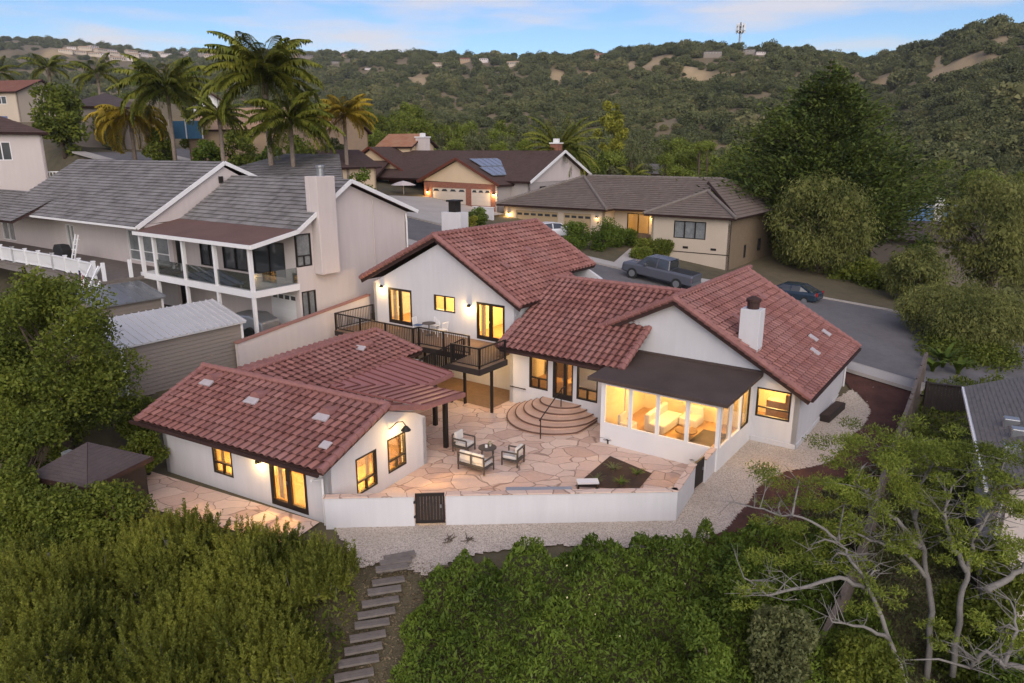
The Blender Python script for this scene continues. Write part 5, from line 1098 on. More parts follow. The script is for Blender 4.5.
# right neighbour's roof
Rn = House('right_neighbor_house', 'white house with grey shingle roof and pale roof vents beyond the fence', 'house', -28, 0, 0, 0)
Rn.deg = -28
p0 = P(963.5, 387, 2.9); p1 = P(986, 471, 2.9); s0, t0 = st(p0, -28); s1, t1 = st(p1, -28)
se = (s0 + s1) / 2; ek = dict(tw=.28, th=.15, step=.014, deckmat='fascia', thick=.12)
roof3(Rn, [(se, t1 - 1.5, 2.9), (se, t0, 2.9), (se + 7, t0, 5.6), (se + 7, t1 - 1.5, 5.6)], 'greyshingle', **ek)
roof3(Rn, [(se + 14, t0, 2.9), (se + 14, t1 - 1.5, 2.9), (se + 7, t1 - 1.5, 5.6), (se + 7, t0, 5.6)], 'greyshingle', **ek)
m = Rn.mb(); m.box(se + .6, se + 13.4, t1 - 1.0, t0 - .5, -5, 2.9); gable(m, WallF('-t', t1 - 1.0), [(se + .6, 2.9), (se + 13.4, 2.9), (se + 7, 5.4)]); gable(m, WallF('+t', t0 - .5), [(se + .6, 2.9), (se + 13.4, 2.9), (se + 7, 5.4)]); m.build('wall', M['stucco_warm'], Rn.root)
m = Rn.mb(); m.bar((se - .06, t1 - 1.5, 2.85), (se - .06, t0, 2.85), .1, .12); m.build('gutter', M['white'], Rn.root)
m = Rn.mb(); m.tube([(se, t1 - .8, 2.8), (se + .5, t1 - .8, 2.4), (se + .5, t1 - .8, -3)], .05, 8); m.build('downspout', M['white'], Rn.root)
for px, py in ((1014, 407), (1022, 418), (1015, 431)):
    q = P(px, py, 4.0); s, t = st(q, -28); z = 2.9 + (s - se) * 2.7 / 7; m = Rn.mb(); m.box(s - .25, s + .25, t - .2, t + .2, z - .1, z + .28); m.build('roof_vent', M['steel'], Rn.root, bevel=.04)
# brown hip-roofed garden pavilion below the guest house
gz = House('garden_pavilion', 'dark brown hip-roofed garden pavilion beside the guest house', 'pavilion', GF, 0, 0, 0); gz.off = (0, 0, 0); gz.root.location = (-15.4, 24.3, .12); gz.root.scale = (.66, .70, .95); gz.root.rotation_euler = (0, 0, R_(-20))
for q in ([(-2.2, -2.0), (2.2, -2.0)], [(2.2, -2.0), (2.2, 2.0)], [(2.2, 2.0), (-2.2, 2.0)], [(-2.2, 2.0), (-2.2, -2.0)]):
    roof3(gz, [(*q[0], 1.75), (*q[1], 1.75), (0, 0, 2.75)], 'darkroof', tw=.3, th=.18, step=.015, deckmat='fascia', thick=.1)
m = gz.mb(); m.box(-1.9, 1.9, -1.7, 1.7, -2.5, 1.7); m.build('wall', M['dkwood'], gz.root)
m = gz.mb(); m.bar((-2.2, -2.02, 1.72), (2.2, -2.02, 1.72), .08, .18); m.bar((2.22, -2, 1.72), (2.22, 2, 1.72), .08, .18); m.build('gutter', M['fascia'], gz.root)
m = gz.mb(); m.box(-1.25, -.65, -.65, -.2, 2.05, 2.42); m.build('skylight', M['paleglass'], gz.root)
m = gz.mb(); m.tube([(1.5, -2.1, 1.75), (1.75, -2.15, 1.45)], .06, 8); m.build('downspout', M['white'], gz.root)
# fences
def board_fence(pts, hgt, label, mat='fence', zf=None, bw=.14):
    e = empty('board_fence', (*pts[0][:2], pts[0][2]), 0, label, 'fence'); o = np.array(pts[0]); mB = MB(); mP = []
    for a, b in zip(pts[:-1], pts[1:]):
        a, b = np.array(a) - o, np.array(b) - o; L_ = np.hypot(*(b - a)[:2]); n = max(1, int(L_ / bw))
        for i in range(n):
            p = a + (b - a) * i / n; q = a + (b - a) * (i + .93) / n; hh = hgt + rng.normal(0, .012); mB.prism([tuple(p), tuple(q), (q[0], q[1], q[2] + hh), (p[0], p[1], p[2] + hh)], (.02, .02, 0))
        for k in range(int(L_ / 2.2) + 1):
            p = a + (b - a) * min(1, k * 2.2 / L_); mP.append(p)
    mB.build('boards', M[mat], e)
    m = MB()
    for a, b in zip(pts[:-1], pts[1:]):
        a, b = np.array(a) - o, np.array(b) - o; u = np.array([0, 0, hgt + .02]); m.bar(tuple(a + u), tuple(b + u), .16, .05)
    m.build('top_rail', M[mat], e)
    for p in mP: m = MB(); m.box(p[0] - .06, p[0] + .06, p[1] - .1, p[1] + .02, p[2] - .3, p[2] + hgt + .1); m.build('fence_post', M[mat], e)
fp = [P(922, 380, .7), P(906, 430, .2), P(880, 505, -.2), P(857, 585, -.7), P(836, 640, -1.6), P(812, 690, -2.6)]
board_fence(fp, 1.5, 'weathered grey board fence along the red mulch bed', 'fence')
board_fence([P(923, 408, .6), P(966, 413, .5)], 1.3, 'short dark fence between the grey board fence and the shingled roof', 'dkwood')
board_fence([world(-26.0, 17.4, -.3, GF)[:], world(-26.0, 15.6, -.3, GF)[:]], 1.3, 'short black gate fence at the corner of the guest house', 'bronze')
# ------------------------------------------------------------------ vehicles
def loft(m, rings):
    base = len(m.v); n = len(rings[0])
    for r in rings: m.v += [tuple(p) for p in r]
    for i in range(len(rings) - 1):
        for k in range(n): m.f.append((base + i * n + k, base + i * n + (k + 1) % n, base + (i + 1) * n + (k + 1) % n, base + (i + 1) * n + k)); m.mi.append(m.cur)
    m.f.append(tuple(base + k for k in range(n))); m.f.append(tuple(base + (len(rings) - 1) * n + k for k in range(n))[::-1]); m.mi += [m.cur] * 2
def ring(x, w, z0, z1, r=.08):
    return [(x, -w, z0 + r), (x, -w + r, z0), (x, w - r, z0), (x, w, z0 + r), (x, w * 1.0, z1 - r * 2), (x, w - r * 1.4, z1), (x, -w + r * 1.4, z1), (x, -w, z1 - r * 2)]
def vehicle(name, label, cat, loc, rz, paint, body, green, wheels, wr, roof, lights, tail, plate_x=None, bed=None, tyre='black'):
    e = empty(name, tuple(loc), rz, label, cat)
    m = MB(); loft(m, [ring(*b) for b in body]); o = m.build('body', paint, e, smooth=False, bevel=.05)
    m = MB(); loft(m, [[(x0, -wb, zb), (x0, wb, zb), (x1, wt, zt), (x1, -wt, zt)] for x0, x1, wb, wt, zb, zt in []] or [[(x, -w0, z0), (x, w0, z0), (x, w1, z1), (x, -w1, z1)] for x, w0, z0, w1, z1 in green]); m.build('window', M['dkglass'], e)
    m = MB(); loft(m, [[(x, -w, z), (x, w, z), (x, w * .94, z + .05), (x, -w * .94, z + .05)] for x, w, z in roof]); m.build('roof', paint, e, bevel=.02)
    m = MB()
    for sgn in (-1, 1):
        for a, b in zip(green[0::1], green[1::1]): pass
        for (x, w0, z0, w1, z1) in green: pass
        g0, g1, g2, g3 = green[0], green[1], green[-2], green[-1]
        m.bar((g0[0], sgn * g0[1], g0[2]), (roof[0][0], sgn * roof[0][1], roof[0][2] + .02), .07); m.bar((g3[0], sgn * g3[1], g3[2]), (roof[-1][0], sgn * roof[-1][1], roof[-1][2] + .02), .09)
        xm = (roof[0][0] + roof[-1][0]) / 2; m.bar((xm, sgn * (green[0][1] + .02), green[0][2]), (xm, sgn * (roof[0][1] + .01), roof[0][2] + .02), .09)
    m.build('pillar', paint, e)
    for x in wheels:
        for sgn in (-1, 1):
            w = body[len(body) // 2][1]; m = MB(); m.tube([(x, sgn * (w - .2), wr), (x, sgn * (w + .015), wr)], wr, 20); wh = m.build('wheel', M[tyre], e)
            m = MB(); m.tube([(x, sgn * (w - .1), wr), (x, sgn * (w + .03), wr)], wr * .62, 14); m.build('rim', M['steel'], wh)
    for sgn in (-1, 1):
        x, y, z = lights; m = MB(); m.box(x - .12, x + .04, sgn * y - .2, sgn * y + .2, z - .08, z + .08); m.build('headlight', M['white'], e, bevel=.02)
        x, y, z = tail; m = MB(); m.box(x - .04, x + .1, sgn * y - .12, sgn * y + .12, z - .14, z + .14); m.build('tail_light', M['redlens'], e, bevel=.02)
        m = MB(); g = green[1]; m.box(g[0] - .1, g[0] + .1, sgn * (body[3][1] + .02) - .12, sgn * (body[3][1] + .02) + .12, g[2] + .02, g[2] + .2); m.build('mirror', paint, e, bevel=.02)
    return e
M['redlens'] = plain('red_lens', (.30, .02, .02), .2)
def paintm(name, c): return plain(name, c, .25, .03, 1, 5, 0, .0, .6)
# pickup, parked on the far side, nose to the left
s_, t_ = -22.75, 51.6
c = world(s_, t_, road_h(s_) + .03); tilt = math.atan(.13)
pk = vehicle('pickup_truck', 'grey crew-cab pickup truck parked along the far kerb', 'truck', c, R_(MF + 180), paintm('grey_paint', (.085, .09, .11)),
    [(-2.92, .95, .5, 1.15), (-2.86, 1.0, .45, 1.26), (-.9, 1.02, .42, 1.26), (0.9, 1.02, .42, 1.24), (1.7, 1.01, .42, 1.24), (2.7, .99, .42, 1.18), (2.92, .92, .48, 1.08)],
    [(1.75, .90, 1.22, .70, 1.24), (1.0, .94, 1.22, .76, 1.90), (-.75, .94, 1.24, .76, 1.92), (-.95, .92, 1.24, .78, 1.80)], (1.95, -1.75), .42,
    [(.98, .78, 1.89), (.1, .8, 1.94), (-.85, .78, 1.92)], (2.86, .66, .95), (-2.86, .86, .9))
pk.rotation_euler = (0, -tilt, R_(MF + 180))
m = MB(); m.box(-2.78, -1.05, -.84, .84, 1.265, 1.275); m.build('truck_bed', M['black'], pk)
m = MB(); m.box(2.84, 2.93, -.5, .5, .62, .95); m.build('grille', M['steel'], pk); m = MB(); m.box(-2.98, -2.86, -.9, .9, .5, .68); m.box(2.86, 2.98, -.88, .88, .45, .62); m.build('bumper', M['steel'], pk)
# white hatchback on the driveway
s_, t_ = st(P(553, 237, 5.1)); c = world(s_, t_, road_h(s_) + .2)
cr_b = [(-2.1, .72, .4, .85), (-2.0, .84, .3, .95), (-.9, .88, .25, .98), (.6, .88, .25, .96), (1.3, .87, .25, .92), (1.9, .80, .28, .80), (2.1, .62, .35, .66)]
cr_g = [(1.25, .74, .93, .55, .94), (.45, .78, .95, .60, 1.40), (-1.2, .78, .96, .60, 1.42), (-2.0, .72, .93, .58, .98)]
cr_r = [(.42, .62, 1.39), (-.4, .64, 1.46), (-1.3, .60, 1.42)]
vehicle('hatchback_car', 'small white hatchback parked on the tan garage driveway', 'car', c, R_(MF + 62), paintm('white_car_paint', (.70, .71, .73)), cr_b, cr_g, (1.3, -1.3), .31, cr_r, (2.0, .55, .68), (-2.05, .68, .82))
# dark saloon at the right
q = P(789, 300, 1.6); c = (q[0], q[1], 1.62 - .1)
sd_b = [(-2.35, .70, .45, .85), (-2.2, .86, .32, .98), (-1.0, .91, .25, 1.0), (.7, .91, .25, .98), (1.5, .90, .25, .92), (2.2, .82, .28, .80), (2.4, .6, .38, .68)]
sd_g = [(1.35, .76, .93, .5, .95), (.45, .80, .96, .62, 1.40), (-1.0, .80, .98, .62, 1.40), (-1.9, .74, .97, .55, 1.0)]
vehicle('saloon_car', 'dark blue saloon car parked below the conifer', 'car', c, R_(MF + 175), paintm('dark_blue_paint', (.02, .035, .055)), sd_b, sd_g, (1.45, -1.45), .33, [(.42, .63, 1.39), (-.3, .65, 1.44), (-1.0, .62, 1.40)], (2.3, .55, .7), (-2.3, .7, .85))
# ------------------------------------------------------------------ patio furniture
def seat_set(name, label, w, p, rz, ncush):
    e = empty(name, (p[0], p[1], .03), rz, label, 'armchair' if ncush == 1 else 'loveseat'); X = w / 2; D = .36
    for sx in (-1, 1):
        m = MB()
        for y in (-D, D): m.bar((sx * (X - .03), y, 0), (sx * (X - .03), y, .62), .05)
        m.bar((sx * (X - .03), -D, .62), (sx * (X - .03), D, .62), .06, .05); m.bar((sx * (X - .03), -D, .26), (sx * (X - .03), D, .26), .045); m.build('side_frame', M['furn'], e)
    m = MB(); m.bar((-X, D, .26), (X, D, .26), .05); m.bar((-X, -D, .26), (X, -D, .26), .05); m.box(-X + .05, X - .05, -D, D, .26, .29); m.build('seat_frame', M['furn'], e)
    m = MB(); m.bar((-X, -D - .02, .78), (X, -D - .02, .78), .05); m.bar((-X, -D - .02, .35), (X, -D - .02, .35), .05)
    for i in range(ncush + 1): x = -X + .03 + (w - .06) * i / ncush; m.bar((x, -D - .02, .26), (x, -D - .02, .80), .05)
    m.build('back_frame', M['furn'], e)
    for i in range(ncush):
        a = -X + .07 + (w - .14) * i / ncush; b = -X + .07 + (w - .14) * (i + 1) / ncush - .02
        m = MB(); m.box(a, b, -D + .08, D - .01, .30, .44); m.build('seat_cushion', M['cushion'], e, bevel=.04)
        m = MB(); m.prism([(a, -D + .02, .45), (b, -D + .02, .45), (b, -D - .0, .88), (a, -D - .0, .88)], (0, .14, 0)); m.build('back_cushion', M['cushion'], e, bevel=.05)
    return e
tb = P(487.5, 457, .0)
seat_set('patio_armchair', 'grey patio armchair left of the round table near the roofed posts, pale cushions', .74, P(464, 451, 0), R_(MF - 90 + 5), 1)
seat_set('patio_armchair', 'grey patio armchair between the round table and the garden steps, pale cushions', .74, P(513, 464, 0), R_(MF + 90 + 10), 1)
seat_set('patio_loveseat', 'two-seat grey patio sofa with pale cushions seen from behind', 1.35, P(476, 470, 0), R_(MF + 4), 2)
e = empty('coffee_table', (tb[0], tb[1], .03), 0, 'round grey coffee table between the patio armchairs', 'table')
m = MB(); m.lathe([(.38, .40), (.40, .40), (.40, .44), (0, .445)], (0, 0, 0), 24); m.build('table_top', M['furn'], e)
for k in range(4): a = R_(45 + 90 * k); m = MB(); m.bar((.36 * math.cos(a), .36 * math.sin(a), 0), (.32 * math.cos(a), .32 * math.sin(a), .41), .04); m.build('leg', M['furn'], e)
o = MB(); o.lathe([(.06, 0), (.06, .12), (.0, .12)], (0, 0, 0), 12); cn = o.build('candle', M['bulb'] if 0 else M['white'], None); cn.location = (tb[0] - .05, tb[1] - .05, .477); tag(cn, 'white pillar candle standing on the coffee table', 'candle')
e = empty('flower_pot', (tb[0] + .12, tb[1] + .08, .477), 0, 'tiny potted plant with yellow flowers on the coffee table', 'plant'); m = MB(); m.lathe([(.04, 0), (.06, .1), (0, .1)], (0, 0, 0), 10); m.build('pot', M['cushion'], e)
p_, d_ = shell(60, np.array([0, 0, .16]), .09, rng); quads_mesh('leaves', cards(p_, d_, .05, .03), M['lf_yellow'], e)
# bistro set on the deck
bt = world(-27.45, 30.2, 2.6); e = empty('bistro_table', bt, 0, 'small round dark bistro table on the raised deck', 'table')
m = MB(); m.lathe([(.38, .70), (.40, .70), (.40, .73), (0, .735)], (0, 0, 0), 22); m.build('table_top', M['furn'], e); m = MB(); m.tube([(0, 0, 0), (0, 0, .7)], .035, 8); m.lathe([(.25, 0), (.22, .03), (0, .04)], (0, 0, 0), 14); m.build('pedestal', M['furn'], e)
def bistro_chair(p, rz, label, seat):
    e = empty('bistro_chair', p, rz, label, 'chair')
    for x in (-.2, .2):
        for y in (-.2, .2): m = MB(); m.bar((x, y, 0), (x * .95, y * .95, .45), .03); m.build('leg', M['white'], e)
    m = MB(); m.box(-.22, .22, -.22, .22, .44, .48); m.build('seat', M[seat], e, bevel=.02); m = MB(); m.bar((-.2, -.21, .45), (-.2, -.27, .92), .03); m.bar((.2, -.21, .45), (.2, -.27, .92), .03); m.bar((-.2, -.27, .9), (.2, -.27, .9), .03)
    for k in range(1, 6): m.bar((-.2 + k * .067, -.215, .5), (-.2 + k * .067, -.268, .9), .018)
    m.build('backrest', M['white'], e)
bistro_chair(world(-28.35, 30.35, 2.6), R_(MF - 80), 'white slatted bistro chair with blue cushion left of the deck table', 'bluecush') if 'bluecush' in M else None
M['bluecush'] = plain('blue_cushion', (.10, .15, .25), .9)
bistro_chair(world(-28.4, 30.3, 2.6), R_(MF - 85), 'white bistro chair with blue cushion between the deck table and the window wall', 'bluecush')
bistro_chair(world(-26.5, 30.3, 2.6), R_(MF + 80), 'all-white slatted bistro chair on the deck nearer the lit french door', 'white')
bistro_chair(world(-27.5, 30.75, 2.6), R_(MF + 185), 'white bistro chair tucked behind the deck table against the house wall', 'white')
# planting bed, bench and trough
pl = [P(*q) for q in ((575, 487), (610, 457), (652, 474.5), (638, 491))]
m = MB(); m.face(*[(q[0], q[1], .055) for q in pl]); structure(m.build('planting_bed', M['soil'], fix=False))
q0, q1 = P(506, 493, 0), P(570, 491, 0); e = empty('stone_bench', tuple(np.array([(q0[0] + q1[0]) / 2, 24.95, .02])), 0.02, 'long grey stone bench along the inside of the front garden wall', 'bench'); L_ = float(np.hypot(*(q1 - q0)[:2]))
m = MB(); m.box(-L_ / 2, L_ / 2, -.28, .28, .44, .52); m.build('seat', M['steel'] if 0 else plain('blue_grey_stone', (.30, .32, .36), .6), e, bevel=.02)
for x in (-L_ / 2 + .2, 0, L_ / 2 - .2): m = MB(); m.box(x - .08, x + .08, -.2, .2, 0, .44); m.build('leg', M['white'], e)
q0, q1 = P(578, 492, 0), P(596, 491, 0); e = empty('wooden_bench', tuple(np.array([(q0[0] + q1[0]) / 2, 25.75, .05])), .05, 'small white-topped bench with dark legs at the edge of the planting bed', 'bench')
m = MB(); m.box(-.42, .42, -.2, .2, .42, .48); m.build('seat', M['white'], e); m = MB(); m.box(-.4, .4, -.16, -.12, .3, .42); m.box(.34, .4, -.16, .16, 0, .42); m.box(-.4, -.34, -.16, .16, 0, .42); m.build('leg', M['bronze'], e)
# stepping slabs and the wooden bench by the right wall
for px, py, lb in ((766, 468, 'pale square stepping slab alone on the gravel near the corner window'),):
    q = P(px, py, 0); m = MB(); m.box(-.3, .3, -.25, .25, 0, .05); o = m.build('stepping_slab', M['flag'], None, bevel=.01); o.location = tuple(q); o.rotation_euler = (0, 0, .3); tag(o, lb, 'paving slab')
a, b = P(824, 422, 0), P(840, 408, 0); e = empty('timber_planter', tuple((a + b) / 2), math.atan2(b[1] - a[1], b[0] - a[0]), 'low dark timber trough beside the right-hand house wall', 'planter'); L_ = float(np.hypot(*(b - a)[:2]))
m = MB(); m.box(-L_ / 2, L_ / 2, -.25, .25, 0, .35); m.build('planter_box', M['dkwood'], e, bevel=.03); m = MB(); m.box(-L_ / 2 + .06, L_ / 2 - .06, -.19, .19, .35, .37); m.build('planter_soil', M['soil'], e)
for px, py, lb in ((449, 541, 'dark pine branch scrap lying on the gravel'), (470, 540, 'second fallen twig bundle on the gravel, beside the first scrap')):
    q = P(px, py, 0); m = MB()
    for k in range(9): a = rng.uniform(0, 6.28); r = rng.uniform(.1, .45); m.tube([(rng.normal(0, .08), rng.normal(0, .08), .03), (r * math.cos(a), r * math.sin(a), .06)], [.02, .008], 5)
    o = m.build('fallen_branch', M['bark'], None); o.location = tuple(q); tag(o, lb, 'branch')
# wooden steps down the bank
e = empty('garden_stairs', (0, 0, 0), 0, 'weathered wooden plank steps descending the bank below the gate', 'stairs')
top, bot = np.array([-3.68, 21.0, -.12]), np.array([-4.45, 17.2, -2.55])
top[2] = ground_h(top[0], top[1]) + .02
for i in range(16):
    k = i / 11.0; c = top + (bot - top) * k; c[2] = float(ground_h(c[0], c[1] )) + .16 + .02 * rng.normal(); m = MB(); w = .53 + rng.normal(0, .02); a = .28 + rng.normal(0, .03)
    ca, sa = math.cos(a), math.sin(a); R2 = lambda x, y: (c[0] + x * ca - y * sa, c[1] + x * sa + y * ca)
    for y0, y1 in ((-.14, -.01), (.01, .14)): q = [R2(-w, y0), R2(w, y0), R2(w, y1), R2(-w, y1)]; m.prism([(x, y, c[2] - .05) for x, y in q], (0, 0, .07))
    q = [R2(-w + .06, .06), R2(w - .06, .06), R2(w - .06, .10), R2(-w + .06, .10)]; m.prism([(x, y, c[2] - .22) for x, y in q], (0, 0, .16))
    m.build('step', M['wood'], e)
# communications tower on the ridge
c = next((h_ for h_ in (terrain_hit(739, y_) for y_ in np.arange(38, 56, .5)) if h_ is not None), None)
if c is not None:
    e = empty('lattice_tower', (c[0], c[1], c[2]), 0, 'distant communications tower with antenna drum on the ridge', 'tower'); u = np.hypot(c[0], c[1]) / 720
    Ht = 24 * u; m = MB()
    for a in (0, 2.1, 4.2): m.bar((1.2 * u * math.cos(a), 1.2 * u * math.sin(a), 0), (.5 * u * math.cos(a), .5 * u * math.sin(a), Ht), .5 * u)
    for k in range(5): z = Ht * k / 5; m.bar((1.2 * u, 0, z), (-.6 * u, .9 * u, z + Ht / 6), .25 * u)
    m.build('mast', M['steel'], e); m = MB(); m.lathe([(1.5 * u, Ht * .62), (4.2 * u, Ht * .68), (4.2 * u, Ht * .70), (1.5 * u, Ht * .74)], (0, 0, 0), 12); m.lathe([(1 * u, Ht * .8), (3.2 * u, Ht * .85), (3.2 * u, Ht * .87), (1 * u, Ht * .92)], (0, 0, 0), 12); m.build('antenna_platform', M['steel'], e)
    m = MB()
    for k in range(8): a = k * .785; m.bar((3.6 * u * math.cos(a), 3.6 * u * math.sin(a), Ht * .62), (3.6 * u * math.cos(a), 3.6 * u * math.sin(a), Ht * .95), .8 * u)
    m.build('antenna', M['white'], e)
# ------------------------------------------------------------------ distant houses on the hills
hb = {}
def hill_house_mesh(k):
    m = MB(); r = np.random.default_rng(100 + k); w, d, h = r.uniform(7, 11), r.uniform(5, 7), r.uniform(3, 4.2); m.cur = 0; m.box(-w, w, -d, d, -4, h); m.cur = 1; o = .6
    zt = h + r.uniform(1.4, 2.4); k_ = d * (.2 if k % 2 else .95); V = [(-w - o, -d - o, h), (w + o, -d - o, h), (w + o, d + o, h), (-w - o, d + o, h), (-w + k_, 0, zt), (w - k_, 0, zt)]
    for f in ((0, 1, 5, 4), (2, 3, 4, 5), (1, 2, 5), (3, 0, 4)): m.face(*[V[i] for i in f])
    m.cur = 2
    for x in np.arange(-w + 1.5, w - 1, 3.4): m.box(x, x + 1.7, -d - .06, -d - .02, h * .3, h * .78)
    return m
WM_ = ['lap', 'beige', 'stucco_warm', 'tanwall']; RM_ = ['darkroof', 'browntile', 'tanroof', 'shingle', 'browntile', 'greyshingle']
protos = []
for k in range(8):
    m = hill_house_mesh(k); o = m.build('hill_house', [M[WM_[k % 4]], M[['darkroof', 'tanroof', 'browntile', 'redroof', 'shingle', 'tanroof', 'darkroof', 'browntile'][k]], M['dkglass']]); protos.append(o)
used = set()
HPOS = []
def hill_house(px, py, k, scale, label, group=None, rot=None):
    c = terrain_hit(px, py)
    if c is None: return
    HPOS.append((c[0], c[1], scale))
    pr = protos[k % 8]
    if k % 8 in used: o = pr.copy(); COL.objects.link(o)
    else: o = pr; used.add(k % 8)
    o.location = (c[0], c[1], c[2] + .5); o.scale = (scale,) * 3; o.rotation_euler = (0, 0, (rot if rot is not None else rng.uniform(-.6, .6)) + math.atan2(-c[0], c[1])); tag(o, label, 'house', group); return o
rr_ = np.random.default_rng(5)
i = 0
for px, py in [(86, 50), (93, 49), (101, 52), (110, 52), (118, 50), (125, 49), (131, 53), (139, 51), (147, 53), (152, 52), (160, 54), (167, 56), (96, 56), (105, 57), (113, 55), (122, 57), (134, 57), (143, 56), (151, 57), (164, 51), (118, 61), (128, 60), (172, 52), (180, 55), (66, 53), (72, 50), (80, 54), (155, 48), (142, 47), (132, 47), (177, 50), (186, 54)]:
    hill_house(px, py, [1, 2, 5, 6][i % 4], .74, 'small pale house in the crowded settlement on the far hilltop', 'houses crowded on the far hilltop'); i += 1
for px, py in [(205, 56), (212, 58), (219, 56), (283, 50), (292, 52), (302, 50), (310, 49), (297, 57), (306, 58), (320, 55), (225, 52)]:
    hill_house(px, py, i, .9, 'small house on the far ridge beside the tallest palm', 'houses on the ridge by the palm'); i += 1
for px, py in [(336, 50), (352, 50), (388, 51), (410, 47), (433, 46), (448, 46), (478, 49), (400, 53), (346, 57)]:
    hill_house(px, py, i, .62, 'house half hidden in trees along the middle ridge line', 'houses along the middle ridge'); i += 1
for px, py, k, s, lb in [(335, 64, 0, .6, 'low white-walled house on the wooded slope above the slender palm'), (437, 66, 5, .55, 'small house above the bare tan bank in the middle of the slope'), (465, 62, 3, .62, 'long flat pale house with two wings high on the wooded slope'), (484, 62, 2, .55, 'pale house just right of the long flat house on the slope'), (513, 66, 1, .6, 'square flat-roofed house ringed by trees below the ridge'),
                     (528, 52, 5, .62, 'wide house with brown roof at the crest above the flat-roofed house'), (545, 53, 2, .62, 'bright-walled house at the crest beside the wide brown-roofed one'), (582, 56, 0, .55, 'grey gabled hill house with dark chimney tree beside it'), (598, 58, 3, .7, 'large brown-roofed house under the dark crest trees'),
                     (676, 46, 2, .4, 'tiny pale house at the crest left of the tower'), (712, 56, 0, .62, 'long flat-roofed villa left of the beige block below the tower'), (728, 50, 1, .4, 'tall beige block between the two villas under the tower'), (746, 54, 4, .7, 'wide dark-roofed villa below the tower'), (762, 55, 6, .5, 'dark-roofed annex at the end of the wide villa'), (805, 52, 4, .7, 'low brown house on the crest between the tower and the wooded hill'), (368, 70, 6, .3, 'tiny white building among trees on the middle slope')]:
    hill_house(px, py, k, s, lb, None, rr_.uniform(-.35, .35))
for k in range(8):
    if k not in used: bpy.data.objects.remove(protos[k])
# ------------------------------------------------------------------ woods on the hills (one uncountable mass)
def lump_tree_mesh(k, n=1100):
    r = np.random.default_rng(900 + k); nb = 9; cs = unit(r.normal(size=(nb, 3))) * r.uniform(.25, .62, (nb, 1)); cs[:, 2] = np.abs(cs[:, 2]) * .75 + .25; rad = r.uniform(.32, .5, nb)
    V = clump_crown(n, cs, rad, .125, .7, r, lo=.78, squash=.8)
    # a dense core so the crown is not see-through
    p, d = shell(170, np.array([0, 0, .45]), .5, r, .7, .8); V = np.concatenate([V, cards(p, r.normal(size=p.shape), .3, .22, r)])
    return quads_mesh('hill_tree_%d' % k, V, None)
tc_ = bpy.data.collections.new('woodland_sources')
for k in range(8):
    me = lump_tree_mesh(k); me.materials.append(M['lf_hill']); o = bpy.data.objects.new('woodland_tree', me); tc_.objects.link(o)
def woodland(name, pts, sizes):
    me = bpy.data.meshes.new(name); me.vertices.add(len(pts)); me.vertices.foreach_set('co', np.asarray(pts, np.float32).reshape(-1))
    a = me.attributes.new('size', 'FLOAT', 'POINT'); a.data.foreach_set('value', np.asarray(sizes, np.float32))
    b = me.attributes.new('spin', 'FLOAT', 'POINT'); b.data.foreach_set('value', rng.uniform(0, 6.28, len(pts)).astype(np.float32)); c = me.attributes.new('pick', 'INT', 'POINT'); c.data.foreach_set('value', rng.integers(0, 8, len(pts)).astype(np.int32))
    o = link(name, me, M['lf_hill']); o['kind'] = 'stuff'
    ng = bpy.data.node_groups.new(name + '_scatter', 'GeometryNodeTree'); ng.interface.new_socket('Geometry', in_out='INPUT', socket_type='NodeSocketGeometry'); ng.interface.new_socket('Geometry', in_out='OUTPUT', socket_type='NodeSocketGeometry')
    n = ng.nodes; L = ng.links.new; gi = n.new('NodeGroupInput'); go = n.new('NodeGroupOutput'); ci = n.new('GeometryNodeCollectionInfo'); ci.inputs['Collection'].default_value = tc_; ci.inputs['Separate Children'].default_value = True; ci.inputs['Reset Children'].default_value = True
    io = n.new('GeometryNodeInstanceOnPoints'); io.inputs['Pick Instance'].default_value = True
    def at(nm, ty):
        q = n.new('GeometryNodeInputNamedAttribute'); q.data_type = ty; q.inputs['Name'].default_value = nm; return q.outputs['Attribute']
    cx = n.new('ShaderNodeCombineXYZ'); L(at('spin', 'FLOAT'), cx.inputs[2]); L(gi.outputs[0], io.inputs['Points']); L(ci.outputs[0], io.inputs['Instance']); L(at('pick', 'INT'), io.inputs['Instance Index']); L(cx.outputs[0], io.inputs['Rotation'])
    sz = n.new('ShaderNodeCombineXYZ'); q = at('size', 'FLOAT'); [L(q, sz.inputs[k]) for k in range(3)]; L(sz.outputs[0], io.inputs['Scale']); L(io.outputs[0], go.inputs[0])
    md = o.modifiers.new('scatter', 'NODES'); md.node_group = ng; return o
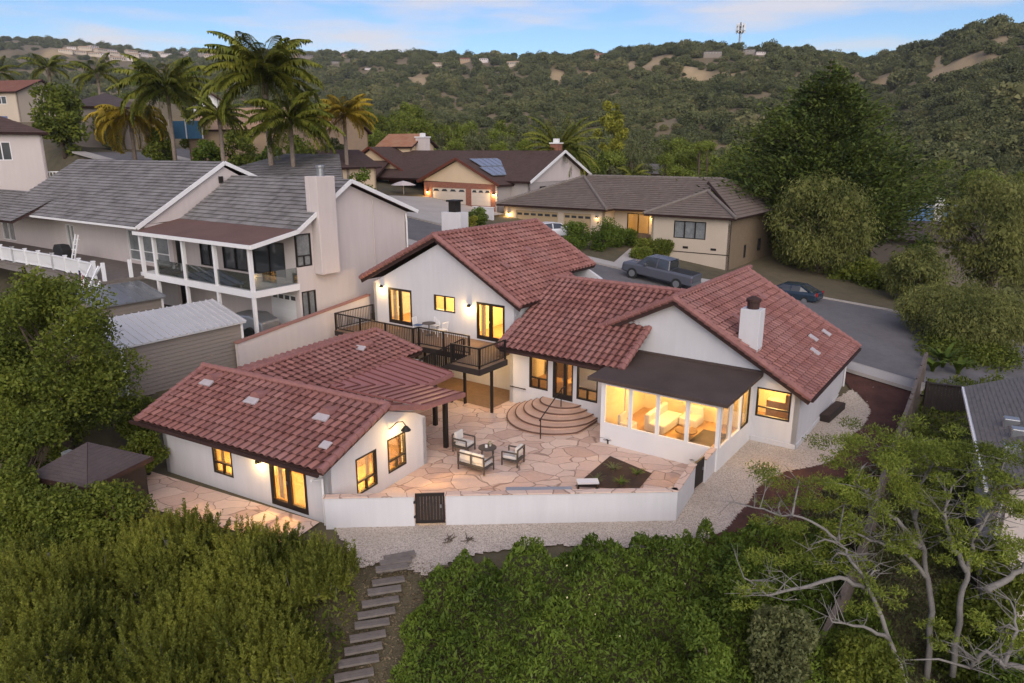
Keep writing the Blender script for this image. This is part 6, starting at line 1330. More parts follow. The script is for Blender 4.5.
def hill_points(n):
    az = R_(1) * rng.uniform(-46, 46, n); px = 512 + 720 * .932 * np.tan(az); d0 = np.interp(px, SKX, HB); D = np.interp(px, SKX, SKD) * 1.04
    u = rng.uniform(0, 1, n); r = d0 * .92 + (D - d0 * .92) * u ** 1.05; x = r * np.sin(az); y = r * np.cos(az); z = ground_h(x, y)
    keep = rng.uniform(0, 1, n) > bare_at(x, y) * 1.08; dens = .60 + .36 * np.sin(x * .013 + 2 * np.cos(y * .011)) ; keep &= rng.uniform(0, 1, n) < np.where(r > .55 * D, dens + .18, dens + .35)
    sett = (((px[keep.nonzero()[0]] if 0 else px) > 58) & (px < 196) & (r > 900)); keep &= ~(sett & (rng.uniform(0, 1, n) < .62))
    for hx, hy, hs_ in HPOS:      # gardens of the hill houses are kept clear, more so on the downhill side
        ang = math.atan2(hx, hy); dx, dy = x - hx, y - hy; along = dx * math.sin(ang) + dy * math.cos(ang); acr = dx * math.cos(ang) - dy * math.sin(ang)
        keep &= ~((np.abs(acr) < 11 * hs_) & (along > -80 * hs_) & (along < 12 * hs_) & (rng.uniform(0, 1, len(x)) < .93))
    x, y, z, r = x[keep], y[keep], z[keep], r[keep]; sz = np.clip(rng.lognormal(0, .36, len(x)) * (2.1 + r * .0034), 1.6, 11)
    keep = np.ones(len(x), bool); az = np.arctan2(x, y)
    for hx, hy, hs_ in HPOS:      # keep the view from the valley to each hill house open
        hr = math.hypot(hx, hy); hz = float(ground_h(hx, hy)); f = r / hr; blocks = (np.abs(az - math.atan2(hx, hy)) < 9 * hs_ / hr) & (r < hr + 4) & (z + sz * 1.25 > CAMZ + (hz + 2.2 * hs_ - CAMZ) * f) & (r > hr * .5)
        keep &= ~(blocks & (rng.uniform(0, 1, len(x)) < .93))
    x, y, z, r, sz = x[keep], y[keep], z[keep], r[keep], sz[keep]
    return np.stack([x, y, z - .3], 1), np.clip(sz, 1.6, 11)
p_, s_ = hill_points(24000); woodland('hillside_woodland', p_, s_)
# valley floor woods behind the houses (lighter, taller)
# ------------------------------------------------------------------ trees
def tree(name, label, cat, loc, clumps, radii, n, leaf, aspect, lmat, trunk=None, tr=.2, bmat='bark', droop=0, up=0, squash=.85, group=None, seed=1, limbs=True, rz=0, jitter=.9, core=True, cname='crown'):
    r = np.random.default_rng(seed); e = empty(name, tuple(loc), rz, label, cat, group); clumps = np.asarray(clumps, float); radii = np.asarray(radii, float)
    V = clump_crown(n, clumps, radii, leaf, aspect, r, droop, up, squash, jitter=jitter)
    if core:
        cc = [];
        for c, ra in zip(clumps, radii): p, d = shell(34, c, ra * .5, r, squash, .6); cc.append(cards(p, r.normal(size=p.shape), min(ra * .36, leaf * 1.8), min(ra * .3, leaf * 1.4), r))
        V = np.concatenate([V] + cc)
    quads_mesh(cname, V, M[lmat], e)
    m = MB(); h = float(clumps[:, 2].mean()); tp = trunk or [(0, 0, -.4), (r.normal(0, .06) * h, r.normal(0, .06) * h, h * .5), (r.normal(0, .04) * h, 0, h * .95)]
    m.tube(tp, [tr * (1.25 - .85 * i / (len(tp) - 1)) for i in range(len(tp))], 9)
    if limbs:
        order = r.permutation(len(clumps))[:14]
        for k in order:
            a = Vector(tp[len(tp) // 2]) if r.uniform() < .5 else Vector(tp[0]).lerp(Vector(tp[-1]), r.uniform(.35, .8)); b = Vector(clumps[k]); mid = a.lerp(b, .5) + Vector((r.normal(0, .1), r.normal(0, .1), .1 * (b - a).length)); m.tube([a, mid, b], [tr * .4, tr * .26, tr * .08], 6)
    m.build('trunk', M[bmat], e, smooth=True); return e
def dome(n, rx, ry, z0, z1, r, seed, inner=.55):
    """clump centres spread through a rounded crown"""
    q = np.random.default_rng(seed); d = unit(q.normal(size=(n, 3))); k = q.uniform(inner, .95, (n, 1)); p = d * k * np.array([rx, ry, (z1 - z0) / 2]); p[:, 2] += (z0 + z1) / 2
    return p, q.uniform(.75, 1.3, n) * r
def from_px(px, py, Y, base=None):
    q = Q(px, py, Y); return q
def spot(x, y): return (x, y, float(ground_h(x, y)))
def px_tree(name, label, cat, pxc, pyt, pyb, Y, wpx, lmat, seed, n=2600, nc=34, leaf=None, group=None, aspect=.6, droop=0, up=0, bmat='bark', ry=None, zb=.12, cr=.30, tr=None, jitter=.9):
    """crown whose outline spans wpx pixels and whose top is at pyt, base of the crown at pyb, at distance Y"""
    if Y is None: Y = float(terrain_hit(pxc, pyb, 14)[1])
    c = Q(pxc, (pyt + pyb) / 2, Y); zt, zb_ = Q(pxc, pyt, Y)[2], Q(pxc, pyb, Y)[2]; rx = wpx / 2 * Y * .97 / 720; g = float(ground_h(c[0], Y)); z0, z1 = zb_ - g, zt - g; z0 = max(z0, .2) if name not in ('leafy_bush', 'shrub', 'garden_bush', 'garden_shrub', 'round_tree') else .1
    shr = name in ('leafy_bush', 'shrub', 'garden_bush', 'garden_shrub'); n = int(n * 1.9) if shr else n; cr = cr * 1.3 if shr else cr
    cl, ra = dome(nc, rx * .80, (ry or rx) * .80, z0, z1 - rx * .1, rx * cr, seed); lf = leaf or max(.10, rx * .07)
    return tree(name, label, cat, (c[0], Y, g), cl, ra, n, lf, aspect, lmat, tr=tr or max(.08, rx * .06), droop=droop, up=up, seed=seed, group=group, bmat=bmat, jitter=jitter)
# big broadleaf at the picture's left
px_tree('broadleaf_tree', 'large dense dark green tree in front of the white-railed deck', 'tree', 52, 262, 440, 28.5, 190, 'lf_oak', 21, n=42000, nc=90, leaf=.155, cr=.24, aspect=.55)
px_tree('broadleaf_tree', 'lower dark leafy tree in shade beside the brown pavilion', 'tree', 22, 395, 520, 25.0, 110, 'lf_oak', 22, n=14000, nc=36, leaf=.15, cr=.28)
px_tree('shrub', 'dark shrub between the taupe shed and the guest house corner', 'shrub', 136, 395, 452, 30.5, 46, 'lf_oak', 23, n=2200, nc=16, leaf=.18)
# conifer on the right
def conifer(name, label, loc, h, rb, lmat, seed, n_whorl=26, per=9, leaf=.5):
    r = np.random.default_rng(seed); e = empty(name, tuple(loc), 0, label, 'tree'); VV = []; m = MB(); m.tube([(0, 0, -.5), (.1, 0, h * .5), (0, 0, h)], [h * .022, h * .014, .05], 9)
    for i in range(n_whorl):
        k = i / (n_whorl - 1); z = h * (.10 + .88 * k); R = rb * (1 - k) ** .80 * (.5 + .5 * min(1, k * 4 + .35)) * r.uniform(.86, 1.14) + .2
        for j in range(per if k < .85 else 5):
            a = r.uniform(0, 6.283); L_ = R * r.uniform(.55, 1.2); tip = Vector((math.cos(a) * L_, math.sin(a) * L_, z + L_ * r.uniform(.0, .34))); st_ = Vector((0, 0, z - L_ * .12)); mid = st_.lerp(tip, .55) + Vector((0, 0, -L_ * .04)); m.tube([st_, mid, tip], [.07, .05, .015], 4, cap=False)
            nn = max(18, int(L_ * 36)); tt = r.uniform(.25, 1.04, nn) ** .8; pts = np.array([list(st_.lerp(tip, float(t))) for t in tt]); w = (.16 + .26 * (1 - np.abs(tt - .6))) * L_ * .62
            off = r.normal(0, 1, (nn, 3)) * w[:, None] * np.array([.55, .55, .28]); pts += off; ax = np.array([math.cos(a), math.sin(a), .45]) + r.normal(0, .5, (nn, 3)) + np.array([0, 0, -.1]); ln = leaf * r.uniform(.6, 1.4, nn); VV.append(cards(pts, ax, ln, ln * .42, r))
    quads_mesh('crown', np.concatenate(VV), M[lmat], e); m.build('trunk', M['bark'], e); return e
Yc = 74.0; top = Q(832, 58, Yc); gz_ = float(ground_h(top[0], Yc)); conifer('conifer_tree', 'tall broad dark green conifer across the street', (top[0], Yc, gz_), top[2] - gz_, 10.8, 'lf_dark', 31, 36, 15, .44)
# pepper trees
def pepper(label, pxc, pyt, pyb, Y, w, seed, n, lmat='lf_pepper', nc=60, leaf=.30, ry=None):
    return px_tree('pepper_tree', label, 'tree', pxc, pyt, pyb, Y, w, lmat, seed, n=int(n * 2.2), nc=nc, leaf=leaf, aspect=.26, droop=1.1, bmat='bark', ry=ry, cr=.27, jitter=.55)
pepper('weeping olive-green pepper tree in front of the tall conifer', 824, 166, 292, 66, 128, 41, 11000)
pepper('broad weeping pepper tree overhanging the road by the board fence', 962, 282, 392, 47, 150, 42, 17000, leaf=.22)
pepper('dark weeping pepper tree beside the road bend, trunk hidden in shade', 990, 172, 320, 66, 130, 43, 11000, 'lf_pepper')
pepper('yellowish low pepper tree between the conifer and the overhanging one', 915, 246, 312, 58, 74, 44, 5000)
pepper('weeping tree in the shaded verge below the conifer', 800, 236, 300, 68, 60, 45, 3000)
px_tree('shrub', 'dark green leafy bushes at the roadside under the pepper trees', 'shrub', 868, 268, 330, 64, 90, 'lf_oak', 46, n=3500, nc=24, leaf=.3)
px_tree('shrub', 'yellow-green shrub in front of the purple-brown roof', 'shrub', 925, 236, 256, 78, 40, 'lf_bush', 47, n=900, nc=12, leaf=.3)
px_tree('shrub', 'dark shrubs behind the strap-leaved plants, below the overhanging pepper tree', 'shrub', 955, 352, 408, 44, 120, 'lf_oak', 48, n=9000, nc=24, leaf=.2)
px_tree('shrub', 'dark shrub in the angle between the board fence and the short dark fence', 'shrub', 940, 410, 440, 36, 36, 'lf_oak', 49, n=3000, nc=16, leaf=.16)
# broad-leaved plants by the fence
def strap_plant(name, label, loc, h, n, lmat, seed, w=.12, curve=.5):
    r = np.random.default_rng(seed); e = empty(name, tuple(loc), 0, label, 'plant'); Q4 = []
    for i in range(n):
        a = r.uniform(0, 6.283); L_ = h * r.uniform(.6, 1.15); pt = []; d = np.array([math.cos(a), math.sin(a), 0]); sd = np.array([-math.sin(a), math.cos(a), 0])
        for k in range(5): t = k / 4; pt.append(d * L_ * curve * t ** 1.4 + np.array([0, 0, L_ * (t - .35 * t * t * (1 + curve))]))
        ws = [w * .5, w, w * .9, w * .6, .01]
        for k in range(4): Q4.append([pt[k] - sd * ws[k], pt[k] + sd * ws[k], pt[k + 1] + sd * ws[k + 1], pt[k + 1] - sd * ws[k + 1]])
    quads_mesh('leaves', np.array(Q4), M[lmat], e)
    m = MB(); m.tube([(0, 0, -.3), (0, 0, h * .12)], .06, 6); m.build('stem', M['bark'], e); return e
for px, py, Y, h, lb in ((938, 395, 41, 2.6, 'tall bright green strap-leaved plant behind the short dark fence'), (953, 402, 40, 1.9, 'lower strap-leaved plant next to the shingled roof corner'), (927, 405, 40, 1.6, 'small strap-leaved plant beside the end of the board fence')):
    q = Q(px, py, Y); strap_plant('strap_leaf_plant', lb, spot(q[0], Y), h, 26, 'lf_bush', int(px), .13)
for px, py, lb, mt in ((608, 441, 'dark red spiky plant by the sunroom\'s left foot', 'lf_red'), (697, 463, 'dark red spiky plant beside the side gate', 'lf_red'), (613, 470, 'spiky young shrub at the top corner of the planting bed', 'lf_olive'), (596, 482, 'low grass tuft at the planting bed edge by the small bench', 'lf_olive'), (621, 484, 'yellow-green grass tuft in the planting bed nearest the wall', 'lf_bush'), (637, 474, 'small green tuft on the right of the planting bed', 'lf_bush')):
    q = P(px, py + 2, .05); strap_plant('spiky_plant', lb, q, .62 if mt != 'lf_olive' else .7, 30, mt, int(px), .025, .6)
# ------------------------------------------------------------------ palms
def frond(L_, r, droopy, lw):
    """one feather frond along +x: (quads)"""
    out = []; n = 26; path = []
    el = r
    x = z = 0.0; ang = el
    seg = L_ / n
    for i in range(n + 1):
        path.append((x, z)); ang -= droopy / n * (1.0 + i / n * 1.1); x += math.cos(ang) * seg; z += math.sin(ang) * seg
    for i in range(n):
        (x0, z0), (x1, z1) = path[i], path[i + 1]; out.append([(x0, -.03, z0), (x0, .03, z0), (x1, .025, z1), (x1, -.025, z1)])
        t = i / n
        if t < .12: continue
        ll = lw * math.sin(math.pi * min(1, .12 + .86 * t)) ** .6
        for sg in (-1, 1):
            for q in range(2):
                xx, zz = x0 + (x1 - x0) * q / 2, z0 + (z1 - z0) * q / 2; dr = rng.uniform(.3, .85); fx = rng.uniform(.25, .55)
                tip = (xx + ll * fx, sg * ll * .70, zz - ll * dr * .8); md = (xx + ll * fx * .5, sg * ll * .45, zz - ll * dr * .18); wv = .08 + .02 * L_
                out.append([(xx, sg * .01, zz), (xx + wv, sg * .01, zz), (md[0] + wv, md[1], md[2]), (md[0], md[1], md[2])]); out.append([md, (md[0] + wv, md[1], md[2]), (tip[0] + .01, tip[1], tip[2]), tip])
    return np.array(out)
def palm(name, label, loc, h, L_, n, lmat, seed, group=None, lw=.85, droop=1.5, tr=.2, elmin=-.35, elmax=1.5, lean=(0, 0)):
    r = np.random.default_rng(seed); e = empty(name, tuple(loc), 0, label, 'palm tree', group); VV = []
    for i in range(n):
        a = i * 2.39996 + r.normal(0, .2); el = elmax - (elmax - elmin) * (i / (n - 1)) ** .85; f = frond(L_ * r.uniform(.85, 1.12) * (.8 if i < 3 else 1), el, droop * r.uniform(.75, 1.2), lw); ca, sa = math.cos(a), math.sin(a); g = f.copy(); g[..., 0] = f[..., 0] * ca - f[..., 1] * sa + lean[0]; g[..., 1] = f[..., 0] * sa + f[..., 1] * ca + lean[1]; g[..., 2] += h; VV.append(g)
    quads_mesh('crown', np.concatenate(VV), M[lmat], e)
    m = MB(); m.tube([(0, 0, -.5), (lean[0] * .3, lean[1] * .3, h * .45), (lean[0], lean[1], h)], [tr * 1.3, tr, tr * .85], 10); m.tube([(lean[0], lean[1], h - L_ * .28), (lean[0], lean[1], h + .1)], [tr * 1.1, tr * .5], 8); m.build('trunk', M['palmbark'], e, smooth=True); return e
def px_palm(label, px, pyc, pyt, Y, wpx, lmat, seed, n=22, name='feather_palm', droop=.95, lw=None, elmin=-.15, tr=.2, pyg=None):
    c = Q(px, pyc, Y); g = float(ground_h(c[0], Y)); g = min(g, c[2] - 2.0); L_ = wpx / 2 * Y * .97 / 720 * 1.25; return palm(name, label, (c[0], Y, g), c[2] - g, L_, n, lmat, seed, lw=lw or L_ * .22, droop=droop, elmin=elmin, tr=tr)
px_palm('tallest feather palm, rising behind the grey-roofed house', 264, 76, 30, 62, 100, 'lf_palm', 51, 56, tr=.24)
px_palm('shorter feather palm growing close beside the tallest one', 290, 122, 95, 60, 82, 'lf_palm', 52, 44, tr=.2)
px_palm('full feather palm with leaning trunk behind the grey roof ridge', 167, 90, 62, 80, 80, 'lf_palm', 53, 48)
px_palm('yellowed dwarf palm on the dry verge', 130, 120, 105, 84, 66, 'lf_palmy', 54, 44, droop=1.5)
px_palm('small dark green palm between the yellowed palm and the tallest palm', 219, 116, 102, 72, 48, 'lf_palm', 55, 38)
px_palm('slender yellow-green palm beside the brown-roofed house', 344, 114, 95, 76, 54, 'lf_palmy', 56, 42)
px_palm('distant dark palm near the faded red roof', 48, 68, 55, 135, 40, 'lf_palm', 57, 16)
px_palm('distant palm with pale trunk above the purple-brown roof', 97, 74, 56, 118, 48, 'lf_palm', 58, 18)
px_palm('palm at the picture\'s edge behind the faded red roof', -2, 72, 55, 130, 36, 'lf_palm', 59, 14)
px_palm('round full date palm behind the ranch house', 559, 150, 122, 92, 74, 'lf_palm', 60, 70, 'date_palm', droop=.75, lw=.7, elmin=-.8, tr=.4)
px_palm('low palm right of the tall slim tree', 632, 176, 160, 104, 34, 'lf_palm', 61, 16)
# columnar cypresses and other trees behind the houses
def column_tree(label, px, pyt, pyb, Y, wpx, seed):
    c = Q(px, pyb, Y); h = Q(px, pyt, Y)[2] - c[2]; r_ = wpx / 2 * Y / 720; q = np.random.default_rng(seed); zz = np.linspace(.05, .97, 22); cl = np.stack([q.normal(0, r_ * .12, 22), q.normal(0, r_ * .12, 22), zz * h], 1); ra = r_ * np.clip(1.15 - zz ** 2.2, .25, 1); return tree('cypress_tree', label, 'tree', tuple(c), cl, ra, 2200, .35, .45, 'lf_dark', tr=.15, up=1.2, seed=seed, limbs=False, squash=1.2)
column_tree('taller narrow cypress next to the date palm', 574, 139, 186, 92, 11, 71); column_tree('shorter narrow cypress between the taller one and the ranch house roof', 601, 152, 186, 92, 9, 72)
px_tree('slim_tree', 'tall slim airy tree standing in the valley behind the ranch house', 'tree', 613, 96, 178, 118, 44, 'lf_yellow', 73, n=3200, nc=30, leaf=.5, cr=.22)
px_tree('round_tree', 'round dark green tree left of the purple-brown roof', 'tree', 58, 83, 132, 92, 60, 'lf_oak', 74, n=4200, nc=36, leaf=.5)
px_tree('round_tree', 'rounded yellow-green bush tree beside the cream house corner', 'tree', 360, 162, 202, 60, 46, 'lf_bush', 75, n=3000, nc=26, leaf=.26)
px_tree('shrub', 'ball shaped shrub near the low white garage wall', 'shrub', 478, 206, 226, None, 24, 'lf_bush', 76, n=1300, nc=14, leaf=.16)
px_tree('shrub', 'bright small bush in front of the ball shaped shrub', 'shrub', 474, 216, 228, None, 16, 'lf_yellow', 77, n=700, nc=9, leaf=.14)
# front garden of the ranch house
for k, (px, pt, pb, Y, w, lb) in enumerate([(577, 222, 248, 59.5, 28, 'rounded green bush beside the white hatchback'), (603, 221, 250, 60, 32, 'largest rounded bush under the ranch house window'), (617, 228, 246, 61, 26, 'dark rounded bush right of the largest one'), (629, 228, 245, 62, 20, 'last dark bush before the ranch house path'), (569, 236, 251, 57.5, 20, 'low clipped hedge ball near the driveway edge'), (648, 238, 252, 60, 26, 'spreading shrub bed left of the pickup, beyond the path'), (664, 240, 256, 60.5, 22, 'flowering shrub under the ranch house wall behind the pickup'), (641, 248, 260, 58, 22, 'low ground shrub between the path and the pickup')]):
    px_tree('garden_bush', lb, 'bush', px, pt, pb, None, w, 'lf_bush' if k < 5 else 'lf_oak', 80 + k, n=2600, nc=16, leaf=.16, cr=.40)
q = P(660, 250, 3.6); strap_plant('cycad', 'small arching cycad in front of the ranch house wall', (q[0], q[1], 3.2), 1.6, 30, 'lf_oak', 9, .06, .8)
for k, (px, pt, pb, Y, w, lm) in enumerate([(160, 128, 152, 84, 34, 'lf_oak'), (205, 136, 158, 80, 30, 'lf_bush'), (240, 118, 152, 82, 40, 'lf_oak'), (300, 122, 160, 76, 46, 'lf_oak'), (330, 128, 160, 80, 30, 'lf_olive'), (110, 108, 128, 98, 36, 'lf_olive'), (192, 108, 130, 92, 26, 'lf_oak'), (270, 132, 165, 74, 34, 'lf_bush')]):
    px_tree('garden_shrub', ['dark shrub at the foot of the full feather palm', 'green shrub left of the small dark palm', 'tall dark shrub below the tan roof', 'broad dark shrub right of the two close palms', 'grey-green shrub by the slender palm', 'grey-green shrub below the purple-brown roof', 'dark shrub by the blue screen', 'bright shrub between the two close palm trunks'][k], 'shrub', px, pt, pb, Y, w, lm, 700 + k, n=1600, nc=16, leaf=.34)
# valley trees behind the houses
gi = 0; base = {}
kinds = {'a': ('lf_feather', 'yellow-green bushy tree in the valley behind the two street houses'), 'b': ('lf_olive', 'grey-green willowy tree in the valley behind the two street houses'), 'c': ('lf_oak', 'dark green round tree in the valley behind the two street houses')}
def valley(kind, px, py, Y, w):
    global gi
    c = Q(px, py, Y); R = w / 2 * Y * .97 / 720; g = float(ground_h(c[0], Y)); h = c[2] - g
    if kind not in base:
        cl, ra = dome(26, .78, .78, .35, 1.9, .34, 300 + ord(kind)); base[kind] = tree('valley_tree', kinds[kind][1], 'tree', (c[0], Y, c[2] - R * 2), cl, ra, 1500, .10, .65, kinds[kind][0], tr=.07, seed=gi, trunk=[(0, 0, -3), (0, 0, .6), (0, 0, 1.2)], group='valley trees'); base[kind].scale = (R, R, R); o = base[kind]
    else: o = dup(base[kind], None, (c[0], Y, c[2] - R * 2), rng.uniform(0, 6.28), R)
    gi += 1
vr = np.random.default_rng(77)
for x0, x1, y0, y1, n, ks in ((350, 440, 100, 138, 16, 'ccab'), (430, 520, 118, 150, 18, 'bbac'), (500, 600, 128, 158, 18, 'babc'), (590, 700, 135, 165, 20, 'bbac'), (690, 770, 140, 175, 16, 'acbc'), (300, 420, 95, 120, 12, 'cca'), (880, 1020, 150, 185, 16, 'bbcb'), (650, 760, 175, 190, 6, 'cac'), (0, 200, 80, 100, 12, 'ccb')):
    for i in range(n):
        px = vr.uniform(x0, x1); f = vr.uniform(); py = y0 + (y1 - y0) * f; Y = 165 - 55 * f + vr.uniform(-6, 6)
        if x1 <= 200: Y = vr.uniform(140, 220)
        valley(ks[i % len(ks)], px, py, Y, vr.uniform(22, 40) * (150 / Y) ** .5)
for i in range(34):
    valley('aaba'[i % 4], vr.uniform(400, 780), vr.uniform(138, 176), vr.uniform(106, 122), vr.uniform(20, 34))
for i in range(12):
    valley('abca'[i % 4], vr.uniform(900, 1020), vr.uniform(165, 205), vr.uniform(92, 120), vr.uniform(26, 44))
for px, py, Y, w, k in ((418, 132, 108, 36, 'a'), (455, 138, 106, 24, 'a'), (500, 140, 108, 26, 'a'), (525, 138, 112, 24, 'a'), (590, 160, 112, 26, 'a'), (690, 148, 118, 36, 'a'), (735, 162, 100, 30, 'c'), (400, 112, 125, 34, 'c')): valley(k, px, py, Y, w)
# ------------------------------------------------------------------ pines on the bank in front
def pine_mesh(R, h, ntuft, seed, tl=.75):
    """crown of upright needle shoots over a rounded form, base at z=0"""
    r = np.random.default_rng(seed); nb = 20; d = unit(r.normal(size=(nb, 3))); d[:, 2] = np.abs(d[:, 2]); cs = d * np.array([R * .72, R * .72, h * .62]) * r.uniform(.5, 1.0, (nb, 1)) + np.array([0, 0, h * .22]); rad = r.uniform(.24, .38, nb) * R
    per = int(ntuft * .62) // nb; C = []
    for c, ra in zip(cs, rad):
        dd = unit(r.normal(size=(per, 3))); dd[:, 2] = np.abs(dd[:, 2]) * 1.0 - .25; dd = unit(dd); C.append(np.concatenate([c + dd * ra * r.uniform(.75, 1.05, (per, 1)), dd], 1))
    C = np.concatenate(C); base = C[:, :3]; dirn = unit(C[:, 3:] * .40 + np.array([0, 0, 1.1]) + r.normal(0, .12, (len(C), 3))); L_ = tl * r.uniform(.55, 1.2, len(C)); VV = []
    nn = 80
    t = r.uniform(.0, 1.0, (len(C), nn)); ctr = base[:, None] + dirn[:, None] * (t * L_[:, None])[..., None]; rad_ = r.normal(size=(len(C), nn, 3)); rad_ -= (rad_ * dirn[:, None]).sum(-1, keepdims=True) * dirn[:, None]; rad_ = unit(rad_); ax = unit(rad_ * .75 + dirn[:, None] * .8); nl = (.15 * (1.15 - .7 * t) * r.uniform(.7, 1.2, t.shape))
    ctr = ctr + ax * (nl * .5)[..., None]; V = cards(ctr.reshape(-1, 3), ax.reshape(-1, 3), nl.reshape(-1), .030, r); tw = []
    return V, base, dirn, L_, cs
def pine(label, x, y, R, top, seed, ntuft, tl=.7):
    g = float(ground_h(x, y)); zb = min(g, top - R * 1.5); h = top - g - tl * .8; e = empty('pine_tree', (x, y, g), 0, label, 'pine tree', None); V, b, d, L_, cs = pine_mesh(R, max(h, 1.2), ntuft, seed, tl); r = np.random.default_rng(seed)
    p, dd = shell(1500, np.array([0, 0, max(h, 1.2) * .42]), R * .62, r, max(h, 1.2) * .42 / (R * .62) * .9, .6); V = np.concatenate([V, cards(p, r.normal(size=p.shape), .2, .1, r)])
    quads_mesh('crown', V, M['lf_pine'], e); m = MB(); m.tube([(0, 0, -.6), (.05, 0, h * .4), (0, 0, h * .8)], [.16, .12, .05], 8)
    for c in cs: m.tube([(0, 0, h * .25), tuple(np.array(c) * .6 + np.array([0, 0, h * .05])), tuple(c)], [.05, .035, .015], 5)
    for k in r.choice(len(b), 26, replace=False): q = b[k] + d[k] * L_[k] * .5; s = b[k] - d[k] * .35; m.tube([tuple(s), tuple(b[k]), tuple(q)], [.012, .01, .004], 4, cap=False)
    m.build('trunk', M['palebark'], e); return e
for i, (x, y, R, top, n, lb) in enumerate([(-14.6, 20.2, 2.5, 1.9, 1100, 'bushy pine in front of the brown pavilion'), (-11.2, 20.9, 2.3, 1.7, 1100, 'upright bushy pine before the guest house window'), (-8.3, 20.2, 2.0, 1.0, 950, 'pine before the guest house glass door'), (-6.2, 19.7, 1.5, .35, 650, 'smaller pine at the guest house corner, next to the garden wall'),
        (-12.6, 17.0, 2.5, .75, 1200, 'broad pine in the lower part of the pine group'), (-9.3, 17.2, 2.2, .1, 1100, 'dense pine in the middle of the pine group'), (-6.6, 17.3, 1.6, -.6, 750, 'pine beside the wooden steps'), (-15.5, 16.8, 2.3, .9, 900, 'pine at the picture\'s left edge, below the pavilion'), (-10.6, 14.3, 2.2, -.6, 1000, 'front pine of the group, lowest on the bank'), (-7.4, 14.6, 1.8, -1.5, 900, 'low pine near the foot of the wooden steps'), (-13.4, 18.7, 1.9, 1.0, 900, 'rounded pine set between the pavilion and the broad pine'), (-9.9, 18.9, 1.8, .5, 900, 'pine in the second row below the guest house window'), (-7.4, 18.4, 1.6, -.1, 800, 'pine in the second row below the glass door'), (-13.6, 14.2, 2.2, -.2, 1000, 'large pine in the bottom corner of the group')]):
    pine(lb, x, y, R, top, 400 + i, n)
# ------------------------------------------------------------------ ground cover on the bank
def cover(name, n, xr, yr, mask, mat, leaf, hmul=1.0, flowers=0):
    x = rng.uniform(*xr, n); y = rng.uniform(*yr, n); edge, lx, rx = mask(x, y); k = (y < edge) & (x > lx) & (x < rx); x, y, edge, lx, rx = x[k], y[k], edge[k], lx[k], rx[k]
    hgt = .55 + .28 * np.sin(x * 1.9 + y * .8) * np.cos(y * 2.3 - x * .7) + .18 * np.sin(x * 4.3 + 2) * np.sin(y * 5.1) + .1 * np.sin(x * 9 + y * 3) * np.sin(y * 8.3 - x); hgt = hmul * np.maximum(hgt, .12) * np.clip(np.minimum(np.minimum(edge - y, x - lx), rx - x) * 1.4 + .25, .2, 1) * 1.15
    z = ground_h(x, y) + hgt * rng.uniform(.35, 1.0, len(x)) ** .6; ax = np.stack([rng.normal(0, .6, len(x)), rng.normal(-.15, .6, len(x)), rng.uniform(.15, 1.3, len(x))], 1); ln = rng.lognormal(0, .38, len(x)) * leaf
    o = quads_mesh(name, cards(np.stack([x, y, z], 1), ax, ln, ln * .42), M[mat]); o['kind'] = 'stuff'
    if flowers:
        s = rng.choice(len(x), flowers, replace=False); s = s[x[s] > 1.0]; o2 = quads_mesh('blossom_flowers', cards(np.stack([x[s], y[s], ground_h(x[s], y[s]) + hgt[s] * 1.05 + .05], 1), rng.normal(size=(len(s), 3)), .075, .06), plain('blossom', (.6, .56, .3), .8)); o2['kind'] = 'stuff'
def bank(x, y):
    ye = np.interp(x, EDGE_X, EDGE_Y) + np.interp(x, [-4, 0, 4, 8, 12], [-.4, .4, 1.05, 1.3, .8]); edge = ye + .35 * np.sin(x * 3.1) + .25 * np.sin(x * 7.7 + 1); lx = np.interp(y, [11, 17, 20.5, 22], [-3.85, -3.45, -2.6, -1.8]) + .2 * np.sin(y * 4); return edge, lx, np.full_like(x, 99.)
cover('ground_cover', 165000, (-3.4, 11.5), (11.5, 22.5), bank, 'lf_cover', .12, 1.0, 130)
def under_trees(x, y):
    return np.interp(x, [6, 9, 12, 16, 20], [20.2, 21.6, 25.5, 29, 31]) + .5 * np.sin(x * 4.1) + .4 * np.sin(x * 9.3 + 2), np.full_like(x, 6.0) + .4 * np.sin(y * 3), np.full_like(x, 99.)
cover('undergrowth', 70000, (6, 20), (12, 29), under_trees, 'lf_olive', .13, .6)
def left_bank(x, y):
    return np.interp(x, EDGE_X, EDGE_Y) - .6 + .3 * np.sin(x * 3), np.full_like(x, -24.), np.interp(y, [11, 17.2, 21.2, 22], [-5.6, -5.1, -4.45, -4.4]) + .12 * np.sin(y * 6)
cover('undergrowth', 60000, (-22, -4), (11.5, 28), left_bank, 'lf_oak', .13, .55)
def cover_poly(name, n, poly, mat, leaf, hm):
    q = np.asarray([p[:2] for p in poly]); x = rng.uniform(q[:, 0].min(), q[:, 0].max(), n); y = rng.uniform(q[:, 1].min(), q[:, 1].max(), n); k = inside(x, y, poly); x, y = x[k], y[k]; hg = hm * (.6 + .5 * np.sin(x * 2.1 + y) * np.sin(y * 2.7 - x)); z = ground_h(x, y) + np.maximum(hg, .1) * rng.uniform(.2, 1, len(x)) ** .6
    ax = np.stack([rng.normal(0, .6, len(x)), rng.normal(0, .6, len(x)), rng.uniform(.1, 1.3, len(x))], 1); ln = rng.lognormal(0, .35, len(x)) * leaf; o = quads_mesh(name, cards(np.stack([x, y, z], 1), ax, ln, ln * .4), M[mat]); o['kind'] = 'stuff'
cover_poly('undergrowth', 60000, [terrain_hit(*p, 14) for p in ((926, 386), (1010, 384), (975, 420), (975, 480), (955, 570), (880, 575), (892, 500), (912, 432))], 'lf_oak', .16, .7)
